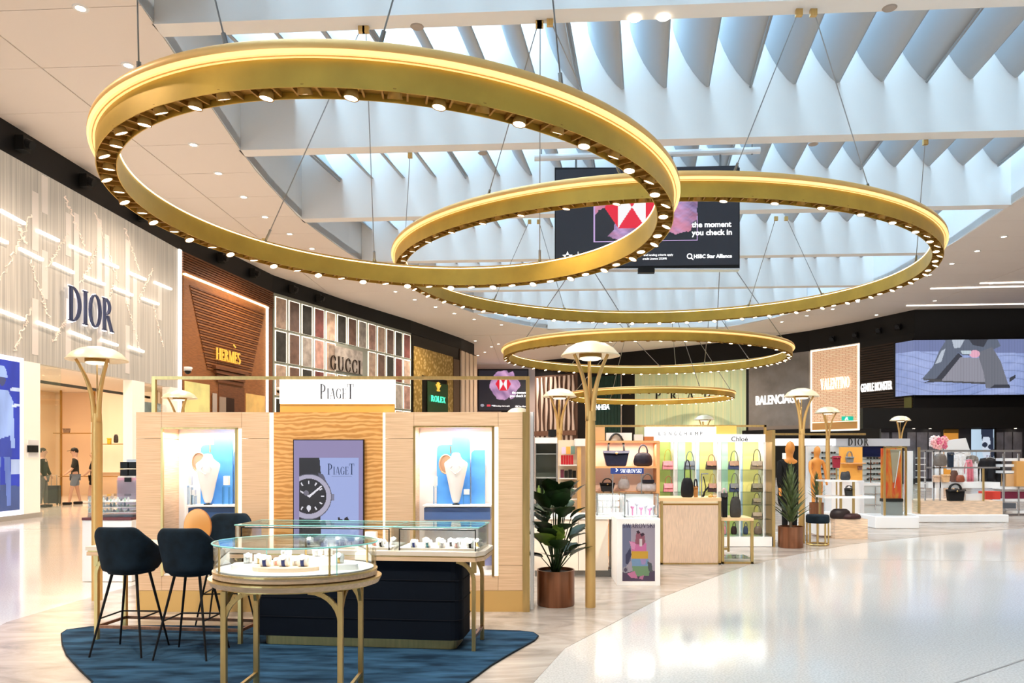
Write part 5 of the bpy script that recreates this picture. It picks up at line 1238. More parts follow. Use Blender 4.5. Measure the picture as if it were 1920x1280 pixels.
# ================================================================ POTTED PLANTS
def planter(x, Y, r, h, label, leaves):
    t = thing('potted_plant', label, 'plant', (x, Y, .003))
    b = MB(); b.smooth = True; b.lathe([(0, 0), (r*.97, 0), (r, .01), (r, h), (r-.012, h), (r-.015, h-.04), (0, h-.045)], n=28); pt = b.build('pot', copper, t, world=False)
    e = pt.modifiers.new('e', 'EDGE_SPLIT'); e.split_angle = math.radians(40)
    b = MB(); b.cyl((0, 0), r-.02, h-.05, h-.03, 20); b.build('soil', soil, pt, world=False)
    leaves(t, h); return t
def fiddle(t, h):
    R_ = random.Random(5); st = MB()
    def lf(p, d, up, L, W_, m):
        b = MB(); b.smooth = True; d = Vector(d).normalized(); up = Vector(up); up = (up-d*up.dot(d)).normalized(); sd = d.cross(up); rows = 9; vs = []
        for i in range(rows):
            v = i/(rows-1); wd = W_*math.sin(math.pi*min(1, .08+v*.95))**.7*(.72+.45*v)
            nz = .0 if 0 < i < rows-1 else 0; dr = -.55*v*v*L*.35
            for s_ in (-1, -.5, 0, .5, 1):
                notch = (1-.14*(i % 2)) if abs(s_) == 1 else 1
                vs.append(Vector(p)+d*(v*L)+sd*(s_*wd*notch)+up*(dr+abs(s_)*wd*.22))
        fs = [(i*5+k, i*5+k+1, (i+1)*5+k+1, (i+1)*5+k) for i in range(rows-1) for k in range(4)]
        b.add(vs, fs); o = b.build('leaf', m, t, world=False); return o
    for i in range(44):
        a = R_.uniform(0, 6.28); hh = R_.uniform(.05, 1) ; z = h+.10+.72*hh; rr = .10+.10*math.sin(math.pi*min(1, .25+hh*.75))
        tip = Vector((math.cos(a)*rr, math.sin(a)*rr, z))
        st.tube([(.03*math.cos(a), .03*math.sin(a), h-.04), (tip.x*.35, tip.y*.35, h+.3*hh), tip], [.008, .007, .004], 5)
        d = Vector((math.cos(a)*.9, math.sin(a)*.9, R_.uniform(.25, 1.1)+.8*(hh > .75))); m = leaf2 if i in (7, 19) else leaf
        lf(tip, d, (0, 0, 1) if d.z < 1 else (-math.cos(a), -math.sin(a), .2), R_.uniform(.19, .28), R_.uniform(.10, .145), m)
    lf((.0, -.13, h+.34), (.15, -.55, .75), (0, -.6, .5), .20, .11, leaf2)
    for k in range(5):
        a = -.6+k*.35; z = h+.14; lf((.10*math.cos(a), .02, z), (math.cos(a), -.1, .6), (0, 0, 1), .13, .06, leaf)
    o = st.build('stems', leaf, t, world=False)
planter((1042-1000)*8.15/1400, 8.15, .205, .385, 'broad-leaved green plant in a round copper pot beside the kiosk', fiddle)
def spiky(sc, n=46, seed=3):
    def f(t, h):
        R_ = random.Random(seed)
        b = MB(); b.tube([(0, 0, h-.05), (0.01, 0, h+.45*sc)], [.03, .02], 8); b.build('trunk', mat('trunk_brown', (.10, .07, .04), .8), t, world=False)
        for i in range(n):
            v = i/n; a = i*2.4; z = h+.03+.60*sc*v; el = .75+.72*v; d = Vector((math.cos(a)*math.cos(el), math.sin(a)*math.cos(el), math.sin(el))); L = (.42-.12*v)*sc
            sd = d.cross(Vector((0, 0, 1))).normalized(); up = sd.cross(d); b = MB(); vs = []
            for k in range(5):
                u = k/4; w_ = .036*sc*(1-u)**.6*(1 if k else .7); c = Vector((0, 0, z))+d*(L*u)-Vector((0, 0, .05*u*u*L/.4*(1-v)))
                vs += [c-sd*w_+up*w_*.5, c, c+sd*w_+up*w_*.5]
            b.add(vs, [(k*3+j, k*3+j+1, (k+1)*3+j+1, (k+1)*3+j) for k in range(4) for j in range(2)]); b.build('leaf', leafs, t, world=False)
    return f
leafs = mat('olive_green_leaf', (.09, .13, .045), .45, 0, .5, 12)
planter((1486-1000)*13.05/1400, 13.15, .215, .37, 'spiky-leaved plant in a copper pot beside the lamp post and handbag wall', spiky(1.25, 60))
planter((1531-1000)*17.2/1400, 17.2, .16, .52, 'small spiky plant in a dark pot behind the round navy pouffe', spiky(.8, 34, 8))
# glazed end panel beyond the kiosk
te = thing('glass_end_panel', 'tall narrow white-framed glass panel standing at the right end of the kiosk', 'panel', P(999, 1145, 7.9))
Kc = Pl((0, 7.9)); R2(Kc, 'frame', gloss_white, 994.5, 1000, 772, 1142, te, 0, .05); R2(Kc, 'edge', silver, 1000, 1001.5, 772, 1142, te, .005, .05)
# white cosmetics cabinet behind the stools
tc_ = thing('display_cabinet', 'white plinth cabinet with a clear bottle case, left of the kiosk', 'cabinet', P(205, 1090, 9.6))
G1 = Pl((0, 9.6)); R2(G1, 'plinth', gloss_white, 154, 247, 975, 1090, tc_, 0, .7, bevel=.005); R2(G1, 'dark_rim', mat('maroon_rim', (.13, .02, .02), .4), 154, 247, 970, 975, tc_, .01, .72)
R2(G1, 'glass_case', glass, 162, 247, 930, 970, tc_, -.03, .6)
for r in range(3): R2(G1, 'glass_shelf', white, 164, 246, 941+r*10, 942+r*10, tc_, -.08, .45)
bm_ = [mat('bottle_clear', (.8, .85, .82), .2), mat('bottle_dark', (.15, .15, .17), .3), mat('bottle_green', (.55, .72, .6), .3), white]
for r in range(3):
    for k in range(12):
        b = MB(); p = G1.pt(168+k*6.6, 940.6+r*10, -.15-(k % 2)*.12); h_ = .032+.012*((k*7+r) % 3); b.cyl((0, 0), .014, 0, h_, 8); b.cyl((0, 0), .007, h_, h_+.012, 6)
        o = b.build('bottle', bm_[(k*5+r*3) % 4]); o.location = p; tag(o, f'{["clear", "dark", "green", "white"][(k*5+r*3) % 4]} bottle, {ords[k]} from left on the {["bottom", "middle", "top"][2-r]} shelf of the case left of kiosk', 'bottle', f'bottles on the {["top", "middle", "bottom"][r]} shelf of the left case')
tq = thing('pink_display_unit', 'pale pink counter unit with black boxes on it, just left of the kiosk', 'display unit', P(236, 1000, 12.0))
G2 = Pl((0, 12.0)); R2(G2, 'unit', mat('candy_pink', (.80, .42, .55), .4), 220, 262, 895, 1042, tq, 0, .5)
R2(G2, 'glass_front', glass_dim, 220, 262, 900, 960, tq, .02, .01)
b = MB()
for i, (x0, y0, x1, y1) in enumerate(((222, 866, 236, 878), (238, 866, 253, 878), (222, 880, 236, 892), (238, 880, 253, 892))):
    b = MB(); G2.rect(b, x0, y0, x1, y1, -.05, .2); o = b.build('black_box', black); rebase(o, G2.pt((x0+x1)/2, y1, -.15)); tag(o, f'{["upper left", "upper right", "lower left", "lower right"][i]} black box in the little stack on the pale pink unit', 'box')
R2(G2, 'riser', white, 221, 254, 892, 895, tq, 0, .3); R2(G2, 'black_tag', black, 235, 247, 895, 903, tq, .03, .02); R2(G2, 'blue_cap', mat('pale_blue', (.5, .6, .75), .5), 234, 255, 861, 866, tq, -.05, .2)
# ================================================================ RETAIL ISLANDS ON THE RIGHT
def Yp(Y): return Pl((0, Y))
def fthing(name, label, cat, px, Y, py=None, group=None):
    p = P(px, HZ+EYE*F/Y if py is None else py, Y); return thing(name, label, cat, p if py else (p.x, p.y, .003), 0, group)
def fy(Y): return HZ+EYE*F/Y-.3        # image height of the floor at Y
def colm(c): return mat('bag_%02d_%02d_%02d' % tuple(int(v*99) for v in c), c, .4, 0, .15, 20)
def bag(x0, x1, y0, y1, Y, col, top, label, flap=None, group=None, kind='flap', cat='handbag', hcol=None, dp=.10):
    pl = Yp(Y); s = Y/F; W_ = (x1-x0)*s; H_ = (y1-y0)*s; p = pl.pt((x0+x1)/2, y1); g = thing('handbag', label, cat, p, 0, group); m = colm(col)
    b = MB(); wt, wb = (.42, .5) if kind != 'tote' else (.5, .36)
    if kind == 'soft':
        prof = [(.30, 0), (.46, .08), (.50, .35), (.44, .75), (.30, .97), (.0, 1.0)]; b.smooth = True
        b.lathe([(0, 0)]+[(r*W_, z*H_) for r, z in prof], (0, 0, 0), 14, 1, .5)
    else:
        lo = [(-wb*W_, -dp/2, 0), (wb*W_, -dp/2, 0), (wb*W_, dp/2, 0), (-wb*W_, dp/2, 0)]; hi = [(-wt*W_, -dp*.22, H_), (wt*W_, -dp*.22, H_), (wt*W_, dp*.22, H_), (-wt*W_, dp*.22, H_)]
        b.hull2(lo, hi)
    b.build('body', m, g, world=False, bevel=min(W_, H_)*.08)
    if kind in ('flap', 'tote') :
        b = MB(); f_ = .52 if kind == 'flap' else .14; y_ = -dp*.5
        b.hull2([(-wt*W_, -dp*.26, H_), (wt*W_, -dp*.26, H_), (wt*W_*.96, y_-.004, H_*(1-f_)), (0, y_-.01, H_*(1-f_)-.03*H_), (-wt*W_*.96, y_-.004, H_*(1-f_))][::-1], [(-wt*W_, -dp*.2, H_+.004), (wt*W_, -dp*.2, H_+.004), (wt*W_*.96, y_+.004, H_*(1-f_)), (0, y_, H_*(1-f_)-.03*H_), (-wt*W_*.96, y_+.004, H_*(1-f_))][::-1]); b.build('flap', colm(flap or col), g, world=False)
        b = MB(); b.ball((0, y_-.012, H_*(1-f_)-.01*H_), .05*W_, .02, .05*W_, 8, 5); b.build('clasp', brass, g, world=False)
    if top:
        Ht = (y1-top)*s; hw = W_*(.30 if kind != 'soft' else .22); b = MB(); n = 10; hp_ = []
        for k in range(n+1):
            a = math.pi*k/n; hp_.append((-hw*math.cos(a), -.02, H_*.92+(Ht-H_*.92)*math.sin(a)**.8))
        b.tube(hp_, max(.007, .04*W_), 6); b.build('handle', colm(hcol or col), g, world=False)
        if kind == 'tote':
            b = MB(); b.tube([(x, .03, z) for x, _, z in hp_], max(.007, .03*W_), 6); b.build('handle', colm(hcol or col), g, world=False)
    return g
bx = lambda x0, x1, y0, y1, Y, m, lab, cat='box', nm='box', dp=.12: (lambda b: tag(rebase(b, Yp(Y).pt((x0+x1)/2, y1, 0)), lab, cat))(R2(Yp(Y), nm, m, x0, x1, y0, y1, None, 0, dp))
# --- grey glass cabinet and gift unit beyond the plant
G = Yp(11.2); t = fthing('glass_cabinet', 'grey-green glass cabinet with bottles and a white top, just right of the kiosk', 'cabinet', 1024, 11.2)
R2(G, 'back', mat('sage_grey', (.24, .26, .22), .5), 1005, 1045, 831, 975, t, -.35, .03); R2(G, 'top', gloss_white, 1003, 1045, 820, 831, t, .02, .4); R2(G, 'side_post', silver, 1043, 1046, 831, fy(11.2), t, .01, .4); R2(G, 'side_post', silver, 1003, 1005, 831, fy(11.2), t, .01, .4)
for y in (850, 895, 930): R2(G, 'shelf', white, 1005, 1043, y, y+1.5, t, -.02, .33)
R2(G, 'glass_front', glass, 1005, 1043, 832, 975, t, 0, .01); R2(G, 'base_cabinet', gloss_white, 1003, 1045, 975, fy(11.2), t, 0, .38)
for k in range(8):
    b = MB(); h_ = .12+.08*((k*3) % 4)/3; b.cyl((0, 0), .03, 0, h_, 10); b.cyl((0, 0), .012, h_, h_+.04, 8); o = b.build('perfume_bottle', glass_dim if k % 3 else mat('lime_bottle', (.5, .7, .2), .3)); o.location = G.pt(1010+k*4.2, 929.5, -.12-(k % 2)*.08)
    tag(o, f'{"lime" if k % 3 == 0 else "clear"} perfume bottle, {ords[k]} from left on the lower shelf of the grey glass cabinet', 'bottle')
t = fthing('shelf_screen', 'small black monitor on top of the grey glass cabinet right of the kiosk', 'screen', 1036, 11.3, 820)
R2(Yp(11.3), 'panel', black, 1028, 1043, 805, 818, t, 0, .04); R2(Yp(11.3), 'foot', black, 1033, 1038, 817, 820, t, 0, .08)
G = Yp(12.6); t = fthing('gift_display', 'cream shelving unit with red and black boxes, between the plant and near lamp post', 'display unit', 1080, 12.6)
crm = mat('cream_unit', (.84, .70, .52), .5); R2(G, 'back', crm, 1048, 1113, 824, 1030, t, -.3, .04); R2(G, 'header', gloss_white, 1078, 1113, 822, 836, t, 0, .3); R2(G, 'yellow_post', mat('yellow_post', (.80, .52, .20), .4), 1083, 1090, 838, 1000, t, -.05, .1); R2(G, 'yellow_post', MATS['yellow_post'], 1100, 1106, 838, 1000, t, -.05, .1)
for y in (871, 896, 915, 935): R2(G, 'shelf', gloss_white, 1049, 1082, y, y+2, t, 0, .3)
R2(G, 'base', gloss_white, 1048, 1113, 960, fy(12.6), t, .02, .35)
for k in range(5): bx(1052+k*4.7, 1056+k*4.7, 853, 870.5, 12.7, mat('crimson', (.45, .01, .02), .3), f'crimson gift box, {ords[k]} from the left on the cream shelving unit', dp=.06)
for k in range(4): bx(1051+k*7.5, 1057.5+k*7.5, 880+(k % 2)*2, 895.5, 12.7, black if k else mat('dark_wine', (.12, .02, .04), .4), f'dark gift box, {ords[k]} from the left on the middle shelf of the cream unit', dp=.08)
for k in range(3): bx(1051+k*9, 1058+k*9, 904, 914.5, 12.7, mat('black_green', (.02, .04, .025), .3), f'flat black-green box, {ords[k]} from the left on a low shelf of the cream unit', dp=.1)
for k, (c, nm) in enumerate((((.75, .65, .85), 'lilac'), ((.95, .45, .08), 'orange'), ((.25, .45, .38), 'teal'))): bx(1053+k*8.5, 1061+k*8.5, 838-k, 851, 12.8, mat('card_'+nm, c, .5), f'{nm} price card on top of the crimson boxes in the cream unit', 'card', 'price_card', .01)
# --- white counter with poster plinth
G = Yp(9.95); t = fthing('white_counter', 'long low white counter behind the near lamp post, in front of the handbag shelves', 'counter', 1070, 9.95)
R2(G, 'plinth_recess', mat('grey_plinth_dark', (.25, .26, .26), .4), 1003, 1146, 1069, fy(9.95), t, -.06, .5); R2(G, 'worktop', gloss_white, 1002, 1148, 968, 973, t, .02, .62)
for x0, x1 in ((1002, 1034), (1034.8, 1084), (1084.8, 1140)): R2(G, 'door', mat('cream_white_door', (.85, .78, .68), .35), x0, x1, 973.5, 1069, t, 0, .5)
G = Yp(9.3); t = fthing('poster_plinth', 'white plinth carrying a poster of coloured gift boxes stacked on its front', 'plinth', 1197, 9.3)
R2(G, 'body', white, 1157, 1238, 972, 1098, t, 0, 1.0, bevel=.004); R2(G, 'base_shadow_gap', mat('gap_grey', (.2, .2, .2), .5), 1158, 1237, 1096, 1098.2, t, -.01, .9)
def u2(px, py): return ((px-1167)/61, (1089-py)/106)
def q2(p, c): return ('p', [u2(*v) for v in p], c)
sw = [q2([(1167, 983), (1183, 983), (1183, 1050), (1167, 1070)], (.20, .22, .36)), q2([(1167, 1072), (1228, 1070), (1228, 1089), (1167, 1089)], (.10, .07, .14)),
      q2([(1185, 1061), (1219, 1061), (1217, 1079), (1188, 1080)], (.20, .36, .20)), q2([(1184, 1047), (1216, 1047), (1216, 1061), (1185, 1061)], (.22, .38, .62)), q2([(1200, 1047), (1212, 1047), (1210, 1058), (1203, 1058)], (.42, .32, .62)),
      q2([(1184, 1033), (1215, 1033), (1215, 1047), (1184, 1047)], (.72, .42, .04)), q2([(1183, 1015), (1212, 1018), (1212, 1033), (1184, 1033)], (.72, .20, .45)),
      q2([(1180, 1014), (1192, 1019), (1190, 1030), (1184, 1028)], (.82, .35, .60)), q2([(1191, 1019), (1192, 1003), (1195, 996), (1200, 996), (1202, 1003), (1208, 1000), (1210, 1016), (1206, 1022)], (.35, .12, .18)),
      q2([(1199, 1010), (1204, 1010), (1204, 1024), (1199, 1024)], (.8, .72, .78)), q2([(1193, 996), (1197, 994), (1201, 998), (1196, 1001)], (.04, .02, .04)), q2([(1200, 1001), (1206, 998), (1209, 1002), (1203, 1006)], (.05, .02, .05)),
      q2([(1173, 1040), (1182, 1026), (1184, 1040), (1178, 1058), (1173, 1056)], (.05, .05, .12)), q2([(1214, 1052), (1222, 1056), (1224, 1072), (1216, 1070)], (.10, .12, .14)), q2([(1176, 1075), (1190, 1070), (1196, 1084), (1184, 1083)], (.65, .22, .42)), q2([(1200, 1080), (1207, 1078), (1206, 1086), (1198, 1085)], (.6, .22, .42)),
      ('e', u2(1173, 1068)[0], u2(1173, 1068)[1], .09, .06, (.35, .35, .42)), ('e', u2(1173, 1068)[0], u2(1173, 1068)[1], .05, .035, (.1, .08, .16))]
sw.append(('f', lambda U, V, img: img*.62))
printed('poster_print', poster_print, G.pt(1167, 1089, .004), G.pt(1228, 1089, .004), G.pt(1167, 983, .004), 61, 106, sw, t, (.45, .40, .50))
lettering('SWAROVSKI', mat('poster_ink', (.04, .03, .08), .6), G.pt(1167.5, 989, .008), (1, 0, 0), .052, .40, .003, t, .06)
def case(x0, x1, y0, y1, Y, dp, label, n=0, posts=True):
    g = Yp(Y); t = fthing('glass_showcase', label, 'showcase', (x0+x1)/2, Y, y1)
    R2(g, 'glass_pane', glass, x0, x1, y0, y1, t, 0, .006); R2(g, 'glass_pane', glass, x0, x1, y0, y1, t, -dp, .006)
    R2(g, 'glass_pane', glass, x0, x0+.8, y0, y1, t, -.01, dp-.02); R2(g, 'glass_pane', glass, x1-.8, x1, y0, y1, t, -.01, dp-.02); R2(g, 'glass_top', glass_dim, x0, x1, y0-1, y0, t, 0, dp)
    R2(g, 'back_panel', white, x0+2, x1-2, y0+3, y1-3, t, -dp+.04, .02)
    for x in (x0+1, x1-3): R2(g, 'edge_post', silver, x, x+2, y0, y1, t, -.02, .02)
    R2(g, 'base', gloss_white, x0+1, x1-1, y1-4, y1, t, -.02, dp-.04)
    p_ = g.pt((x0+x1)/2, y0+3, -.1); area('case_light', p_, .3, 1.6, (1, .97, .95), (0, 0, 0), .08)  # added fill lamp, lifts the dark inside of the case
    return t
case(1170, 1236, 926, 971.5, 9.45, .4, 'glass case of sparkling pieces on top of the poster plinth')
for k, (x, y, c) in enumerate(((1178, 938, 'silver'), (1186, 950, 'pink'), (1194, 944, 'silver'), (1202, 952, 'pink'), (1210, 948, 'silver'), (1218, 954, 'pink'), (1225, 950, 'silver'))):
    b = MB(); p = Yp(9.6).pt(x, 967.5); b.cyl((0, 0), .012, 0, (967.5-y)*9.6/F, 8); b.ball((0, 0, (967.5-y)*9.6/F), .028, .02, .028, 8, 6); o = b.build('crystal_ornament', mat('crystal_'+c, (.8, .3, .5) if c == 'pink' else (.45, .45, .5), .2, .3)); o.location = p; tag(o, f'{c} crystal ornament, {ords[k]} from the left in the case on the poster plinth', 'ornament')
case(1118, 1166, 924, 967.5, 10.15, .35, 'glass case of pale cards on the white counter behind the near lamp post')
for r in range(3):
    for k in range(5):
        bx(1123+k*8, 1129+k*8, 928+r*12, 937+r*12, 10.28, [mat('card_grey', (.6, .6, .6), .5), mat('card_blush', (.85, .68, .66), .5)][(r+k) % 2], f'{["grey", "blush"][(r+k) % 2]} jewellery card, {ords[k]} in the {["top", "middle", "bottom"][r]} row, in the white counter case', 'card', 'jewellery_card', .02)
t = fthing('counter_sign', 'dark blue sign with white letters on thin posts above the poster plinth', 'sign', 1176, 9.9, 967.5); G = Yp(9.9)
R2(G, 'sign_board', mat('royal_blue', (.03, .06, .26), .4), 1145, 1207, 877, 888, t, 0, .03)
for x in (1148, 1202): R2(G, 'post', silver, x, x+1.8, 888, 967.5, t, -.005, .012)
lettering('SWAROVSKI', txw, G.pt(1163, 886, .005), (1, 0, 0), .048, .28, .004, t, .06); b = MB(); b.tube([G.pt(1155, 885, .005)+Vector((.022*math.sin(a), 0, .028-.02*math.cos(a)+.01*math.sin(a*2))) for a in (0, .8, 1.6, 2.4, 3.2)], .006, 5); b.build('swan_emblem', txw, t)
# --- shelf wall with dark totes
G = Yp(12.0); t = fthing('bag_shelf_unit', 'orange-edged timber shelf unit holding dark handbags left of the pastel handbag wall', 'shelf', 1175, 12.0)
ow = mat('orange_edge_wood', (.85, .46, .20), .45); R2(G, 'back', mat('blush_back', (.93, .74, .62), .5, emit=.06), 1104, 1236, 829, 1000, t, -.34, .04)
R2(G, 'side', ow, 1231, 1237, 826, fy(12), t, 0, .36); R2(G, 'side', ow, 1103, 1107, 826, fy(12), t, 0, .36); R2(G, 'top', ow, 1103, 1237, 826, 830, t, .01, .37)
for y in (874, 922): R2(G, 'shelf', ow, 1107, 1231, y, y+3.5, t, 0, .34)
R2(G, 'base', ow, 1107, 1231, 985, fy(12), t, -.01, .33)
area('shelf_light', G.pt(1170, 833, -.1), 1.0, 5, (1, .86, .72), (0, 0, 0), .15)
dn = (.012, .014, .045); dkb = (.02, .018, .03)
bag(1130, 1180, 845, 873.7, 12.15, dn, 813, 'large navy tote with long upright handles on the upper timber shelf', kind='tote', dp=.16, hcol=(.05, .05, .05))
bag(1187, 1224, 848, 873.7, 12.15, dkb, 834, 'rounded dark navy top-handle bag right of the large tote', kind='soft')
bag(1124, 1153, 905, 921.7, 12.12, (.015, .015, .018), 897, 'small black bag at the left of the second timber shelf', kind='tote')
pat = (.42, .40, .42)
bag(1158, 1181, 897, 917, 12.15, pat, 892, 'small grey patterned bag behind the blue sign on the second timber shelf', kind='soft')
g = bag(1192, 1235, 903, 921.7, 12.10, (.52, .50, .54), 888, 'black and white patterned travel bag on the second timber shelf', kind='soft', hcol=(.2, .18, .18)); R2(Yp(12.05), 'dark_zip_panel', colm((.02, .02, .025)), 1204, 1226, 899, 905, g, .04, .1)
bx(1137, 1185, 811, 825.7, 12.2, gloss_white, 'wide white box standing on top of the timber bag shelf'); bx(1113, 1134, 800, 825.7, 12.25, mat('tan_box', (.70, .42, .20), .5), 'tan wooden box on top of the timber bag shelf, beside the lamp post')
bx(1190, 1206, 814, 825.7, 12.2, mat('pale_grey_box', (.7, .72, .72), .4), 'small pale grey box on top of the timber bag shelf'); bx(1208, 1226, 818, 825.7, 12.2, mat('rust_box', (.5, .18, .06), .5), 'low rust-brown box on top of the timber bag shelf near the wide white sign')
# --- pastel handbag wall
G = Yp(13.2); t = hw = fthing('handbag_display', 'pastel green and yellow lit handbag wall under wide white signs, brass edged', 'display wall', 1340, 13.2)
R2(G, 'sign_box', sign_white, 1211, 1342, 800, 828, t, .03, .2); R2(G, 'sign_box', sign_white, 1342, 1434, 814, 828, t, .03, .2); R2(G, 'gold_box', mat('honey_gold', (.80, .52, .12), .4), 1343, 1381, 798, 813, t, 0, .1)
[sans(ch, mat('grey_letter', (.05, .05, .06), .7), G.pt(1235+i*9.7, 816, .035), (1, 0, 0), .065, (4.2 if ch != 'M' else 5.8)*13.2/F, .01, t, name='letter') for i, ch in enumerate('LONGCHAMP')]; sans('Chloé', MATS['grey_letter'], G.pt(1371, 827, .035), (1, 0, 0), .085, (1402-1371)*13.2/F, .01, t, bold=.01)
R2(G, 'back_wall', white, 1236, 1448, 828, 1006, t, -.36, .05)
cg, cy, cw, cb, cgb = (.58, .72, .20), (.86, .78, .26), (.95, .85, .80), (.55, .74, .88), (.45, .70, .52)
for x0, x1, c in ((1237, 1263, cg), (1264, 1277, cw), (1278, 1292, cgb), (1292, 1304, cg), (1305, 1319, cb), (1320, 1345, cy), (1346, 1361, cw), (1362, 1374, cgb), (1374, 1387, cg), (1388, 1402, cb), (1403, 1432, cy), (1433, 1447, cw)):
    R2(G, 'colour_panel', mat('panel_%d_%d_%d' % tuple(int(v*99) for v in c), c, .4, emit=.12), x0, x1, 828, 1006, t, -.33, .02)
for x in (1236, 1264, 1305, 1346, 1388, 1433): R2(G, 'divider', mat('frosted_divider', (.90, .90, .86), .3), x-.8, x+.8, 828, 1006, t, -.02, .31)
for y in (880.5, 922.5, 946.5, 973.5, 1001.5): R2(G, 'glass_shelf', glass_dim, 1237, 1447, y, y+1, t, -.03, .30)
R2(G, 'brass_edge', brass, 1447, 1453, 806, fy(13.2), t, .02, .38); R2(G, 'white_base', gloss_white, 1236, 1449, 1006, 1024, t, .02, .4); R2(G, 'base_gap', black, 1237, 1448, 1024, fy(13.2), t, -.02, .3); R2(G, 'brass_edge', brass, 1234, 1237, 826, 935, t, .02, .3)
for x0, x1 in ((1104, 1447),): R2(G, 'frame_bar', brass, x0, x1, 795, 799, t, -.3, .05)
R2(G, 'frame_bar', brass, 1443, 1447, 795, 815, t, -.3, .05)
area('handbag_wall_light', G.pt(1340, 829, -.12), 1.9, 4, (1, .95, .85), (0, 0, 0), .12)
pk = (.85, .30, .36); tau = (.22, .16, .09)
rows = [(864, 880, [(1241, 1263, pk, pk, 842, (.75, .65, .1)), (1282, 1304, (.16, .20, .26), None, 846, None), (1323, 1344, (.05, .03, .025), (.42, .17, .08), 852, (.30, .14, .08)), (1365, 1387, (.012, .03, .12), (.32, .16, .08), 845, (.16, .14, .10)), (1407, 1430, tau, (.30, .23, .16), 842, (.14, .12, .06))], 'top row'),
        (906, 922, [(1243, 1263, pk, pk, 892, (.5, .2, .1)), (1327, 1344, (.06, .03, .03), (.35, .15, .09), 888, (.45, .32, .05)), (1367, 1387, (.01, .03, .10), (.08, .09, .10), 887, (.14, .14, .10)), (1408, 1430, (.08, .07, .035), (.14, .12, .06), 888, (.13, .12, .05))], 'second row'),
        (934, 946, [(1410, 1427, (.09, .08, .04), (.20, .16, .08), 924, (.13, .12, .05))], 'third row'), (960, 973, [(1409, 1429, (.12, .09, .05), (.26, .19, .11), 947, (.13, .11, .05))], 'fourth row')]
cn = {5: 'column'}
for y0, y1, items, rn in rows:
    for x0, x1, c, f, tp, hc in items:
        nm = 'pink' if c == pk else 'grey-blue' if c[0] == .16 else 'navy' if c[2] > .09 and c[0] < .02 else 'taupe' if x0 > 1400 else 'dark brown'
        bag(x0, x1, y0, y1, 13.3, c, tp, f'{nm} flap handbag with looped handle in the {rn} of the pastel handbag wall', f, kind='flap', hcol=hc, group=None)
for k, (x0, x1, c) in enumerate(((1354, 1362, (.6, .25, .3)), (1370, 1382, (.03, .02, .02)), (1393, 1403, (.03, .05, .10)), (1413, 1429, (.14, .10, .07)))):
    bag(x0, x1, 986, 1001.3, 13.3, c, 979, f'{["pink", "black", "navy", "brown"][k]} small backpack on the bottom shelf of the pastel handbag wall', kind='soft', cat='backpack')
# --- timber cabinet with brass frame
G = Yp(11.1); t = fthing('counter_cabinet', 'square pale timber cabinet in a brass frame, in front of the pastel handbag wall', 'cabinet', 1295, 11.1)
pale = mat('pale_timber', (.80, .58, .42), .5, 0, .14, 9, (14, 14, 1)); R2(G, 'panel', pale, 1243, 1347, 947, 1056, t, -.01, .5); R2(G, 'worktop', mat('honey_top', (.88, .60, .32), .35), 1236, 1352, 933, 939, t, .02, .55)
for x0, x1, y0, y1 in ((1238, 1243, 939, 1059), (1347, 1352, 939, 1059), (1238, 1352, 1055, 1059)): R2(G, 'brass_frame', brass, x0, x1, y0, y1, t, 0, .04)
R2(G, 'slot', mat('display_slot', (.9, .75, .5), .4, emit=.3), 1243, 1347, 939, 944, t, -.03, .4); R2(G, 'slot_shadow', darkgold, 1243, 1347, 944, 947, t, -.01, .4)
bag(1276, 1301, 895, 932.8, 11.25, (.012, .011, .012), 862, 'large black slouchy shoulder bag on the pale timber cabinet', kind='soft', hcol=(.02, .02, .02))
bag(1300, 1309, 911, 932.8, 11.3, (.55, .24, .06), 898, 'small tan pouch right of the black slouchy bag on the timber cabinet', kind='tote', hcol=(.03, .03, .04), dp=.05)
t = fthing('sandal_stand', 'black strappy sandal on a thin silver stand on the timber cabinet', 'shoe', 1322, 11.2, 932.8); G = Yp(11.2)
R2(G, 'stand', silver, 1314.5, 1316.5, 888, 932.8, t, 0, .01); R2(G, 'stand', silver, 1315, 1328, 887, 889, t, 0, .01); b = MB(); b.tube([G.pt(1319, 893, .02), G.pt(1323, 912, .02), G.pt(1320, 930, .02)], .008, 5); b.tube([G.pt(1328, 913, .02), G.pt(1321, 922, .02), G.pt(1318, 931, .02)], .014, 5); b.build('sandal', colm((.012, .011, .012)), t)
for k, (x, c) in enumerate(((1332, (.75, .48, .12)), (1340, (.7, .5, .3)))):
    b = MB(); p = Yp(11.25).pt(x, 932.8); b.ball((0, 0, .025), .035, .03, .025); b.tube([(-.02, 0, .03), (0, 0, .075), (.03, 0, .04)], .006, 5); o = b.build('charm', colm(c)); o.location = p; tag(o, ['mustard bag charm right of the sandal on the timber cabinet', 'beige bag charm at the right end of the timber cabinet'][k], 'charm')
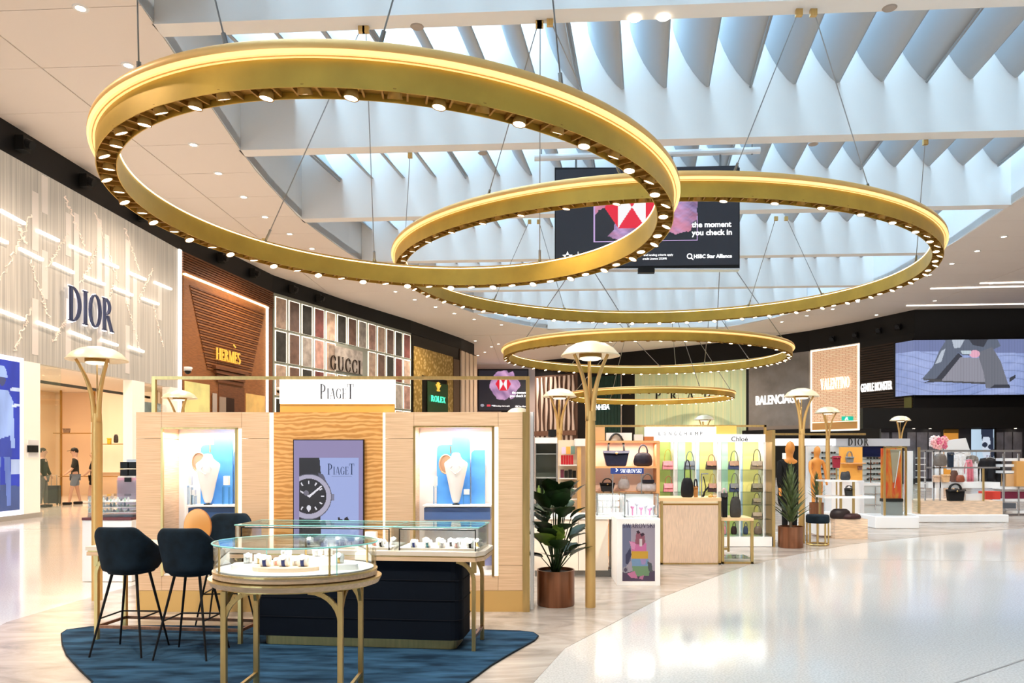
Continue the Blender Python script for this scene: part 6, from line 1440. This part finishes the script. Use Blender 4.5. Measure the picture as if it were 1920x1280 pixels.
# --- low brass table
G = Yp(11.15); t = fthing('brass_table', 'low open brass-framed table with glass shelf, right of the timber cabinet', 'table', 1383, 11.15)
for x in (1353, 1408): R2(G, 'leg', brass, x, x+5, 975, fy(11.15), t, 0, .04)
for x in (1362, 1380): R2(Yp(11.15), 'leg', brass, x, x+4, 978, 1042, t, -.48, .04)
R2(G, 'table_top', mat('honey_top', (.88, .60, .32), .35), 1352, 1413, 971, 976, t, .01, .52); R2(G, 'lower_rail', brass, 1353, 1413, 1053, 1057, t, 0, .03); R2(G, 'lower_rail', brass, 1353, 1380, 1034, 1038, t, -.46, .03); R2(G, 'glass_shelf', glass_dim, 1357, 1409, 1046, 1048, t, -.03, .42)
bag(1368, 1390, 930, 971, 11.3, (.06, .055, .05), 918, 'charcoal leather backpack on the low brass table', kind='soft', cat='backpack', hcol=(.02, .02, .02)); bag(1352, 1364, 924, 971, 11.35, (.02, .018, .018), 915, 'tall black bag left of the charcoal backpack on the low brass table', kind='tote', hcol=(.7, .5, .5))
# --- navy pouffe
t = fthing('pouffe', 'round navy velvet pouffe on a brass cage base beside the spiky plant', 'stool', 1533, 13.5); s = 13.5/F; z0 = EYE+(HZ-965)*s; z1 = EYE+(HZ-980)*s
b = MB(); b.smooth = True; r = 21*s; b.lathe([(0, z1), (r*.94, z1), (r, z1+.02), (r, z0-.03), (r*.93, z0), (0, z0)], n=28); b.build('cushion', navy_velvet, t, world=False)
for k in range(8):
    a = math.pi*2*(k+.5)/8; b = MB(); b.box(r*.9*math.cos(a)-.011, r*.9*math.cos(a)+.011, r*.9*math.sin(a)-.011, r*.9*math.sin(a)+.011, 0, z1); b.build('cage_bar', brass, t, world=False)
b = MB(); b.tube([(r*.92*math.cos(math.pi*2*k/24), r*.92*math.sin(math.pi*2*k/24), .015) for k in range(24)], .015, 5, closed=True); b.build('base_ring', brass, t, world=False)
# --- white counter stack behind, rack on a timber base
G = Yp(14.4); t = fthing('timber_rack', 'brass rack with white shelves on a pale timber block, right of the navy pouffe', 'display rack', 1594, 14.4)
R2(G, 'timber_block', mat('grained_timber', (.82, .60, .42), .5, 0, .25, 5, (1, 1, 9)), 1566, 1627, 973, fy(14.4), t, 0, .6); R2(G, 'white_base', gloss_white, 1545, 1566, 973, 1006, t, -.2, .5)
for x in (1549, 1577, 1601): R2(G, 'post', brass, x, x+4, 901, 973, t, -.05-(.3 if x < 1560 else 0), .03)
R2(G, 'white_shelf', gloss_white, 1546, 1606, 900, 903, t, 0, .45); R2(G, 'white_shelf', gloss_white, 1546, 1640, 930, 934, t, 0, .45)
for k, (x0, x1, c, n_) in enumerate(((1555, 1596, (.025, .02, .018), 'black'), (1576, 1615, (.05, .02, .02), 'dark brown'))): bag(x0, x1, 953+k*9, 972.8, 14.5+.05*k-.1*k, c, None, f'{n_} slumped bag on the pale timber block of the brass rack', kind='soft')
bag(1575, 1595, 884, 899.8, 14.5, (.05, .05, .055), None, 'dark grey boot-like bag on the top shelf of the brass rack', kind='soft'); bag(1560, 1576, 855, 877, 15.4, (.30, .01, .03), None, 'crimson tote on a short stand behind the top shelf of the brass rack', kind='tote'); t = fthing('bag_stand', 'short brass stand carrying the crimson tote behind the brass rack', 'stand', 1568, 15.4); R2(Yp(15.4), 'pole', brass, 1567, 1569, 877.3, fy(15.4), t, .03, .03)
bag(1583, 1601, 915, 929.8, 14.5, (.03, .03, .03), 910, 'small black bag on the middle shelf of the brass rack', kind='tote')
# --- mannequins
def body(name, label, joints, radii, edges, m, loc, rot=0, cat='mannequin', parts=None, sub=2):
    t = thing(name, label, cat, loc, rot)
    def sk(nm, js, rs, es, mm):
        me = bpy.data.meshes.new(nm); me.from_pydata(js, es, []); o = bpy.data.objects.new(nm, me); C.objects.link(o); o.parent = t
        me.materials.append(mm); md = o.modifiers.new('skin', 'SKIN'); md.use_smooth_shade = True; lay = me.skin_vertices[0] if me.skin_vertices else None
        if lay is None:
            bpy.context.view_layer.objects.active = o; me.skin_vertices; 
        for i, r in enumerate(rs): me.skin_vertices[0].data[i].radius = (r if isinstance(r, tuple) else (r, r)); me.skin_vertices[0].data[i].use_root = (i == 0)
        s_ = o.modifiers.new('sub', 'SUBSURF'); s_.levels = sub; s_.render_levels = sub; return o
    sk('body', joints, radii, edges, m)
    for nm, js, rs, es, mm in parts or []: sk(nm, js, rs, es, mm)
    return t
def human(name, label, loc, rot, H=1.72, skinm=None, top=None, bottom=None, shoe=None, stride=.0, arm=(.0, .0), sleeves=.55, legs=.5, cat='person', coat=False, lean=0., hair=True, cap=False, hold=0., male=True, headm=None, bare=False):
    k = H/1.72; skinm = skinm or skin
    hipz, shz, nz, hz = .93*k, 1.42*k, 1.50*k, 1.63*k; sw = (.19 if male else .165)*k; hw_ = .10*k; y = lambda z: lean*(z-hipz)
    J = [(0, 0, hipz), (0, y(1.15*k), 1.15*k), (0, y(shz), shz-.04*k), (0, y(nz), nz), (0, y(hz)-.015, hz), (0, y(hz)-.02, hz+.11*k)]
    Rr = [(.135*k, .10*k), (.12*k, .09*k), (.15*k, .095*k), (.055*k, .055*k), (.098*k, .112*k), (.082*k, .098*k)]
    Ee = [(0, 1), (1, 2), (2, 3), (3, 4), (4, 5)]
    for s_ in (-1, 1):
        st = stride*s_; b0 = len(J)
        J += [(s_*hw_, 0, hipz-.06*k), (s_*hw_*1.05, -st*.5-.02, .50*k), (s_*hw_*1.05, -st if st > 0 else -st*.9, .09*k), (s_*hw_*1.1, -st-.13*k if st > 0 else -st*.9-.13*k, .035*k)]
        Rr += [.095*k, .058*k, .040*k, (.04*k, .032*k)]; Ee += [(0, b0), (b0, b0+1), (b0+1, b0+2), (b0+2, b0+3)]
        a = arm[0] if s_ < 0 else arm[1]; b1 = len(J); sx = s_*sw
        el = (sx+s_*.05*k, y(1.2)-.03-.10*a, shz-.29*k); wr = (sx+s_*.06*k, y(1.1)-.06-.30*a, shz-.29*k-.25*k*(1-.9*a)); hd = (wr[0], wr[1]-.02-.06*a, wr[2]-.07*k*(1-a))
        J += [(sx, y(shz), shz-.04*k), el, wr, hd]; Rr += [.058*k, .042*k, .028*k, (.034*k, .022*k)]; Ee += [(2, b1), (b1, b1+1), (b1+1, b1+2), (b1+2, b1+3)]
        for f in range(5):        # fingers and thumb
            if H < 1.0: break
            fx = hd[0]+(f-2)*.014*k*(1 if f else 2.2*s_*0+1); J += [(fx, hd[1]-.01-.03*a, hd[2]-.075*k*(1-.8*a)*(1 if 0 < f < 4 else .75))]; Rr += [.0085]; Ee += [(b1+3, len(J)-1)]
    parts = []
    if top:
        T = [(0, 0, hipz-.10*k if not coat else .45*k), (0, y(1.15*k), 1.12*k), (0, y(shz), shz-.035*k), (0, y(nz), nz-.03*k)]; TR = [(.165*k, .13*k) if not coat else (.29*k, .20*k), (.15*k, .115*k) if not coat else (.22*k, .15*k), (.165*k, .112*k) if not coat else (.20*k, .13*k), (.085*k, .08*k)]; TE = [(0, 1), (1, 2), (2, 3)]
        for s_ in (-1, 1):
            b1 = 6+0; i0 = 6+(0 if s_ < 0 else (8+(0 if H < 1.0 else 5))); sh, el, wr = J[i0+4], J[i0+5], J[i0+6]; n0 = len(T)
            T += [sh]; TR += [.08*k]; TE += [(2, n0)]
            if sleeves <= .55: e_ = tuple(sh[i]+(el[i]-sh[i])*sleeves*1.8 for i in range(3)); T += [e_]; TR += [.066*k]; TE += [(n0, n0+1)]
            else: T += [el, wr]; TR += [.06*k, .045*k]; TE += [(n0, n0+1), (n0+1, n0+2)]
        parts.append(('coat' if coat else 'top', T, TR, TE, top))
    if bottom:
        Bj = [(0, 0, hipz)]; BR = [(.15*k, .118*k)]; BE = []
        for s_ in (-1, 1):
            i0 = 6+(0 if s_ < 0 else (8+(0 if H < 1.0 else 5))); h_, kn, an = J[i0], J[i0+1], J[i0+2]; n0 = len(Bj)
            Bj += [h_]; BR += [.108*k]; BE += [(0, n0)]
            if legs <= .5: e_ = tuple(h_[i]+(kn[i]-h_[i])*legs*1.7 for i in range(3)); Bj += [e_]; BR += [.09*k]; BE += [(n0, n0+1)]
            else: Bj += [kn, an]; BR += [.072*k, .055*k]; BE += [(n0, n0+1), (n0+1, n0+2)]
        parts.append(('shorts' if legs <= .5 else 'trousers', Bj, BR, BE, bottom))
    t = body(name, label, J, Rr, Ee, skinm, loc, rot, cat, parts)
    hy = y(hz)-.02; hzc = hz+.035*k
    b = MB(); b.smooth = True
    if hair:
        b = MB(); b.ball((0, hy+.018, hzc+.02*k), .088*k, .098*k, .105*k, 14, 10); b.build('hair', hairm, t, world=False)
    if bare: b = MB(); b.ball((0, hy-.01, hzc+.01*k), .082*k, .10*k, .135*k, 16, 10); b.build('head', skinm, t, world=False)
    if not bare:
        b = MB(); b.ball((0, hy-.10*k, hzc-.015*k), .012*k, .018*k, .022*k, 8, 6); b.build('nose', skinm, t, world=False)
        b = MB()
        for s_ in (-1, 1): b.ball((s_*.032*k, hy-.088*k, hzc+.012*k), .011*k, .006*k, .006*k, 8, 6)
        b.build('eyes', black, t, world=False); b = MB(); b.ball((0, hy-.088*k, hzc-.055*k), .024*k, .008*k, .006*k, 8, 5); b.build('mouth', mat('lip', (.35, .12, .1), .5), t, world=False)
        b = MB()
        for s_ in (-1, 1): b.ball((s_*.082*k, hy, hzc), .012*k, .02*k, .032*k, 8, 6)
        b.build('ears', skinm, t, world=False)
    if cap:
        b = MB(); b.smooth = True; b.lathe([(.105*k, .03*k), (.103*k, .07*k), (.075*k, .12*k), (0, .145*k)], (0, hy, hzc), 18); b.hull2([(-.07*k, hy-.08*k, hzc+.035*k), (.07*k, hy-.08*k, hzc+.035*k), (.05*k, hy-.20*k, hzc+.02*k), (-.05*k, hy-.20*k, hzc+.02*k)][::-1], [(-.07*k, hy-.08*k, hzc+.045*k), (.07*k, hy-.08*k, hzc+.045*k), (.05*k, hy-.20*k, hzc+.03*k), (-.05*k, hy-.20*k, hzc+.03*k)][::-1]); b.build('cap', black, t, world=False)
    if shoe:
        for s_ in (-1, 1):
            i0 = 6+(0 if s_ < 0 else (8+(0 if H < 1.0 else 5))); a = J[i0+2]; b = MB(); b.rbox(a[0]-.045*k, a[0]+.045*k, a[1]-.19*k, a[1]+.07*k, 0, .085*k, .04*k); b.build('shoe', shoe, t, world=False, bevel=.02)
    return t


blk = mat('black_cloth', (.008, .008, .009), .85); wood_m = mat('orange_wood_mannequin', (.74, .28, .05), .45)
jean = mat('denim', (.16, .20, .26), .8)
human('mannequin', 'mannequin with orange wooden head in a long black coat behind the spiky plant', ((1480-1000)*14.35/F, 14.35, .12), .25, 1.68, wood_m, blk, blk, blk, 0, (0, 0), .9, .9, 'mannequin', True, 0., bare=True, hair=False)
b = MB(); b.rbox(-.3, .3, -.25, .25, 0, .117, .02); o = b.build('display_podium', gloss_white); o.location = ((1480-1000)*14.35/F, 14.35, .003); tag(o, 'low white square base under the black-coated mannequin', 'podium')
bx(1467, 1474, 849, 860, 14.15, white, 'small white swing tag on the shoulder of the black coat', 'tag', 'swing_tag', .01)
human('mannequin', 'bare orange wooden mannequin with raised arm between the two lamp posts', ((1531-1000)*17.9/F, 17.9, .25), .2, 1.5, wood_m, None, None, None, 0, (.4, .0), cat='mannequin', bare=True, hair=False)
b = MB(); b.rbox(-.4, .4, -.3, .3, 0, .247, .02); o = b.build('display_podium', gloss_white); o.location = ((1531-1000)*17.9/F, 17.9, .003); tag(o, 'white plinth under the bare wooden mannequin', 'podium')
# people in the left doorway
human('person', 'person in black cap, dark t-shirt and denim shorts walking in the doorway with a suitcase', (-14.85, 24.2, .003), -1.0, 1.76, None, mat('dark_tee', (.03, .03, .028), .85), jean, black, .16, (.15, .55), .55, .5, cap=True)
human('person', 'person in black with a bag, half hidden behind the left lamp post in the doorway', (-14.65, 24.9, .003), -1.2, 1.66, None, blk, blk, white, .14, (.2, .5), .55, .45, male=False)
human('person', 'person in a green-grey cap and dark clothes at the left edge of the doorway', (-15.05, 22.9, .003), 1.9, 1.76, None, blk, mat('grey_trousers', (.10, .11, .11), .8), black, .05, (.2, .3), .9, .9)
t = thing('suitcase', 'black upright suitcase beside the person in the black cap', 'suitcase', (-15.45, 24.0, .003), .2)
b = MB(); b.rbox(-.21, .21, -.13, .13, .05, .62, .04); b.build('shell', black, t, world=False); b = MB(); b.tube([(-.08, .1, .62), (-.08, .1, .95), (.08, .1, .95), (.08, .1, .62)], .01, 6); b.build('handle', steel, t, world=False)
for x in (-.17, .17):
    for y in (-.1, .1): b = MB(); b.ball((x, y, .03), .03); b.build('wheel', black, t, world=False)
# --- eyewear wall and white counters further back
G = Yp(22.5); t = fthing('eyewear_display', 'white eyewear wall under a grey header with large serif letters', 'display wall', 1620, 22.5)
R2(G, 'wall_panel', gloss_white, 1516, 1662, 836, fy(22.5), t, -.05, .2); R2(G, 'header', mat('grey_header', (.55, .56, .60), .4), 1565, 1703, 822, 836, t, .1, .3); R2(G, 'header', sign_white, 1455, 1564, 822, 835, t, .1, .3); R2(G, 'navy_panel', mat('navy_panel', (.01, .015, .07), .4), 1618, 1660, 837, 856, t, .0, .03); R2(G, 'top_bar', brass, 1436, 1618, 812, 816, t, .2, .05)
lettering('DIOR', black, G.pt(1590, 835, .12), (1, 0, 0), 13.5*22.5/F, 38*22.5/F, .02, t, .25)
for y in (848, 858, 868, 878, 888, 898): R2(G, 'glass_shelf', glass_dim, 1520, 1660, y+2, y+3, t, .1, .15)
k = 0
gls = mat('dark_lens', (.03, .025, .02), .2); glb = mat('brown_lens', (.25, .10, .06), .2)
for r, y in enumerate((848, 858, 868, 878, 888, 898)):
    for c, x in enumerate((1526, 1545, 1562, 1630, 1642, 1652)):
        if r < 1 and c > 2: continue
        p = G.pt(x, y+2, .02); b = MB()
        for s_ in (-1, 1): b.ball((s_*.045, 0, .03), .04, .01, .03, 8, 5)
        b.box(-.02, .02, -.005, .005, .035, .045); o = b.build('sunglasses', gls if (r+c) % 3 else glb); o.location = p
        tag(o, f'{"dark" if (r+c) % 3 else "brown"} sunglasses, {ords[c]} from left in {["top", "second", "third", "fourth", "fifth", "lowest"][r]} row of the eyewear wall', 'sunglasses')

t = fthing('orange_display', 'orange timber display panel with shelves behind the brass rack', 'display wall', 1596, 18.3); G = Yp(18.3)
R2(G, 'panel', mat('orange_timber', (.86, .42, .08), .4, emit=.08), 1576, 1617, 838, 900, t, 0, .1); R2(G, 'shelf', ow, 1576, 1617, 867, 869, t, .2, .2); R2(G, 'lower_cabinet', gloss_white, 1556, 1617, 900, fy(18.3), t, .1, .4)
bag(1585, 1601, 856, 866.8, 18.2, (.20, .22, .24), 846, 'grey handbag on the shelf of the orange timber panel', kind='tote'); bag(1608, 1616, 873, 881, 18.2, (.25, .12, .08), None, 'small brown pouch low on the orange timber panel', kind='tote'); bag(1576, 1584, 884, 899.6, 18.1, (.03, .03, .035), None, 'left black boot on the cabinet below the orange timber panel', kind='soft', cat='boot'); bag(1585, 1594, 883, 899.6, 18.1, (.03, .03, .035), None, 'right black boot on the cabinet below the orange timber panel', kind='soft', cat='boot')
G = Yp(19.8); t = fthing('white_showcase', 'pale glass-fronted counter run behind the brass rack and art cabinet', 'showcase', 1650, 19.8)
R2(G, 'worktop', gloss_white, 1548, 1660, 905, 910, t, .03, .5); R2(G, 'front', mat('pale_grey_front', (.62, .66, .66), .25), 1548, 1660, 910, fy(19.8), t, 0, .4)
for x in (1560, 1585, 1615, 1640): R2(G, 'chrome_rail', silver, x, x+1.5, 912, 955, t, .03, .02)
for y in (925, 945): R2(G, 'chrome_rail', silver, 1552, 1656, y, y+1.2, t, .03, .02)
# mannequin stand lookalike eyeglass tree
t = fthing('eyewear_tree', 'slim revolving stand of spectacles on the white counter run', 'display stand', 1633, 19.95, 904.7); G = Yp(19.95)
R2(G, 'pole', copper, 1632, 1633.5, 862, 904.7, t, 0, .02)
for y in (870, 879, 887, 895): R2(G, 'frame_arm', gls, 1628, 1637, y, y+1.5, t, .02, .03)
# --- art cabinet
G = Yp(16.6); t = fthing('art_cabinet', 'tall brass-framed glass cabinet with an abstract orange panel on a white base', 'cabinet', 1678, 16.6)
R2(G, 'white_base', gloss_white, 1632, 1713, 966, fy(16.6), t, .25, .9, bevel=.02)
am = bpy.data.materials.new('abstract_orange'); am.use_nodes = True; N = am.node_tree.nodes; L = am.node_tree.links; tcn = N.new('ShaderNodeTexCoord'); mp = N.new('ShaderNodeMapping'); mp.inputs['Scale'].default_value = (3, 1, .8); ns = N.new('ShaderNodeTexNoise'); ns.inputs['Scale'].default_value = 2; ns.inputs['Distortion'].default_value = 1.5; cr = N.new('ShaderNodeValToRGB')
e = cr.color_ramp.elements; e[0].color = (.75, .07, .01, 1); e[0].position = .35; e[1].color = (.72, .36, .04, 1); e[1].position = .62; x = e.new(.8); x.color = (.35, .28, .12, 1)
L.new(tcn.outputs['Object'], mp.inputs[0]); L.new(mp.outputs[0], ns.inputs[0]); L.new(ns.outputs[0], cr.inputs[0]); L.new(cr.outputs[0], N['Principled BSDF'].inputs['Base Color'])
R2(G, 'abstract_panel', am, 1661, 1698, 840, 935, t, -.2, .05); PR(G, 'grey_wedge', mat('wedge_grey', (.45, .38, .26), .5), [(1677, 842), (1697, 842), (1684, 905), (1682, 905)], t, -.18, .02); PR(G, 'pale_line', white, [(1693, 845), (1695, 845), (1684, 915), (1683, 915)], t, -.15, .01)
R2(G, 'black_block', black, 1661, 1698, 935, 941, t, -.1, .2); R2(G, 'lower_glass', mat('grey_smoke', (.32, .34, .33), .3), 1661, 1698, 941, 972, t, -.12, .1)
for x in (1658, 1698): R2(G, 'brass_post', brass, x, x+3, 838, 974, t, 0, .05)
for y in (837, 972): R2(G, 'brass_rail', brass, 1658, 1701, y, y+2.5, t, 0, .05)
R2(G, 'glass_front', glass, 1661, 1698, 840, 972, t, -.01, .01)
# --- white and timber gondola on the right
G = Yp(17.9); t = fthing('low_gondola', 'long low white and timber gondola with rails at the far right', 'display unit', 1800, 17.9)
R2(G, 'white_base', gloss_white, 1714, 1887, 964, fy(17.9), t, .1, 1.2, bevel=.02); R2(G, 'timber_front', MATS['grained_timber'], 1726, 1880, 939, 964, t, 0, 1.0); R2(G, 'white_top', gloss_white, 1714, 1728, 845, 964, t, -.4, .1)
R2(G, 'brass_post', brass, 1721, 1725, 838, 962, t, .02, .04); R2(G, 'brass_post', brass, 1843, 1846, 878, 939, t, .0, .03); R2(G, 'glass_end', glass_dim, 1711, 1721, 842, 960, t, .02, .01)
R2(G, 'rail', silver, 1726, 1920, 843, 847, t, -.1, .04); R2(G, 'rail', silver, 1740, 1880, 875, 878, t, -.1, .04); R2(G, 'shelf', gloss_white, 1745, 1880, 904, 915, t, -.1, .4); 
for x in (1738, 1754, 1766): R2(G, 'rail_post', silver, x, x+2.5, 845, 939, t, -.1, .03)
for y in (858, 870, 882, 894, 906, 918): R2(G, 'glass_shelf', white, 1726, 1738, y, y+1.2, t, -.05, .2)
bag(1773, 1809, 917, 938.8, 17.95, (.01, .01, .011), 907, 'black top-handle tote on the low timber gondola', kind='tote', dp=.16)
bx(1811, 1845, 925, 938.8, 18.1, gloss_white, 'large white box right of the black tote on the gondola', dp=.3); 
bag(1750, 1776, 850, 874, 17.9, (.16, .13, .11), None, 'taupe backpack hanging on the upper rail of the gondola', kind='soft', cat='backpack'); bag(1776, 1788, 848, 876, 18.0, (.02, .03, .05), None, 'dark blue bag hanging right of the taupe backpack', kind='tote')
bag(1764, 1781, 889, 903.8, 17.95, (.75, .45, .22), None, 'tan box bag on the white shelf of the gondola', kind='tote'); bag(1781, 1797, 881, 903.8, 18.1, (.16, .07, .05), None, 'brown round bag right of the tan one on the gondola shelf', kind='soft'); bag(1792, 1809, 890, 903.8, 17.9, (.30, .07, .03), None, 'rust brown bag at the front of the gondola shelf', kind='soft'); bag(1748, 1762, 891, 903.8, 17.95, (.70, .48, .34), None, 'pale tan bag at the left of the gondola shelf', kind='tote')
def cloth(x0, x1, y0, y1, Y, c, label, nm='hanging_garment', cat='clothing'):
    pl = Yp(Y); b = MB(); b.smooth = True; n = 14; vs = []; 
    for j in range(6):
        v = j/5
        for i in range(n+1):
            u = i/n; w0 = .78+.22*min(1, v*2.2); px = (x0+x1)/2+(u-.5)*(x1-x0)*w0; p = pl.pt(px, y0+(y1-y0)*v); p.y += .05*math.sin(u*17+v)*v; p.z -= .02*(1-math.cos((u-.5)*5))*(1 if j == 0 else 0); vs.append(p)
    b.add(vs, [(j*(n+1)+i, (j+1)*(n+1)+i, (j+1)*(n+1)+i+1, j*(n+1)+i+1) for j in range(5) for i in range(n)])
    t = thing(nm, label, cat, pl.pt((x0+x1)/2, y1)); b.build('fabric', colm(c), t, solid=.03)
    b = MB(); p = pl.pt((x0+x1)/2, y0); b.tube([p, p+Vector((0, 0, P(x0, 845, Y).z-p.z))], .006, 5); b.tube([p+Vector((-.12, 0, -.03)), p, p+Vector((.12, 0, -.03))], .008, 5); b.build('hanger', silver, t); return t
cloth(1788, 1812, 848, 903, 20.16, (.85, .85, .86), 'white garment hanging behind the gondola rail'); cloth(1810, 1824, 860, 903, 20.14, (.75, .22, .28), 'coral pink garment hanging right of the white one'); cloth(1823, 1838, 864, 903, 20.18, (.88, .88, .9), 'long white garment between the pink and black ones'); cloth(1834, 1880, 857, 902, 20.15, (.012, .012, .014), 'wide black garments hanging at the right of the gondola'); cloth(1812, 1834, 853, 868, 20.17, (.28, .25, .22), 'grey folded wrap above the pink garment')
bx(1848, 1876, 921, 936, 18.5, mat('bright_red', (.7, .05, .03), .5), 'red folded stack on the grey racks at far right', dp=.3); bx(1884, 1930, 922, 934.8, 20.05, mat('wine_red', (.25, .02, .06), .5), 'wine red folded stack at the right edge', dp=.3); bx(1882, 1905, 943, 953, 19.6, mat('slate', (.09, .10, .12), .5), 'slate grey folded clothes low on the right racks', dp=.3)
G = Yp(19.9); t = fthing('side_rack', 'white slatted rack with pale shelves at the right edge', 'display rack', 1915, 19.9)
for y in (859, 870, 882, 912, 935, 957): R2(G, 'shelf', gloss_white, 1878, 1990, y, y+5, t, 0, .4)
for x in (1880, 1908, 1950): R2(G, 'post', silver, x, x+3, 850, fy(19.9), t, .02, .04)
bx(1886, 1902, 888, 911.6, 19.9, mat('straw', (.70, .42, .20), .6), 'straw basket on the right rack', 'basket', 'basket', .2); bx(1906, 1930, 864, 911.6, 19.8, mat('camel', (.72, .36, .10), .5), 'camel brown tall bag at the right edge', 'handbag', 'tall_bag', .2)
t = fthing('garment_rail', 'chrome garment rail standing behind the low gondola', 'clothes rail', 1835, 20.15); G = Yp(20.15)
R2(G, 'rail', silver, 1784, 1884, 845, 847, t, 0, .03)
for x in (1784, 1883): R2(G, 'post', silver, x, x+1.6, 846, fy(20.15), t, 0, .03)
# white angled panel, flowers
t = thing('angled_panel', 'white angled panel leaning behind the gondola below the corner screen', 'panel', P(1797, 880, 21.5)); PR(Yp(21.5), 'board', white, [(1770, 826), (1811, 821), (1820, 848), (1826, 880), (1778, 880)], t, 0, .08); R2(Yp(21.5), 'stand', steel, 1795, 1800, 870, fy(21.5), t, -.09, .06)
t = thing('flower_display', 'cluster of pink and white flowers above the gondola posts', 'flowers', P(1758, 845, 19.0)); R_ = random.Random(4)
pinkm = [mat('petal_pink', (.9, .45, .45), .6), mat('petal_white', (.9, .8, .78), .6), mat('petal_rose', (.75, .15, .25), .6)]
for k in range(26):
    b = MB(); p = P(R_.uniform(1745, 1773), R_.uniform(820, 840), 19.0+R_.uniform(-.2, .2))
    for j in range(5): a = j*1.257; b.ball(p+Vector((.045*math.cos(a), -.01, .045*math.sin(a))), .035, .02, .035, 6, 4)
    b.build('flower', pinkm[k % 3], t)
b = MB(); b.tube([P(1758, 845, 19.0), P(1758, 830, 19.0)], .03, 6); b.build('stem', leaf, t)
b = MB(); p = P(1758, 845, 19.0); b.rbox(p.x-.1, p.x+.1, p.y-.1, p.y+.1, .0, p.z, .02); b.build('stand', gloss_white, t)
# security cameras
def dome_cam(px, py, Y, label):
    p = P(px, py, Y); t = thing('security_camera', label, 'camera', p); b = MB(); b.bar((0, .3, .12), (0, 0, .12), .07); b.build('arm', white, t, world=False); b = MB(); b.smooth = True; b.cyl((0, 0), .13, .0, .14, 14); b.build('housing', white, t, world=False); b = MB(); b.ball((0, 0, -.01), .11); b.build('lens_dome', black, t, world=False)
dome_cam(352, 695, 26.6, 'white dome security camera between the beige and brown shop fronts'); dome_cam(523, 732, 33.2, 'white dome security camera at the left edge of the stone tile front')

bag(118, 132, 803, 812.6, 28.85, (.25, .17, .12), None, 'dark brown bag on the shelf of the lit niche inside the left doorway', kind='tote')
bag(201, 209, 821, 833.5, 28.9, (.85, .55, .03), None, 'yellow bag on a shelf right of the left lamp post inside the doorway', kind='tote')
bag(213, 222, 814, 830, 28.9, (.05, .04, .04), None, 'black bag on the shelf beside the yellow bag inside the doorway', kind='soft')
